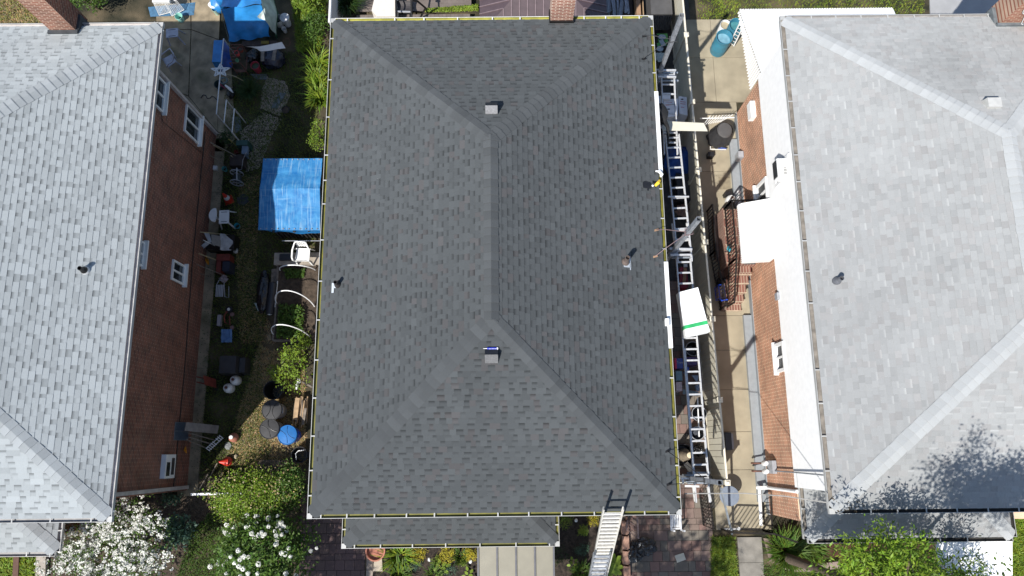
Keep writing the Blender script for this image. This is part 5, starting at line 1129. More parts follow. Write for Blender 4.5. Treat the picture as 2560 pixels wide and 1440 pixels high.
grass('dry straw and clippings by the trash cans', [(560, 1160), (600, 1020), (650, 860), (680, 880), (760, 860), (765, 1160), (700, 1165)], 16000, .05, L_STRAW, .014, 1.6)
grass('pale straw litter between the tools and bed', [(600, 440), (650, 440), (640, 700), (690, 860), (600, 860), (590, 620)], 5000, .045, L_STRAW, .014, 1.6)
grass('bright weeds along the top of the left yard', [(730, -60), (818, -60), (812, 60), (800, 130), (745, 130)], 9000, .16, L_BRT, .02)
grass('dark lawn in the front left garden', [(480, 1330), (560, 1250), (640, 1300), (600, 1500), (420, 1500)], 9000, .09, L_MID, .016)
grass('patchy grass behind the left house', [(-100, -100), (120, -100), (170, 60), (-100, 60)], 3500, .1, L_LIME, .016, tint=.8)
grass('dry straw coloured grass behind the left house', [(-100, -100), (120, -100), (170, 60), (-100, 60)], 11000, .07, L_STRAW, .018, 1.4)
grass('sunny lawn behind the right house', [(1850, -160), (2310, -160), (2310, 60), (1850, 20), (1790, 50), (1790, -160)], 17000, .07, L_LIME, .016, tint=.85)
grass('patchy weeds on the dirt beyond the fence', [(1740, -60), (1850, -60), (1850, 52), (1745, 52)], 1500, .08, L_LIME, .016)
grass('shaded grass strip beside the front walk', [(1778, 1342), (1836, 1342), (1846, 1500), (1775, 1500)], 7000, .1, L_BRT, .016, tint=.8)
grass('thick green lawn at the far right corner', [(2505, 1280), (2700, 1280), (2700, 1520), (2500, 1520)], 16000, .16, L_BRT, .022)
grass('shaded grass around the corner bed', [(1905, 1410), (2100, 1412), (2400, 1420), (2500, 1520), (1900, 1520)], 12000, .1, L_MID, .016)
grass('sprouting weeds in the left porch bed', [(-40, 1380), (90, 1380), (95, 1500), (-40, 1500)], 5000, .2, L_BRT, .03)
# shrubs
grass('mossy weeds in the joints of the old concrete', [(476, 60), (482, 60), (478, 240), (470, 240)], 500, .05, L_DK, .02)
grass('mossy weeds across the old concrete', [(400, 150), (500, 138), (540, 150), (500, 158), (400, 160)], 350, .04, L_DK, .02)
grass('sparse weeds along the foot of the left wall', [(548, 380), (566, 380), (500, 1180), (480, 1180)], 900, .07, L_DK, .02)
bush('shrub', 'bright green shrub at the top beside the middle house', 'shrub', (at(778, 15)[0], at(778, 15)[1], .7), .55, .8, .6, L_BRT, 130, 16, .1, .09)
bush('shrub', 'dark green shrub by the white fence behind the house', 'shrub', (at(795, 85)[0], at(795, 85)[1], .4), .4, .6, .4, L_MID, 80, 14, .1, .08)
bush('shrub', 'leafy green shrub beside the left chimney', 'shrub', (at(250, 20)[0], at(250, 20)[1], .7), .8, .5, .6, L_MID, 170, 16, .1, .09)
for px, py, lb in ((795, 172, 'daylily clump with long arching leaves, nearer the top'), (797, 215, 'daylily clump with long arching leaves against the gutter'), (800, 255, 'daylily clump with long leaves, lowest of the three')): tuft(lb, px + 4, py, .42, .6, L_BRT, 200, 'daylily', 'daylily', .035, .75, 'daylilies along the middle house')
tuft('dark grass clump beside the pebbles', 627, 232, .5, .45, L_DK, 400, w_=.02)
bush('shrub', 'small bright shrub tucked at the tarp shed corner', 'shrub', (at(800, 350)[0], at(800, 350)[1], .3), .25, .6, .3, L_BRT, 40, 12, .08, .07)
bush('vine_shrub', 'sprawling bright green vine beside the middle house', 'shrub', (at(752, 920)[0], at(752, 920)[1], .9), .5, .85, .45, L_BRT, 62, 15, .075, .075, shell=.5)
bush('vine_shrub', 'leafy side arm of the vine reaching left over the bin', 'shrub', (at(712, 940)[0], at(712, 940)[1], .9), .35, .3, .2, L_LIME, 26, 12, .06, .07, shell=.2)
bush('potted_plant', 'green leafy pot plant above the vine', 'plant', (at(766, 858)[0], at(766, 858)[1], .3), .22, .25, .25, L_BRT, 22, 12, .06, .08)
bush('garden_shrub', 'big lime green bush with faded tan plumes', 'shrub', (at(655, 1235)[0], at(655, 1235)[1], .9), 1.25, .8, .75, L_BRT, 420, 18, .11, .075, m2=L_STRAW, n2=330, s2=.06)
bush('garden_shrub', 'darker green bush against the middle house gutter', 'shrub', (at(740, 1215)[0], at(740, 1215)[1], .8), .55, .7, .7, L_MID, 150, 16, .1, .075, m2=L_STRAW, n2=120, s2=.06)
# snowball viburnum
vc = at(670, 1385, 1.2); t = bush('snowball_bush', 'leafy bush with round white flower balls', 'shrub', (vc.x, vc.y, 1.2), 1.35, 1.15, 1.2, L_MID, 430, 18, .12, .11)
fb = []
for k in range(34):
    a_ = random.uniform(0, 6.28); e_ = random.uniform(.25, 1.4); q = random.uniform(.9, 1.06); c = np.array((vc.x + math.cos(a_) * math.cos(e_) * 1.35 * q, vc.y + math.sin(a_) * math.cos(e_) * 1.15 * q, 1.2 + math.sin(e_) * 1.2 * q))
    for j in range(random.choice((1, 2, 4, 5))):
        c2 = c + rng.normal(0, .11, 3) * [1, 1, .4]; rr_ = random.uniform(.035, .065); d_ = rng.normal(size=(46, 3)); d_[:, 2] = np.abs(d_[:, 2]); d_ /= np.linalg.norm(d_, axis=1)[:, None]; fb.append(c2 + d_ * rr_)
leafmesh('blossom', L_WHT, t, np.vstack(fb), .04, asp=.9, cv=.1, up=.6)
# white blossom tree
bc = at(275, 1375, 1.9); t = thing('blossom_tree', 'small tree covered in white blossom at the front left', 'tree', (bc.x, bc.y, 0))
mb = MB(); mb.tube([(bc.x, bc.y, 0), (bc.x + .05, bc.y, .8), (bc.x, bc.y + .05, 1.5)], [.09, .075, .05], 9)
lim = []
for k in range(16):
    a_ = k * 2 * math.pi / 16 + random.uniform(-.2, .2); L_ = random.uniform(1.2, 1.9); e_ = (bc.x + math.cos(a_) * L_, bc.y + math.sin(a_) * L_ * .85, 1.5 + random.uniform(.2, 1.1)); mb.tube([(bc.x, bc.y, 1.1 + (k % 4) * .12), (bc.x + math.cos(a_) * L_ * .5, bc.y + math.sin(a_) * L_ * .45, 1.7), e_], [.035, .022, .008], 5); lim.append(e_)
mb.build('trunk', BARK, t, smooth=True)
pos = []; fl_ = []
for e_ in lim:
    for s in np.linspace(.35, 1.12, 8):
        c = np.array([bc.x, bc.y, 1.6]) + (np.array(e_) - np.array([bc.x, bc.y, 1.6])) * s + rng.normal(0, .14, 3); c[2] += .25 * math.sin(s * 3)
        pos.append(c + rng.normal(size=(40, 3)) * [.16, .16, .08] - [0, 0, .06]); q6 = c + rng.normal(size=(7, 3)) * [.13, .13, .06] + [0, 0, .08]; fl_.append(np.repeat(q6, 9, 0) + rng.normal(size=(63, 3)) * .028)
ex = clumps((bc.x, bc.y, 1.75), 1.7, 1.4, .8, 330, 10, .035, .35); fl_.append(ex); pos.append(ex + rng.normal(size=(len(ex), 3)) * .1 - [0, 0, .12])
leafmesh('crown', L_MID, t, np.vstack(pos), .07); leafmesh('blossom', L_WHT, t, np.vstack(fl_), .055, asp=.9, cv=.16, up=.5, tint=.92)
c = at(268, 1255, 1.2); bush('blossom_shrub', 'smaller white flowering shrub under the left roof corner', 'shrub', (at(330, 1275)[0], at(330, 1275)[1], 1.0), .7, .4, .5, L_DK, 60, 16, .1, .07, m2=L_WHT, n2=500, s2=.05)
bush('dark_shrub', 'blue green broad leaved shrub in deep shade', 'shrub', (at(465, 1325)[0], at(465, 1325)[1], .5), .55, .45, .4, L_GREY, 50, 10, .1, .14)
bush('dark_shrub', 'small pale leaved shrub at the foot of the left wall', 'shrub', (at(435, 1248)[0], at(435, 1248)[1], .3), .35, .12, .25, L_GREY, 20, 10, .07, .1)
# ------------------------------------------------------------------ behind the middle house
t = thing('lounge_seat', 'cream canvas covered seat cushion on the rear deck', 'outdoor seat', at(960, 20)); Z = .9
mb = MB(); po = [at(x, y, Z) for x, y in ((935, 0), (938, -30), (990, -30), (991, 41), (942, 41), (929, 26))]
mb.prism([q[:2] for q in po], .35, Z); mb.build('cover', CANV, t)
t = thing('patio_swing', 'black metal swing chair with mesh seat beside the cream cover', 'swing', at(1010, 20))
mb = MB(); mb.grid(lambda u, v: at(992 + 34 * u, 2 + 27 * v, .75 - .1 * math.sin(v * 3)), 6, 6); mb.build('seat', mat('mesh_seat', (.05, .045, .045), .7), t)
mb = MB(); mb.tube([at(989, -30, 1.2), at(990, 42, 1.1)], .03, 6); mb.tube([at(1027, -30, 1.5), at(1029, 42, 1.2)], .035, 6); mb.tube([at(1040, 0, 1.6), at(1064, 20, 1.1), at(1052, 42, .5)], .035, 6); mb.tube([at(1030, 0, 1.7), at(1042, 2, 1.6)], .05, 6); mb.build('frame', BLKM, t)
mb = MB(); mb.beam(at(990, 29, .8), at(1026, 30, .8), .05, .05); mb.build('bar', GREY, t)
t = thing('gazebo', 'purple brown ribbed metal gazebo roof behind the chimney', 'gazebo', at(1300, 0)); gz = 2.3
A_ = at(1199, 48, gz); A2 = at(1199, -160, gz); B_ = at(1518, 46, gz); C_ = at(1518, -160, gz); hw = (B_.x - A_.x) / 2; yb_ = A_.y - .6; ap = Vector((A_.x + hw, yb_ + hw, gz + .8)); B_.y = A_.y = yb_
NW, NE = Vector((A_.x, yb_ + 2 * hw, gz)), Vector((B_.x, yb_ + 2 * hw, gz))
for nm, p_, q_ in (('roof_panel', A_, B_), ('roof_panel', A_, NW), ('roof_panel', B_, NE), ('roof_panel', NW, NE)):
    mb = MB(); nrm = (q_ - p_).cross(ap - p_).normalized(); nrm = nrm if nrm.z > 0 else -nrm
    mb.add([p_, q_, ap, p_ - Vector((0, 0, .03)), q_ - Vector((0, 0, .03)), ap - Vector((0, 0, .03))], [(0, 1, 2), (5, 4, 3), (0, 3, 4, 1)])
    o_ = mb.build(nm, PURP, t); mb = MB(); n_ = 16
    for k in range(1, n_):
        u = k / n_; bp_ = p_.lerp(q_, u); tp = bp_ + (ap - (p_ + q_) / 2) * (1 - abs(2 * u - 1)); mb.beam(bp_ + nrm * .012, tp + nrm * .012, .025, .025)
    mb.build('rib', mat('purple_rib', (.2, .15, .16), .45, .2), o_)
for q_ in (A_, B_, NW, NE): mb = MB(); mb.box(q_.x - .06 + (.15 if q_.x < ap.x else -.15), q_.y - .06 + (.15 if q_.y < ap.y else -.15), .0, q_.x + .06 + (.15 if q_.x < ap.x else -.15), q_.y + .06 + (.15 if q_.y < ap.y else -.15), gz); mb.build('post', PURP, t)
mb = MB(); a, b = at(1064, -200, 0), at(1198, 30, 0); 
k = 0
sheet('ground_cover_strip', [(1060, 20), (1196, 18), (1196, 30), (1060, 34)], SOIL, 'thin soil strip with creeping plants behind the house', .34, .004, .33)
pl = inpoly(1500, [at(x, y, .36) for x, y in ((1062, 24), (1110, 20), (1196, 12), (1196, 28), (1115, 31), (1062, 32))], .36); t = thing('creeping_plants', 'lime green creeping plants edging the rear deck', 'plants', at(1130, 24, .34)); pl[:, 2] += rng.uniform(0, .08, len(pl)); leafmesh('leaves', L_LIME, t, pl, .06)
tuft('dark spiky grass behind the house corner', 872, 22, .6, .7, L_DK, 500, w_=.02, z=.3)
# stack of bent aluminium gutter scrap
for k in range(16):
    x_ = 1518 + random.random() * 56; a_ = at(x_, -50, .9 + .02 * k); b_ = at(x_ + random.uniform(-16, 20), 28 + random.random() * 16, .5 + .03 * k); mb = MB(); mb.beam(a_, b_, .07, .05); mb.beam(a_ + Vector((.03, 0, .03)), b_ + Vector((.03, 0, .03)), .015, .05)
    tag(mb.build('metal_scrap', ALUD if k % 3 else GALV), 'strip of bent grey aluminium in the scrap pile behind the eave', 'metal strip', 'aluminium strips in the scrap pile')
mb = MB(); a, b = at(1588, -40, .6), at(1603, 42, .6); mb.box(a.x, b.y - .5, 0, b.x, a.y, .6); tag(mb.build('cardboard_box', CARD), 'wide brown carton behind the eave beside the scrap', 'box')
mb = MB(); a, b = at(1605, -40, .6), at(1611, 42, .6); mb.box(a.x, b.y - .5, 0, b.x, a.y, .55); tag(mb.build('lumber', TANW), 'narrow tan board beside the brown carton', 'board')
mb = MB(); a, b = at(1518, -60, .1), at(1580, 42, .1); mb.box(a.x, b.y - .4, 0.01, b.x, a.y, .25); tag(mb.build('crate', mat('dark_crate', (.04, .025, .02), .8)), 'low dark crate under the aluminium strips', 'crate')
t = thing('covered_grill', 'charcoal fabric covered grill at the rear corner', 'grill', at(1650, 20)); a, b = at(1622, -60, 1.1), at(1682, 36, 1.1)
mb = MB(); mb.box(a.x, b.y, .35, b.x, a.y, 1.1, taper=.02); mb.build('cover', GCOV, t)
mb = MB(); n_ = 9
for k in range(n_): x0_ = a.x + (b.x - a.x) * k / n_; mb.tube([(x0_ + .05, b.y + .02, 1.0), (x0_ + .05, b.y - .1, .35)], [.04, .055], 6)
mb.build('cover_pleat', GCOV, t)
# lattice edge of the white fence (left of the house, top)
t = thing('vinyl_fence', 'white pebbly vinyl fence by the rear left corner', 'fence', at(843, 20)); a, b = at(830, -80, 1.7), at(831, 42, 1.7)
mb = MB(); mb.box(a.x - .02, b.y - .2, 0, a.x + .03, a.y, 1.65); mb.build('panel', mat('fence_white', (.5, .51, .52), .6, var=.1, scale=9), t); mb = MB(); mb.tube([(a.x, b.y - .2, 1.68), (a.x, a.y, 1.68)], .05, 6); mb.build('top_rail', WPLAS, t)
# ------------------------------------------------------------------ cream fence between the houses
t = thing('vinyl_fence', 'long cream vinyl privacy fence between the two driveways', 'fence', (6.1, 5, 0)); FH = 1.8
caps_px = [(1725, 88), (1741, 255), (1756, 425), (1772, 606), (1786, 798), (1801, 1000), (1815, 1207)]
fp = [at(x, y, FH) for x, y in caps_px]; fx = lambda y: 5.98 + (11.2 - y) * .0215
fp = [Vector((fx(q.y), q.y, 0)) for q in fp]; fp = [Vector((fx(16), 16.0, 0))] + fp
for i, q in enumerate(fp):
    mb = MB(); mb.box(q.x - .06, q.y - .06, 0, q.x + .06, q.y + .06, FH + .03); mb.build('post', CREAM, t)
    mb = MB(); mb.box(q.x - .08, q.y - .08, FH + .03, q.x + .08, q.y + .08, FH + .055); mb.box(q.x - .065, q.y - .065, FH + .055, q.x + .065, q.y + .065, FH + .1, taper=.5); mb.build('post_cap', CREAMC, t)
    if i: 
        p_ = fp[i - 1]; mb = MB(); n_ = max(2, int((p_.y - q.y) / .18)); 
        for k in range(n_):
            u0, u1 = k / n_ + .003, (k + 1) / n_ - .003; e, g_ = p_.lerp(q, u0), p_.lerp(q, u1); mb.beam(e.lerp(g_, .0) + Vector((0, 0, .9)), g_ + Vector((0, 0, .9)), .024, 1.68)
        mb.build('panel', CREAM, t); mb = MB(); mb.beam(p_ + Vector((0, 0, FH - .03)), q + Vector((0, 0, FH - .03)), .055, .07); mb.build('rail', CREAMC, t)
        mb = MB(); mb.beam(p_ + Vector((0, 0, .08)), q + Vector((0, 0, .08)), .05, .12); mb.build('rail', CREAMC, t)
mb = MB(); mb.beam((4.9, fp[-1].y - .0, 1.3), (fp[-1].x - .06, fp[-1].y - .0, 1.3), .04, .5); mb.beam((5.0, fp[-1].y, .6), (fp[-1].x - .06, fp[-1].y, .6), .035, 1.0); tag(mb.build('gate', CREAM), 'short cream fence return at the end of the passage', 'gate')
# ------------------------------------------------------------------ pump jack poles, ladders and braces
POLES = [((4.46, 10.9), 7.05), ((4.55, 5.46), 7.0), ((4.62, -.68), 7.0)]
for i, ((x_, y_), h_) in enumerate(POLES):
    lb = ['tall square aluminium scaffold pole near the rear corner', 'tall square aluminium scaffold pole by the middle of the eave', 'tall square aluminium scaffold pole at the front fence post'][i]
    t = thing('scaffold_pole', lb, 'scaffold pole', (x_, y_, 0), 'scaffold poles beside the eave'); mb = MB(); s_ = .05
    for dx, dy, wx_, wy_ in ((-s_, 0, .006, s_ * 2), (s_, 0, .006, s_ * 2), (0, -s_, s_ * 2, .006), (0, s_, s_ * 2, .006)): mb.box(x_ + dx - wx_ / 2, y_ + dy - wy_ / 2, 0, x_ + dx + wx_ / 2, y_ + dy + wy_ / 2, h_)
    mb.build('pole', ALUD, t)
    mb = MB(); mb.box(x_ - .11, y_ - .1, 3.75, x_ + .12, y_ - .06, 4.15); mb.box(x_ - .11, y_ + .06, 3.75, x_ + .12, y_ + .1, 4.15); mb.beam((x_, y_ - .13, 3.85), (x_ + .6, y_ - .13, 3.85), .05, .05); mb.beam((x_, y_ + .13, 3.85), (x_ + .6, y_ + .13, 3.85), .05, .05); mb.build('jack', GALV, t)
    zb = 5.9; feet = [((1618, 146), (1612, 148)), ((1640, 576), (1637, 642)), ((1668, 1128), (1671, 1211))][i]
    f1, f2 = [onroof(*q) for q in (feet if i else ((1608, 92), (1608, 148)))]
    mb = MB()
    for f_ in (f1, f2):
        md = Vector((x_, y_, zb)).lerp(f_, .75); mb.tube([(x_, y_, zb), md + Vector((0, 0, .12)), f_ + Vector((0, 0, .05))], .009, 6)
    mb.tube([(x_ - .08, y_ - .09, zb), (x_ + .12, y_ - .05, zb), (x_ + .12, y_ + .09, zb), (x_ - .08, y_ + .09, zb), (x_ - .08, y_ - .09, zb)], .013, 5)
    mb.build('brace', [mat('dark_steel', (.06, .06, .06), .5, .3), mat('pink_steel', (.22, .15, .15), .5, .3), BLKM][i], t)
    for f_ in (f1, f2): mb = MB(); mb.cbox(f_ + Vector((0, 0, .0)), .14, .05, .035, .3); mb.build('foot_plate', [BLKM, CARD, BLKM][i], t)
def ladder(A, B, w_, label, cat='ladder', rung=.305, m=ALU, flat=False, up=(0, 0, 1), off=.1, n2=None, grp=None, rw=.034):
    A, B = Vector(A), Vector(B); d = (B - A).normalized(); s_ = d.cross(Vector(up)).normalized(); nrm = s_.cross(d).normalized(); L = (B - A).length
    t = thing('extension_ladder', label, cat, A, grp)
    for q in (-1, 1):
        mb = MB(); a_, b_ = A + s_ * q * w_ / 2, B + s_ * q * w_ / 2; mb.beam(a_, b_, .012, .085, up=nrm); mb.beam(a_ + nrm * .038 - s_ * q * .012, b_ + nrm * .038 - s_ * q * .012, .03, .008, up=nrm); mb.beam(a_ - nrm * .038 - s_ * q * .012, b_ - nrm * .038 - s_ * q * .012, .03, .008, up=nrm); mb.build('side_rail', m, t)
    k = off; proto = None
    while k < L - .08:
        c = A + d * k
        mb = MB(); mb.beam(c - s_ * w_ / 2, c + s_ * w_ / 2, .03, .045 if not flat else .03, up=d); mb.beam(c - s_ * w_ / 2 + nrm * .012, c + s_ * w_ / 2 + nrm * .012, rw if not flat else .066, .008, up=nrm if not flat else (0, 0, 1)); mb.build('rung', m, t); k += rung
    return t
W2 = .41
def lx(a, b): return a, b
ladder((4.71, 10.95, 4.05), (4.66, 8.35, 4.05), .40, 'short aluminium ladder laid flat near the rear pole')
ladder((4.72, 8.95, 4.08), (4.86, 5.15, 4.08), .41, 'aluminium ladder laid flat over the blue bundle')
ladder((4.79, 6.3, 4.0), (4.87, 5.2, 4.0), .44, 'short ladder length nested under the middle pole', rung=.3, off=.22)
ladder((4.83, 5.25, 4.04), (4.93, -.62, 4.04), .41, 'longest aluminium ladder laid flat along the driveway side')
ladder((4.92, 2.7, 3.94), (4.97, -1.3, 3.94), .38, 'lower ladder length showing beneath the longest one', rung=1.2, off=.9)
mb = MB()
for k in range(60):
    c = Vector((RX0 + .1 + random.random() * .9 * random.random(), RY0 + .05 + random.random() * .35, 0)); c.z = ZR + .02 + max(0, min(c.x - RX0 - G, c.y - RY0 - G)) * .45; a_ = random.random() * 6; mb.quad(c + Vector((math.cos(a_), math.sin(a_), .1)) * .03, c + Vector((-math.sin(a_), math.cos(a_), 0)) * .015, c - Vector((math.cos(a_), math.sin(a_), -.1)) * .03, c - Vector((-math.sin(a_), math.cos(a_), 0)) * .015)
kind(tag(mb.build('leaf_litter', mat('dead_leaves', (.07, .045, .02), .9, var=.5)), 'dead leaves gathered in the gutter corner of the right roof'), 'stuff')
# front ladder
ft = onroof(1537, 1270); 
ladder((2.38, -4.5, .0), (2.33, -1.26, 6.22), .47, 'tall extension ladder leaning on the front eave', up=(0, -1, .45), flat=True, m=mat('bright_aluminium', (.62, .6, .55), .5, .3, var=.15, scale=15), rung=.225, off=.2)
ladder((2.3, -4.62, -.02), (2.26, -2.5, 4.2), .43, 'fly section of the front ladder behind its rungs', up=(0, -1, .45), flat=True, m=ALUD, rung=.3, off=.05)
# cross ladders / stand near the front pole
mb = MB(); mb.beam(at(1703, 1196, 4.2), at(1768, 1196, 4.2), .05, .06); mb.beam(at(1706, 1197, 4.2), at(1708, 1210, 4.2), .05, .05); mb.beam(at(1712, 1215, 4.1), at(1748, 1216, 4.1), .05, .05); mb.beam(at(1733, 1214, 4.1), at(1738, 1252, 3.4), .06, .04); mb.beam(at(1770, 1218, 4.1), at(1776, 1253, 3.4), .06, .04)
t = mb.build('guard_bracket', mat('white_metal', (.66, .65, .62), .5, .2)); tag(t, 'white metal bracket with two arms at the front scaffold pole', 'bracket')
# aluminium brake rail on the rear pole ladder
mb = MB(); mb.beam(at(1645, 176, 4.3), at(1690, 176, 4.3), .05, .05); mb.beam(at(1645, 192, 4.3), at(1690, 193, 4.3), .05, .05); tag(mb.build('guard_bracket', ALU), 'twin aluminium cross bars at the rear scaffold pole', 'bracket')
mb = MB(); mb.beam(at(1670, 492, 4.2), at(1722, 492, 4.2), .04, .05); mb.beam(at(1674, 622, 4.2), at(1730, 624, 4.2), .06, .05); mb.beam(at(1676, 638, 4.2), at(1728, 637, 4.2), .05, .05); tag(mb.build('guard_bracket', ALU), 'aluminium cross bars at the middle scaffold pole', 'bracket')
# white carton on the platform
c0, c1_, c2_, c3_ = at(1696, 731, 4.45), at(1745, 718, 4.45), at(1775, 829, 4.45), at(1715, 842, 4.45)
t = thing('long_carton', 'big white carton with green band lying on the ladders', 'carton', (c0 + c2_) / 2 - Vector((0, 0, .35)))
mb = MB(); mb.prism([q[:2] for q in (c0, c1_, c2_, c3_)], 4.14, 4.45); mb.build('body', FOAM, t)
mb = MB(); l0, l1, r1, r0_ = c0.lerp(c3_, .75), c0.lerp(c3_, .83), c1_.lerp(c2_, .83), c1_.lerp(c2_, .75); mb.prism([q[:2] for q in (l0, r0_, r1, l1)], 4.13, 4.455); mb.build('green_band', GREENB, t)
# worker beneath the eave
def skin(name, verts, edges, radii, m, parent=None, sub=2, loc=(0, 0, 0)):
    me = bpy.data.meshes.new(name); me.from_pydata(verts, edges, []); me.materials.append(m); ob = bpy.data.objects.new(name, me); scene.collection.objects.link(ob)
    sk = ob.modifiers.new('skin', 'SKIN'); lay = me.skin_vertices[0] if me.skin_vertices else None
    if lay is None:
        bpy.context.view_layer.objects.active = ob; bpy.ops.mesh.customdata_skin_add(); lay = me.skin_vertices[0]
    for i, r_ in enumerate(radii): lay.data[i].radius = (r_, r_) if not isinstance(r_, tuple) else r_
    lay.data[0].use_root = True; sk.use_smooth_shade = True; s2 = ob.modifiers.new('sub', 'SUBSURF'); s2.levels = s2.render_levels = sub
    if parent is not None: ob.parent = parent
    ORG[ob.name] = np.array([0., 0, 0]); return ob
wb = Vector((4.36, 9.28, 4.1))
V = [(0, 0, .42), (-.02, -.03, .62), (-.06, -.08, .82), (-.14, -.12, .98), (-.2, -.14, 1.06), (-.26, -.16, 1.13), (.0, .13, .38), (-.28, .2, .42), (-.08, .22, .05), (.06, .24, .03), (.0, -.13, .38), (-.26, -.2, .4), (-.06, -.2, .05), (.08, -.2, .03), (-.12, .1, .96), (-.3, .2, .75), (-.42, .1, .6), (-.06, -.3, .9), (.1, -.42, .66), (.13, -.6, .44), (.14, -.66, .4)]
Ed = [(0, 1), (1, 2), (2, 3), (3, 4), (4, 5), (0, 6), (6, 7), (7, 8), (8, 9), (0, 10), (10, 11), (11, 12), (12, 13), (3, 14), (14, 15), (15, 16), (3, 17), (17, 18), (18, 19), (19, 20)]
Rd = [.15, .15, .17, .14, .065, .06, .1, .085, .055, .05, .1, .085, .055, .05, .085, .055, .045, .085, .055, .04, .04]
pn = skin('person', V, Ed, Rd, mat('black_clothes', (.012, .012, .013), .85, var=.3, bump=.4, bscale=15), sub=1); pn.location = wb; ORG[pn.name] = np.array(wb)
tag(pn, 'crouching person in black reaching for the cream board', 'person')
SKINM = mat('skin', (.35, .18, .11), .55)
hd = MB(); hc_ = wb + Vector((-.32, -.18, 1.17)); hd.blob(hc_, .085, .1, .12, .03, 14, 10, 1); hd.blob(hc_ + Vector((-.09, -.01, -.01)), .02, .02, .03, .0, 6, 5, 1); hd.build('head', SKINM, pn, smooth=True)
hd = MB(); hd.blob(hc_ + Vector((.02, .01, .03)), .095, .108, .11, .05, 14, 8, 2, flat=-.03); hd.build('cap', BLACK, pn, smooth=True)
for sgn, hp in ((1, wb + Vector((.14, -.68, .385))), (-1, wb + Vector((-.44, .08, .57)))):
    hm = MB(); hm.blob(hp, .04, .05, .02, .05, 10, 7, 3)
    for k, (dx, L_) in enumerate(((-.03, .06), (-.01, .072), (.01, .068), (.03, .052))):
        a_ = hp + Vector((dx, -.04 * sgn, .0)); hm.tube([a_, a_ + Vector((0, -L_ * .5 * sgn, .004)), a_ + Vector((0, -L_ * .85 * sgn, -.02)), a_ + Vector((0, -L_ * .9 * sgn, -.04))], [.009, .009, .008, .006], 6)
    a_ = hp + Vector((.038, 0, 0)); hm.tube([a_, a_ + Vector((.025, -.02 * sgn, 0)), a_ + Vector((.03, -.05 * sgn, -.01))], [.011, .01, .008], 6); hm.build('hand', mat('work_glove', (.03, .03, .03), .8), pn, smooth=True)
# cream board held over the fence
mb = MB(); q_ = [at(1656, 303, 4.45), at(1760, 308, 4.45), at(1769, 328, 4.45), at(1656, 326, 4.45)]
mb.prism([v_[:2] for v_ in q_], 4.44, 4.452); mb.beam(q_[0] + Vector((0, -.02, .01)), q_[1] + Vector((0, -.02, .01)), .03, .03); tag(mb.build('siding_board', CREAM), 'cream siding board sticking out over the fence', 'board')
# cartons on the ground below (white with red print and handle holes)
REDP = mat('red_print', (.4, .06, .06), .8)
def carton(p4, z0, z1, label, lines, hole):
    P4 = [at(x, y, z1) for x, y in p4]; t = thing('shingle_carton', label, 'carton', ((P4[0] + P4[2]) / 2).xy[:] + (z0,)); mb = MB(); mb.prism([q[:2] for q in P4], z0, z1); mb.build('body', BOXW, t)
    mb = MB(); o_, ux, uy = P4[0], P4[1] - P4[0], P4[3] - P4[0]
    for v_, u0, u1 in lines:
        for k in range(7):
            ua, ub = u0 + (u1 - u0) * k / 7, u0 + (u1 - u0) * (k + .72) / 7; a_ = o_ + ux * ua + uy * v_; b_ = o_ + ux * ub + uy * v_; mb.beam(a_ + Vector((0, 0, .003)), b_ + Vector((0, 0, .003)), .022, .004)
    if lines: mb.build('printing', REDP, t)
    if hole:
        mb = MB(); c = o_ + ux * hole[0] + uy * hole[1]; mb.lathe(c + Vector((0, 0, .001)), [(.045, 0), (.045, .003), (.001, .003)], 14, sy=.5); mb.build('hand_hole', DKVOID, t)
carton(((1655, 232), (1676, 232), (1676, 248), (1654, 247)), .5, 1.55, 'white carton at the back of the stack by the rear ladder', [], None)
carton(((1660, 249), (1697, 246), (1694, 290), (1661, 294)), .5, 1.45, 'white carton with handle hole in the centre of the stack', [(.2, .1, .55), (.32, .1, .5)], (.3, .55))
carton(((1697, 240), (1717, 243), (1719, 289), (1699, 284)), .6, 1.5, 'white carton with red print leaning on the fence side', [(.3, .15, .85), (.42, .15, .8), (.62, .2, .6)], (.4, .16))
carton(((1644, 240), (1660, 240), (1661, 268), (1645, 270)), .4, 1.3, 'white carton nearest the wall, half under the gutter', [], None)
carton(((1664, 294), (1722, 289), (1712, 312), (1668, 312)), .0, .7, 'low white carton under the others, with greyed top', [], None)
# things in the passage
mb = MB(); mb.blob(at(1697, 405, .4), .5, .6, .4, .1, 24, 14, 6, flat=-.4, fr=2.2); tag(mb.build('wrapped_bundle', BLUED, smooth=True), 'big bundle in royal blue tarp under the ladder', 'bundle')
t = thing('garden_sign', 'white oval and lime green cutouts on dark mat', 'sheet metal', at(1655, 105)); mb = MB(); c = at(1655, 93, .5); mb.lathe(c, [(.14, 0), (.14, .02), (.001, .02)], 20, sy=.7); c = at(1650, 122, .45); mb.lathe(c, [(.12, 0), (.12, .02), (.001, .02)], 20, sy=.9); mb.beam(at(1652, 100, .53), at(1660, 115, .53), .15, .02); mb.build('oval', mat('pale_blue_grey', (.35, .42, .46), .6), t)
mb = MB(); mb.beam(at(1642, 86, .4), at(1668, 86, .4), .05, .02); mb.beam(at(1664, 84, .42), at(1666, 108, .42), .12, .02); mb.beam(at(1643, 112, .42), at(1666, 110, .42), .12, .02); mb.beam(at(1648, 98, .4), at(1652, 124, .4), .08, .02); mb.build('green_frame', mat('lime', (.12, .4, .1), .6), t)
mb = MB(); c = at(1653, 144, .5); mb.blob(c, .2, .2, .06, .5, 12, 8, 14); tag(mb.build('plastic_film', CLEARP, smooth=True), 'crumpled clear film bag beside the rear pole', 'film')
mb = MB(); a, b = at(1690, 430, .6), at(1742, 500, .6); mb.box(a.x, b.y, 0, b.x, a.y, .6)
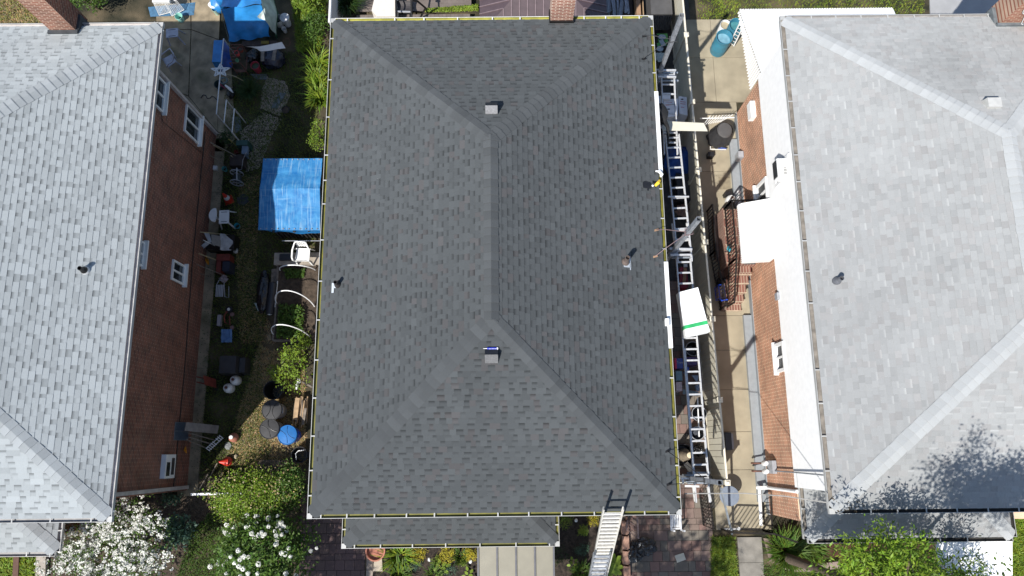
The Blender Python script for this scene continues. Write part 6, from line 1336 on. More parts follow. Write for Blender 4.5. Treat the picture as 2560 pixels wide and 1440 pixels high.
for k in range(7): xx = a.x + (b.x - a.x) * (k + .5) / 7; mb.beam((xx, b.y, .605), (xx, a.y, .605), .05, .012)
tag(mb.build('deck_box', mat('charcoal_ribbed', (.03, .03, .034), .6)), 'charcoal ribbed storage box below the ladder', 'storage box')
mb = MB(); c = at(1708, 522, .5); mb.blob((c.x, c.y, .35), .2, .18, .14, .4, 14, 9, 15, flat=-.3); tag(mb.build('canvas_sack', mat('dusty_pink_canvas', (.24, .15, .12), .9, var=.2, bump=.4), smooth=True), 'dusty pink canvas heap beneath the ladder', 'sack')
mb = MB(); a, b = at(1706, 660, .9), at(1728, 712, .9); mb.box(a.x, b.y, 0, b.x, a.y, .5); tag(mb.build('tool_chest', mat('cherry_red', (.2, .008, .02), .4)), 'cherry red tool chest under the longest ladder', 'tool chest')
mb = MB(); mb.beam(at(1709, 664, .55), at(1718, 664, .55), .1, .06); mb.build('paper_roll', TANKW); o = bpy.data.objects['paper_roll']; tag(o, 'small white roll on the red tool chest', 'roll')
mb = MB(); mb.beam(at(1713, 670, .56), at(1710, 710, .56), .1, .05); tag(mb.build('plank', CARD), 'brown offcut lying on the red tool chest', 'board')
# round tubs
def tub(px, py, r, h, label, stuff=True):
    p = at(px, py, h); t = thing('planter_tub', label, 'tub', (p.x, p.y, 0), 'black tubs under the ladder'); mb = MB(); mb.lathe((p.x, p.y, 0), [(r * .8, 0), (r, h), (r * 1.05, h), (r * 1.05, h - .03), (r * .93, h - .03), (r * .78, .05), (.001, .05)], 28); mb.build('body', BLACK, t, smooth=True)
    mb = MB(); mb.tube([(p.x + math.cos(a_) * r * 1.03, p.y + math.sin(a_) * r * 1.03, h + .005) for a_ in [k * .3 for k in range(22)]], .012, 5); mb.build('rim', GREY, t)
    if stuff: mb = MB(); mb.cbox((p.x - .03, p.y + .03, .06), .16, .16, .3, .4); mb.blob((p.x + .05, p.y - .08, .3), .12, .08, .05, .5, 10, 6, px); mb.build('contents', mat('dark_bits', (.05, .055, .065), .5, var=.5), t)
tub(1732, 872, .22, .6, 'black tub holding dark scraps just beyond the white carton'); tub(1748, 1034, .22, .55, 'black round tub beside the white bar', False); tub(1744, 1083, .2, .5, 'black tub with pale scraps, lower of the pair')
mb = MB(); c = at(1747, 1125, .2); mb.blob((c.x, c.y, .15), .16, .17, .14, .4, 16, 10, 30, flat=-.15, fr=5); tag(mb.build('black_bag', BBAG), 'small glossy black bag on the pavers', 'bag')
t = thing('travel_box', 'blue carton with a red end and pale lettering', 'carton', at(1695, 907)); z_ = .9; a, b = at(1686, 896, z_), at(1708, 921, z_)
mb = MB(); mb.box(a.x + .0, b.y, .3, b.x, a.y, z_); mb.build('body', mat('navy_carton', (.02, .04, .2), .5), t); mb = MB(); mb.box(a.x - .002, b.y - .002, .298, at(1691, 900, z_).x, a.y + .002, z_ + .002); mb.build('red_end', mat('crimson', (.35, .01, .05), .5), t)
fc = bpy.data.curves.new('lettering', 'FONT'); fc.body = 'Travel'; fc.size = .09; fc.extrude = .001; fo = bpy.data.objects.new('lettering', fc); scene.collection.objects.link(fo); fo.parent = t; fc.materials.append(GREY); bpy.context.view_layer.update(); lm = bpy.data.meshes.new_from_object(fo.evaluated_get(bpy.context.evaluated_depsgraph_get())); lm.materials.clear(); lm.materials.append(GREY); bpy.data.objects.remove(fo); fo = bpy.data.objects.new('lettering', lm); scene.collection.objects.link(fo); fo.parent = t; fo.location = Vector((at(1692, 910, z_).x, (a.y + b.y) / 2, z_ + .004)) - Vector(ORG[t.name])
mb = MB(); a, b = at(1712, 893, .8), at(1745, 912, .8); mb.box(a.x, b.y, .2, b.x, a.y, .8); tag(mb.build('small_carton', mat('violet_carton', (.05, .03, .12), .5, var=.5, scale=20)), 'violet printed carton under the ladder rungs', 'carton')
mb = MB(); a, b = at(1689, 927, .9), at(1707, 952, .9); mb.box(a.x, b.y, .3, b.x, a.y, .9, taper=.06); tag(mb.build('plastic_tote', mat('slate_tote', (.1, .17, .22), .4)), 'slate blue lidded tote beside the gutter', 'tote')
mb = MB(); mb.tube([at(1712, 917, .7), at(1719, 920, .7), at(1719, 930, .7), at(1710, 932, .7)], .05, 8); tag(mb.build('blue_tub', BLUEF), 'royal blue plastic handle beside the tote', 'handle tool')
mb = MB(); a, b = at(1690, 955, .95), at(1706, 977, .95); mb.box(a.x, b.y, .3, b.x, a.y, .95); tag(mb.build('small_carton', mat('pinkish_carton', (.36, .3, .33), .7, var=.2, scale=15)), 'pale pinkish carton below the slate tote', 'carton')
mb = MB(); mb.beam(at(1707, 979, .8), at(1746, 985, .8), .14, .04); tag(mb.build('plank', mat('slate_plank', (.12, .17, .2), .6)), 'slate blue plank crossing under the ladder', 'board')
mb = MB(); mb.prism([at(x, y, .6)[:2] for x, y in ((1730, 938), (1748, 938), (1744, 956))], .5, .55); mb.prism([at(x, y, .6)[:2] for x, y in ((1738, 964), (1750, 960), (1748, 978), (1742, 977))], .5, .6); tag(mb.build('offcut', mat('pale_blue_offcut', (.2, .26, .36), .6)), 'pale blue triangular offcuts under the ladder', 'offcut')
pole('pipe', at(1744, 995, 1.0), at(1748, 1092, 1.0), .02, WHITE, 'upright run of white pipe under the longest ladder', 'pipe')
# tall beige urn in dark tub
t = thing('standing_urn', 'tan tapered vessel with round cream lid in a dark tub', 'urn', at(1705, 1135)); p = at(1706, 1138, 0); mb = MB(); mb.lathe((p.x - .05, p.y, 0), [(.3, 0), (.33, .3), (.35, .3), (.3, .05), (.001, .05)], 26); mb.build('tub', BLACK, t, smooth=True)
mb = MB(); mb.lathe((p.x, p.y, .08), [(.2, 0), (.21, .2), (.14, .55), (.07, .9)], 20); mb.build('body', mat('tan_body', (.2, .165, .12), .6, var=.3), t, smooth=True); mb = MB(); mb.lathe((p.x, p.y, .98), [(.08, 0), (.085, .02), (.001, .035)], 20); mb.build('lid', mat('cream_lid', (.6, .5, .33), .6), t)
for (q0, q1, lb) in (((1714, 1158), (1737, 1188), 'pale plank propped under the ladder, upper one'), ((1731, 1178), (1748, 1198), 'greyer plank end beside the pale one')):
    mb = MB(); mb.beam(at(*q0, .6), at(*q1, .5), .16, .03); tag(mb.build('plank', mat('pale_plank', (.5, .46, .4), .7) if q0[0] == 1714 else DARKW), lb, 'board')
# tools at the eave
t = thing('nail_gun', 'yellow and black power tool resting on the gutter', 'power tool', onroof(1650, 460)); p = Vector((3.93, at(1650, 460, 5.45).y, 5.44)); mb = MB(); mb.tube([p + Vector((-.08, -.07, .06)), p + Vector((.0, .0, .1)), p + Vector((.05, .08, .06))], [.035, .05, .035], 8); mb.build('body', YEL, t); mb = MB(); mb.tube([p + Vector((-.02, 0, .08)), p + Vector((-.12, .05, .02))], .03, 6); mb.cbox(p + Vector((-.14, .04, 0)), .09, .07, .05, .6); mb.build('grip', BLKM, t); mb = MB(); mb.blob(p + Vector((-.14, -.06, .05)), .035, .03, .03, 0, 8, 6, 1); mb.build('tip', WHITE, t)
p = onroof(1616, 464); t = thing('shingle_scoop', 'flat black plastic scoop with stub handle on the roof', 'scoop', p); n_ = Vector((PC, 0, 1)).normalized(); sx = Vector((1, 0, -PC)).normalized(); mb = MB()
oct_ = [(-.1, -.08), (.1, -.08), (.13, -.05), (.13, .07), (.09, .1), (-.09, .1), (-.12, .07), (-.12, -.06)]
mb.add([p + sx * a_ + Vector((0, b_, 0)) + n_ * .03 for a_, b_ in oct_] + [p + sx * a_ + Vector((0, b_, 0)) + n_ * .012 for a_, b_ in oct_], [tuple(range(8))] + [(8 + (i + 1) % 8, (i + 1) % 8, i, 8 + i) for i in range(8)]); mb.build('blade', BLACK, t); mb = MB(); mb.beam(p + sx * .04 + Vector((0, -.08, .02)), p + sx * .04 + Vector((0, -.14, .02)), .04, .02, up=n_); mb.build('handle', BLACK, t)
mb = MB(); c = Vector((4.0, at(1652, 432, 5.45).y, 5.45)); mb.tube([c + Vector((-.1, .05, .0)), c + Vector((0, .02, .05)), c + Vector((.05, -.06, .03)), c + Vector((.02, -.12, .02))], [.02, .04, .05, .03], 8); tag(mb.build('flashing_offcut', WHITE), 'curled white metal offcut at the end of the white gutter cover', 'offcut')
mb = MB(); c = Vector((3.97, at(1664, 805, 5.46).y, 5.44)); mb.tube([c + Vector((0, -.1, .05)), c + Vector((0, .08, .07))], .06, 12); mb.box(c.x - .05, c.y - .1, 5.42, c.x + .09, c.y + .06, 5.44); tag(mb.build('coil_roll', WHITE), 'white metal roll sitting on the lower gutter cover', 'roll')
p = onroof(1229, 872); t = thing('caulk_tube', 'blue and white caulk tube lying at the lower roof vent', 'caulk tube', p); p = p + Vector((0, 0, .06)); mb = MB(); mb.tube([p + Vector((-.1, 0, 0)), p + Vector((.12, 0, 0))], .028, 12); mb.build('body', mat('caulk_blue', (.02, .04, .45), .4), t, smooth=True)
mb = MB(); mb.tube([p + Vector((.12, 0, 0)), p + Vector((.15, 0, 0))], .029, 12); mb.tube([p + Vector((-.1, 0, 0)), p + Vector((-.19, 0, 0))], [.01, .005], 8); mb.build('cap', WHITE, t); mb = MB()
for k in range(5): mb.beam(p + Vector((-.06 + k * .035, -.012, .027)), p + Vector((-.04 + k * .035, -.012, .027)), .012, .003)
mb.build('printing', WHITE, t)
# ------------------------------------------------------------------ right driveway things
def barrel(px, py, r, h, label, m, inner, tilt=0):
    p = at(px, py, h); t = thing('barrel', label, 'barrel', (p.x, p.y, 0)); mb = MB(); mb.lathe((p.x, p.y, .05), [(r * .95, 0), (r, .05), (r, h * .3), (r * 1.02, h * .33), (r, h * .36), (r, h * .62), (r * 1.02, h * .66), (r, h * .7), (r, h - .08), (r * 1.03, h - .05), (r * .95, h - .05), (r * .93, h * .5), (r * .9, .06), (.001, .06)], 30); mb.build('body', m, t, smooth=True)
    mb = MB(); mb.lathe((p.x, p.y, .05), [(r * .92, h * .72), (.001, h * .72)], 26); mb.build('water', inner, t)
barrel(1811, 92, .28, .95, 'large open blue barrel in the sun', STEELB, mat('water_blue', (.16, .32, .4), .15, var=.2)); barrel(1842, 62, .26, .9, 'blue barrel half behind the white awning louvres', STEELB, mat('teal_in', (.06, .2, .22), .3))
barrel(1814, 62, .19, .55, 'white bucket behind the large blue barrel', WHITE, mat('tan_in', (.35, .3, .2), .6))
mb = MB(); A_, B_ = at(1862, 45, 1.7), at(1828, 115, .2)
for s_ in (-.09, .09): mb.beam(A_ + Vector((s_, 0, 0)), B_ + Vector((s_, 0, 0)), .03, .03)
for k in range(9): u = k / 9; mb.beam(A_.lerp(B_, u) + Vector((-.09, 0, 0)), A_.lerp(B_, u + .09) + Vector((.09, 0, 0)), .012, .02)
tag(mb.build('wire_trellis', WHITE), 'white wire trellis panel leaning across the blue barrels', 'trellis')
# covered grill on the driveway + white rack
t = thing('covered_grill', 'black vinyl covered round grill on the sunny driveway', 'grill', at(1800, 350)); c = at(1812, 325, .75)
mb = MB(); 
def gc(u, v):
    a_ = u * 2 * math.pi; r_ = (.22 + .1 * v + .02 * math.sin(a_ * 9) * v) * (1 + .12 * math.cos(2 * a_)); return Vector((c.x - .04 * v + math.cos(a_) * r_ * 1.15, c.y - .02 * v + math.sin(a_) * r_ * 1.35, max(.1, .75 - v * .64 + .04 * math.sin(v * 3))))
mb.grid(gc, 54, 8); mb.build('cover', BCOV, t, smooth=True); mb = MB(); mb.lathe((c.x + .0, c.y + .0, .74), [(.235, 0), (.2, .05), (.001, .07)], 24, sx=1.1, sy=1.2); mb.build('lid', GCOV, t, smooth=True)
t = thing('drying_rack', 'white wire drying rack folded behind the black grill', 'drying rack', at(1790, 300)); mb = MB()
for k in range(8): mb.tube([at(1758 + k * 6, 312 - k * 1, .5), at(1776 + k * 8, 290 - k * .5, 1.0)], .012, 5)
mb.tube([at(1750, 296, .9), at(1836, 294, .95)], .018, 6); mb.tube([at(1776, 373, .3), at(1815, 374, .3)], .014, 5); mb.tube([at(1776, 366, .3), at(1776, 374, .3)], .014, 5); mb.build('frame', WPLAS, t)
mb = MB(); mb.blob(at(1806, 372, .25), .15, .05, .05, .3, 10, 6, 7); tag(mb.build('blue_cloth', mat('denim', (.06, .1, .3), .8)), 'small blue cloth poking from under the grill cover', 'cloth')
mb = MB(); c = at(1778, 385, .3); mb.cbox((c.x, c.y, 0), .2, .16, .3); tag(mb.build('black_box', BLACK), 'little black box at the foot of the grill', 'box')
mb = MB(); c = at(1812, 458, .052); mb.box(c.x - .2, c.y - .22, .05, c.x + .2, c.y + .22, .056); tag(mb.build('hatch_plate', mat('plate_tan', (.22, .185, .125), .8, var=.2)), 'square tan cover plate set in the driveway', 'plate')
z_, y_ = zonwall(1850, 396, VX - .03); mb = MB(); mb.box(VX - .2, y_ - .12, .35, VX - .03, y_ + .1, .75)
for k in range(4): mb.box(VX - .21, y_ - .1 + k * .05, .36, VX - .2, y_ - .07 + k * .05, .74)
tag(mb.build('wall_vent', GREY), 'grey ribbed vent at the foot of the brick wall', 'vent')
# propane tank by the railing
t = tank(1827, 498, 'white propane tank beside the black railing', 'propane tanks'); 
del t['group']
mb = MB(); c = at(1824, 487, .3); mb.cbox((c.x - .05, c.y + .05, .05), .22, .12, .3, .3); tag(mb.build('black_box', BLACK), 'black regulator box behind the white propane tank', 'box')
for k, (px, py) in enumerate(((1848, 480), (1849, 494), (1850, 508))): mb = MB(); c = at(px, py, .3); mb.lathe((c.x, c.y, .18), [(.05, 0), (.065, .1), (.001, .12)], 14); tag(mb.build('white_pot', WPLAS, smooth=True), ['white pot on the grey kerb, farthest from the canopy', 'white pot on the grey kerb, middle one', 'white pot on the grey kerb, touching the canopy'][k], 'pot', 'white pots on the grey kerb')
# landing and steps
t = thing('entry_steps', 'brick entry landing and five brick steps under the white canopy', 'steps', (7.3, 5, 0)); LZ = 1.0
ya = at(1830, 520, LZ).y; yb_ = at(1850, 663, LZ).y; xw = at(1812, 600, LZ).x
mb = MB(); mb.box(xw, yb_, .05, VX - .03, ya, LZ); o = mb.build('landing', BR_T, t); o.data.materials.append(brick('brick_side', (.25, .11, .08), (.19, .085, .065), (.36, .3, .24), 'x'))
for pl_ in o.data.polygons:
    if abs(pl_.normal.x) > .5: pl_.material_index = 1
mb = MB(); mb.box(xw + .55, yb_ + .02, LZ, VX - .04, at(1850, 605, LZ).y, LZ + .03); mb.build('door_mat', mat('mat_grey', (.07, .07, .07), .9), t)
sy = yb_; n_ = 6
for k in range(5):
    z1 = LZ - (k + 1) * LZ / n_; x0_ = xw + .12; x1_ = VX - .14 - k * .05; m2 = MB(); m2.box(x0_, sy - .275, .05, x1_, sy + .0, z1); m2.build('step', BR_T, t)
    m2 = MB(); m2.box(x0_, sy - .285, z1 - .05, x1_ + .02, sy - .262, z1 + .004); m2.build('nosing', mat('mortar_edge', (.42, .33, .24), .9, var=.3), t); sy -= .262
mb = MB(); mb.box(xw - .03, sy, .05, xw + .115, yb_ + .0, .25); mb.box(xw - .12, ya - 1.5, .05, xw - .005, ya - .02, .28); mb.build('curb', mat('brick_curb', (.2, .14, .11), .9, var=.3), t)
def railing(pts, label, hgt=.9, sp_=.115):
    t = thing('iron_railing', label, 'railing', pts[0]); pts = [Vector(q) for q in pts]
    for a_, b_ in zip(pts[:-1], pts[1:]):
        u_ = Vector((0, 0, hgt)); m2 = MB(); m2.beam(a_ + u_, b_ + u_, .045, .03); m2.build('top_rail', IRON, t); m2 = MB(); m2.beam(a_ + Vector((0, 0, .1)), b_ + Vector((0, 0, .1)), .03, .02); m2.build('bottom_rail', IRON, t)
        n_ = max(2, int((b_ - a_).length / sp_))
        for k in range(n_ + 1): c = a_.lerp(b_, k / n_); m2 = MB(); r_ = .022 if k in (0, n_) else .009; m2.box(c.x - r_, c.y - r_, c.z, c.x + r_, c.y + r_, c.z + hgt); m2.build('baluster', IRON, t)
    return t
railing([(xw + .9, ya - .05, LZ), (xw + .05, ya - .05, LZ), (xw + .05, yb_, LZ), (xw + .15, sy + .1, .12)], 'black iron railing round the brick landing and down its steps')
railing([(xw - .25, at(1790, 530).y, .05), (xw - .25, at(1790, 640).y, .05), (xw - .05, at(1825, 775).y, .05)], 'lower black iron railing along the outside of the brick steps', .75)
mb = MB(); c = at(1823, 623, 1.2)
t = thing('garden_ornament', 'dark and aqua ornament hanging on the iron railing', 'ornament', c); mb.blob(c, .05, .11, .08, .3, 8, 6, 2); mb.build('body', AQUA, t); mb = MB(); mb.tube([c + Vector((-.02, -.12, 0)), c + Vector((.02, .14, .05))], .04, 6); mb.tube([c + Vector((0, -.05, 0)), c + Vector((-.16, -.08, 0))], [.03, .01], 6); mb.build('arm', BLACK, t)
t = thing('shopping_cart', 'small blue wire cart in the fence shadow', 'cart', at(1803, 730)); a, b = at(1796, 712, .7), at(1812, 744, .7); mb = MB()
for zz_ in (.25, .7): mb.tube([(a.x, a.y, zz_), (b.x, a.y, zz_), (b.x + .03, b.y, zz_), (a.x + .02, b.y, zz_), (a.x, a.y, zz_)], .014, 5)
for k in range(5): y__ = a.y + (b.y - a.y) * k / 4; mb.tube([(a.x, y__, .7), (a.x, y__, .25), (b.x, y__, .25), (b.x, y__, .7)], .008, 4)
mb.tube([(a.x, b.y - .02, .7), (a.x, b.y - .15, .95), (b.x, b.y - .12, .95), (b.x, b.y, .7)], .022, 5); mb.build('basket', BLUEF, t); mb = MB(); mb.box(a.x + .03, b.y + .04, .26, b.x - .03, a.y - .03, .5); mb.build('carton', mat('tan_box', (.25, .2, .17), .8), t)
mb = MB(); c = at(1806, 700, .5); mb.blob((c.x, c.y, .3), .16, .12, .25, .3, 10, 8, 3, flat=-.3); tag(mb.build('planter_pot', BLACK), 'dark round pot standing above the blue cart', 'pot')
bush('shrub', 'tiny olive plant squeezed between railing and blue cart', 'plant', (at(1819, 722)[0], at(1819, 722)[1], .3), .08, .1, .12, L_MID, 8, 8, .03, .05, stems=False)
# bins near the far end
t = thing('wheeled_bin', 'dark navy plastic bin lying by the cream fence', 'bin', at(1825, 1105)); a, b = at(1812, 1080, .45), at(1838, 1126, .45); mb = MB(); mb.box(a.x, b.y, .05, b.x - .08, a.y, .45, taper=.06); mb.build('body', mat('navy_bin', (.02, .025, .035), .35), t); mb = MB(); mb.box(b.x - .075, b.y + .05, .1, b.x + .0, a.y - .05, .35); mb.build('lid', GREY, t)
mb = MB(); c = at(1824, 1240, .6); mb.lathe((c.x, c.y, .0), [(.05, 0), (.05, .55), (.29, .56), (.3, .59), (.001, .6)], 30); tag(mb.build('round_table', mat('grey_table', (.16, .19, .24), .6, var=.1)), 'round grey table beside the gate', 'table')
t = thing('iron_gate', 'black scrolled iron gate leaf folded along the driveway edge', 'gate', at(1790, 1290)); A_, B_ = at(1771, 1234, 1.2), at(1782, 1322, 1.2); A_.z = B_.z = 0; m2 = MB(); m2.beam(A_ + Vector((0, 0, 1.3)), B_ + Vector((0, 0, 1.3)), .04, .04); m2.beam(A_ + Vector((0, 0, .12)), B_ + Vector((0, 0, .12)), .04, .04); m2.build('frame', IRON, t)
for k in range(11): c = A_.lerp(B_, k / 10); m2 = MB(); m2.box(c.x - .01, c.y - .01, .1, c.x + .01, c.y + .01, 1.42); m2.build('baluster', IRON, t)
m2 = MB()
for k in range(6):
    c = A_.lerp(B_, (k + .5) / 6)
    for zz_ in (.4, .8, 1.1): m2.tube([(c.x, c.y + math.cos(a_) * .08, zz_ + math.sin(a_) * .12) for a_ in [q * .6 for q in range(10)]], .009, 4)
m2.build('scroll', IRON, t)
railing([at(1802, 1322), at(1905, 1325)], 'black iron front gate across the driveway end', 1.15, .12)
railing([at(1905, 1325), at(1960, 1345)], 'short black iron fence piece joining the brick corner', 1.1, .12)
mb = MB(); mb.beam(at(1802, 1220, 1.9), at(1830, 1335, .3), .05, .05); tag(mb.build('post', GALV), 'long grey post slanting over the black gate', 'post')
mb = MB(); mb.tube([at(1810, 1322, .25), at(1848, 1322, .25)], .03, 6); mb.lathe(at(1846, 1321, .22), [(.06, 0), (.05, .05)], 10); tag(mb.build('latch_bar', ALU), 'silver latch bar at the foot of the gate', 'latch')
railing([at(1905, 1235), at(1908, 1310)], 'small side railing by the white downspout', .8, .2)
# overhead cables
mb = MB(); mb.tube([at(1712, 1234, 4.8), at(1860, 1233, 4.6), at(1960, 1240, 4.9), at(2072, 1257, 5.35)], .014, 5); tag(mb.build('overhead_cable', mat('grey_cable', (.3, .29, .27), .6)), 'grey cable spanning from the eave to the right house', 'cable')
# front yard, centre
GARD = mat('greyed_white_paint', (.5, .51, .53), .6, var=.08)
t = thing('garden_chair', 'white slatted wooden chair poking out below the front eave', 'chair', at(1690, 1300)); mb = MB()
for k in range(5): mb.beam(at(1680 + k * 4.6, 1270, .6), at(1681 + k * 4.6, 1318, .42), .032, .02)
mb.build('seat', WHITE, t)
for x_ in (1676, 1701): mb = MB(); mb.beam(at(x_, 1270, .62), at(x_ + 2, 1326, .45), .035, .03); mb.build('armrest', GARD, t); mb = MB(); c = at(x_ + 2, 1326, .0); mb.box(c.x - .03, c.y, .03, c.x + .03, c.y + .05, .45); mb.build('leg', WHITE, t)
mb = MB(); mb.beam(at(1677, 1322, .38), at(1703, 1321, .38), .04, .05); mb.build('rail', WHITE, t)
mb = MB(); c = at(1606, 1374, .25); mb.blob((c.x + .1, c.y + .06, .16), .3, .26, .22, .22, 24, 14, 12, flat=-.16, fr=2.5); mb.blob((c.x - .22, c.y - .13, .12), .24, .27, .18, .22, 20, 12, 22, flat=-.12, fr=2.5); tag(mb.build('trash_bag', BBAG), 'full glossy black trash bag on the pavers', 'trash bag')
mb = MB(); p4 = [at(x, y, .05) for x, y in ((1687, 1389), (1709, 1382), (1715, 1399), (1693, 1407))]; mb.prism([q[:2] for q in p4], .03, .05); mb.prism([(p4[0].lerp(p4[3], .45))[:2], (p4[1].lerp(p4[2], .45))[:2], (p4[1].lerp(p4[2], .52))[:2], (p4[0].lerp(p4[3], .52))[:2]], .03, .056); tag(mb.build('siding_scrap', CREAM), 'small square of cream siding dropped on the pavers', 'scrap')
# red edging blocks with notches
yy_ = at(1560, 1300).y; i = 0
while yy_ > -6:
    mb = MB(); x0_ = at(1552, 1300).x; L_ = .42; mb.prism([(x0_, yy_ - .02), (x0_ + .14, yy_ - .04), (x0_ + .2, yy_), (x0_ + .2, yy_ - L_ + .04), (x0_ + .14, yy_ - L_), (x0_, yy_ - L_ + .02)], 0, .2); tag(mb.build('edging_block', mat('salmon_block', (.36, .21, .15), .9, var=.15)), 'salmon concrete edging block along the bed under the ladder', 'edging block', 'salmon blocks edging the bed'); yy_ -= L_ + .015; i += 1
mb = MB(); mb.beam(at(1566, 1290, .12), at(1569, 1440, .12), .06, .05); tag(mb.build('timber_edge', mat('brown_edge', (.06, .03, .02), .9)), 'thin brown timber strip along the salmon blocks', 'timber')
t = thing('trellis', 'small dark trellis frame by the salmon edging', 'trellis', at(1580, 1310)); mb = MB(); mb.beam(at(1568, 1300, .7), at(1566, 1325, .5), .03, .03); mb.beam(at(1593, 1292, .8), at(1596, 1346, .3), .05, .04); 
for k in range(4): mb.beam(at(1568, 1300 + k * 8, .6 - k * .08), at(1593, 1318 + k * 9, .55 - k * .08), .02, .02)
mb.build('frame', mat('old_pinkish_wood', (.17, .12, .11), .9), t)
# terracotta bowl, splash block
t = thing('terracotta_planter', 'large terracotta bowl under the porch gutter', 'planter', at(938, 1380)); c = at(938, 1378, .4); mb = MB(); mb.lathe((c.x, c.y, 0), [(.16, 0), (.27, .36), (.3, .36), (.3, .41), (.26, .41), (.24, .3), (.001, .28)], 34); mb.build('bowl', TERRA, t, smooth=True)
mb = MB(); mb.prism([at(x, y)[:2] for x, y in ((937, 1392), (956, 1393), (958, 1427), (934, 1427))], .03, .1); tag(mb.build('splash_block', mat('splash_concrete', (.4, .34, .26), .9, var=.1)), 'pale concrete splash block below the terracotta bowl', 'splash block')
# translucent porch awning
t = thing('patio_awning', 'beige panel awning with dark ribs below the porch roof', 'awning', at(1290, 1400)); za, zb_ = 2.7, 2.35; A_, B_ = at(1195, 1372, za), at(1384, 1366, za); ysh = PY0 - .02; PAN = mat('beige_panel', (.19, .175, .13), .45, var=.08, scale=3); n_ = 4
x0_, x1_ = A_.x, B_.x
for k in range(n_):
    xa, xb = x0_ + (x1_ - x0_) * k / n_ + .025, x0_ + (x1_ - x0_) * (k + 1) / n_ - .025; mb = MB(); mb.add([(xa, ysh, za), (xb, ysh, za), (xb, ysh - 2.2, zb_), (xa, ysh - 2.2, zb_), (xa, ysh, za - .01), (xb, ysh, za - .01), (xb, ysh - 2.2, zb_ - .01), (xa, ysh - 2.2, zb_ - .01)], [(3, 2, 1, 0), (4, 5, 6, 7), (0, 4, 7, 3), (1, 2, 6, 5)]); mb.build('panel', PAN, t)
for k in range(n_ + 1): xx = x0_ + (x1_ - x0_) * k / n_; mb = MB(); mb.beam((xx, ysh, za + .015), (xx, ysh - 2.2, zb_ + .015), .045, .04); mb.build('rib', mat('rib_grey', (.08, .08, .09), .5), t)
for xx in (x0_ + .03, x1_ - .03): mb = MB(); mb.box(xx - .03, ysh - 2.15, 0, xx + .03, ysh - 2.09, zb_); mb.build('post', GALV, t)
# garden plants in the front bed
def mound(px, py, r, h, m, label, name='dwarf_shrub', cat='shrub', n=26, per=12, size=.05, asp=.3, grp=None):
    p = at(px, py); return bush(name, label, cat, (p.x, p.y, h * .35), r, r * .9, h * .7, m, n, per, r * .16, size, grp, asp, stems=False, shell=.35)
for a_ in ((1046, 1384, .33, .35, 'wide golden thread shrub, leftmost of the golden three'), (1118, 1384, .3, .35, 'golden thread shrub in the middle of the golden three'), (1178, 1384, .27, .35, 'golden thread shrub touching the panel awning')): mound(a_[0], a_[1], a_[2], a_[3], L_YEL, a_[4], n=50, grp='golden shrubs along the porch gutter')
mound(1040, 1408, .24, .22, L_GREY, 'blue green spiky mound left of the olive shrub'); mound(1126, 1422, .26, .22, L_GREY, 'blue green spiky mound near the middle of the bed'); mound(1088, 1403, .17, .22, L_LIME, 'small round olive lime shrub between two golden ones', n=24); mound(1158, 1405, .17, .22, L_LIME, 'small round olive lime shrub near the awning', n=24)
tuft('arching daylily clump right of the terracotta bowl', 1000, 1388, .55, .4, L_BRT, 160, 'daylily', 'daylily', .035, 1.1); tuft('low leafy green clump at the frame edge of the bed', 1000, 1432, .5, .3, L_MID, 200, 'plant', 'perennial', .04, 1.0); tuft('thin grassy clump between golden shrubs', 1150, 1392, .35, .3, L_MID, 110, w_=.02); tuft('thin grass blades at the bottom of the bed', 1085, 1438, .4, .35, L_MID, 120, w_=.02)
def hosta(px, py, r, n, label, m=L_LIME):
    p = at(px, py, .1); t = thing('hosta', label, 'plant', (p.x, p.y, 0)); mb = MB()
    for k in range(n):
        a_ = k * 2.4; q = r * math.sqrt((k + .7) / n); c = Vector((p.x + math.cos(a_) * q, p.y + math.sin(a_) * q, .22 - q * .25)); d = Vector((math.cos(a_), math.sin(a_), -.25)); s_ = Vector((-math.sin(a_), math.cos(a_), 0)); L_ = r * .36; kk = random.uniform(.8, 1.25)
        mb.add([c - d * L_, c - d * L_ * .4 + s_ * L_ * .6, c + d * L_ * .4 + s_ * L_ * .55, c + d * L_, c + d * L_ * .4 - s_ * L_ * .55, c - d * L_ * .4 - s_ * L_ * .6], [(5, 4, 3, 2, 1, 0)], (kk, kk, kk))
    mb.build('leaves', m, t)
hosta(1103, 1420, .24, 9, 'lime broad leaf plant in the middle of the bed'); hosta(1172, 1437, .2, 7, 'lime broad leaf plant beside the awning, low in the bed'); hosta(1528, 1412, .32, 20, 'lime hosta with big leaves right of the leaning ladder', L_LIME); hosta(1433, 1410, .18, 7, 'lime hosta left of the leaning ladder', L_LIME)
mound(1458, 1326, .22, .3, L_LIME, 'round bright shrub left of the ladder top', n=40); mound(1453, 1372, .25, .25, L_GREY, 'blue green mound below the round bright shrub', n=34); mound(1396, 1388, .3, .4, L_DK, 'dark green lacy shrub by the awning corner', n=30); mound(1410, 1298, .3, .3, L_LIME, 'yellow green ground plant in the corner under the eave', n=36); mound(1485, 1296, .25, .15, L_YEL, 'yellow creeping plant under the eave by the ladder', n=30)
tuft('green grassy clump under the lower ladder', 1455, 1430, .5, .4, L_MID, 200, w_=.02)
# white stones
for px, py, lb in ((1073, 1399, 'white stone between blue green and olive shrubs'), (1176, 1404, 'white stone near the awning side of the bed'), (1440, 1301, 'small white stone under the eave by the ladder')): mb = MB(); c = at(px, py, .05); mb.blob((c.x, c.y, .04), .05, .06, .05, .2, 8, 6, px, flat=-.04); tag(mb.build('stone', WPLAS), lb, 'stone')
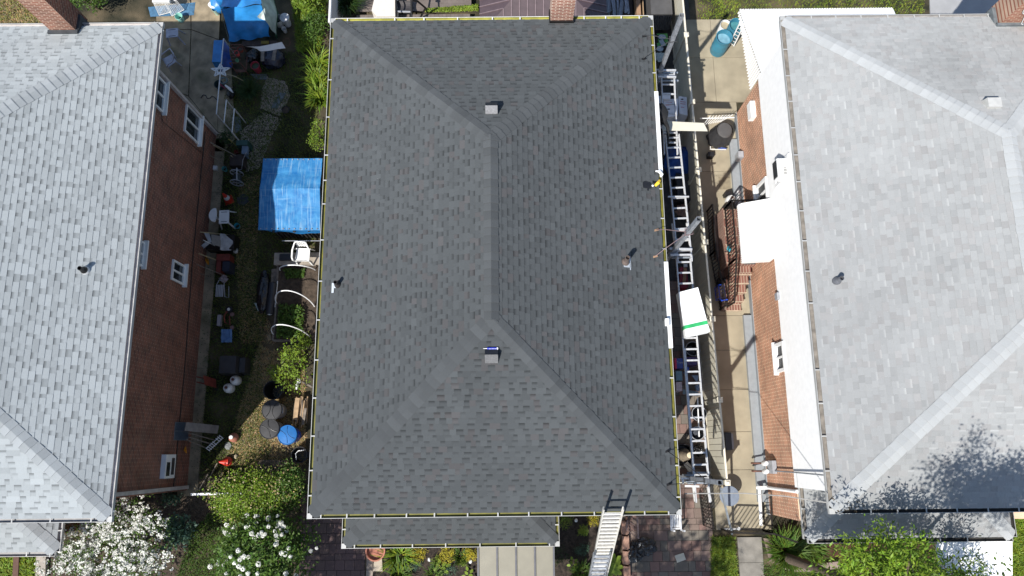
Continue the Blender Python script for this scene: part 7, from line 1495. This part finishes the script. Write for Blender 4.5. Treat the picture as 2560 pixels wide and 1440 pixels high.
# right corner bed
tuft('dense liriope clump left of its neighbour in the corner bed', 1960, 1375, .75, .5, L_MID, 700, 'grass plant', 'liriope', .03, .9, 'liriope clumps in the corner bed', tint=1.1); tuft('liriope clump nearer the porch roof in the corner bed', 2015, 1365, .6, .45, L_MID, 450, 'grass plant', 'liriope', .03, .9, 'liriope clumps in the corner bed')
xx_ = 1948
cur = [(1942, 1398), (1955, 1412), (1975, 1418), (2000, 1420), (2022, 1419), (2046, 1417), (2070, 1414), (2096, 1411)]
for k, (a_, b_) in enumerate(zip(cur[:-1], cur[1:])):
    mb = MB(); A_, B_ = at(*a_, .1), at(*b_, .1); mb.beam(A_.lerp(B_, .03), A_.lerp(B_, .94), .2, .2); tag(mb.build('edging_block', mat('grey_pink_block', (.26, .2, .17), .9, var=.2)), 'weathered pink grey block in the curved edge of the corner bed', 'edging block', 'blocks edging the corner bed')
sheet('bed_edge', [(1908, 1345), (1925, 1345), (1945, 1400), (1925, 1410)], mat('edge_stone', (.2, .15, .12), .9, var=.3), 'narrow stone strip beside the front walk', .04, .04)
# step by the left porch and wooden rail
mb = MB(); mb.box(*at(42, 1395)[:2], 0, *at(56, 1520)[:2], .15) if False else mb.prism([at(x, y)[:2] for x, y in ((44, 1385), (58, 1385), (52, 1520), (38, 1520))], 0, .2); tag(mb.build('timber_edge', mat('red_brown_timber', (.1, .055, .04), .9)), 'brown timber edge in the left porch bed', 'timber')
mb = MB(); mb.prism([at(x, y)[:2] for x, y in ((98, 1385), (122, 1385), (118, 1520), (92, 1520))], 0, .15); tag(mb.build('front_steps', mat('pale_step', (.32, .29, .25), .9)), 'pale concrete step beside the left porch', 'steps')
# ------------------------------------------------------------------ trees at the front right
def tree(name, label, c, h, spread, ncl, per, cr, m, size, limbs=9, zc=None, flat=.55, asp=.35, tint=None, z0r=(.3, .65)):
    t = thing(name, label, 'tree', (c[0], c[1], 0)); mb = MB(); zc = zc or h * .68; top = h * .8
    mb.tube([(c[0], c[1], 0), (c[0] + .08, c[1], h * .25), (c[0] - .05, c[1] + .05, h * .5), (c[0], c[1], top)], [.16, .12, .085, .02], 9); ce = []
    for k in range(limbs):
        a_ = k * 2.4 + random.random() * .5; z0 = h * random.uniform(*z0r); L_ = spread * random.uniform(.6, 1.05); e_ = np.array([c[0] + math.cos(a_) * L_, c[1] + math.sin(a_) * L_, min(h * .98, z0 + L_ * random.uniform(.1, .7))]); s0_ = np.array([c[0], c[1], z0]); md = s0_ * .5 + e_ * .5 + np.array([0, 0, .12 * L_])
        mb.tube([tuple(s0_), tuple(md), tuple(e_)], [.06, .035, .01], 6)
        for q in range(3):
            b_ = s0_ + (e_ - s0_) * (.5 + .17 * q); f_ = b_ + rng.normal(0, .35, 3) + np.array([0, 0, .15]); mb.tube([tuple(b_), tuple(f_)], [.018, .006], 4); ce += [f_, b_]
        ce.append(e_)
    mb.build('trunk', BARK, t, smooth=True); ce = np.array(ce); pos = []
    for k in range(ncl):
        b_ = ce[rng.integers(len(ce))] + rng.normal(0, spread * .13, 3) * [1, 1, .7]; pos.append(b_ + rng.normal(size=(per, 3)) * cr * [1, 1, .55])
    leafmesh('crown', m, t, np.vstack(pos), size, asp=asp, up=.35, tint=tint); return t
tree('ash_tree', 'bright green narrow leaved tree in front of the right porch', (8.35, -3.2, 0), 8.0, 1.4, 260, 64, .17, L_ASH, .12, 20, asp=.3, z0r=(.62, .85), tint=1.25)
tree('ash_tree', 'darker narrow leaved tree whose crown shades the white awning', (10.9, -3.9, 0), 6.0, 1.1, 110, 70, .17, L_ASH, .12, 13, asp=.28, tint=.7, z0r=(.5, .75))
tree('ash_tree', 'tallest narrow leaved tree at the far right corner', (9.6, -4.3, 0), 11.0, 1.65, 230, 120, .22, L_ASH, .1, 26, asp=.42, tint=.85, z0r=(.78, .92))
tree('street_tree', 'slim leafy tree before the paver path', (-8.4, -7.3, 0), 8.0, 1.0, 60, 80, .3, L_MID, .13, 12, asp=.5, z0r=(.6, .85))
tree('street_tree', 'broad leafy tree before the paver driveway', (.0, -9.9, 0), 12.5, 2.2, 50, 120, .3, L_ASH, .17, 16, asp=.5, z0r=(.6, .85))
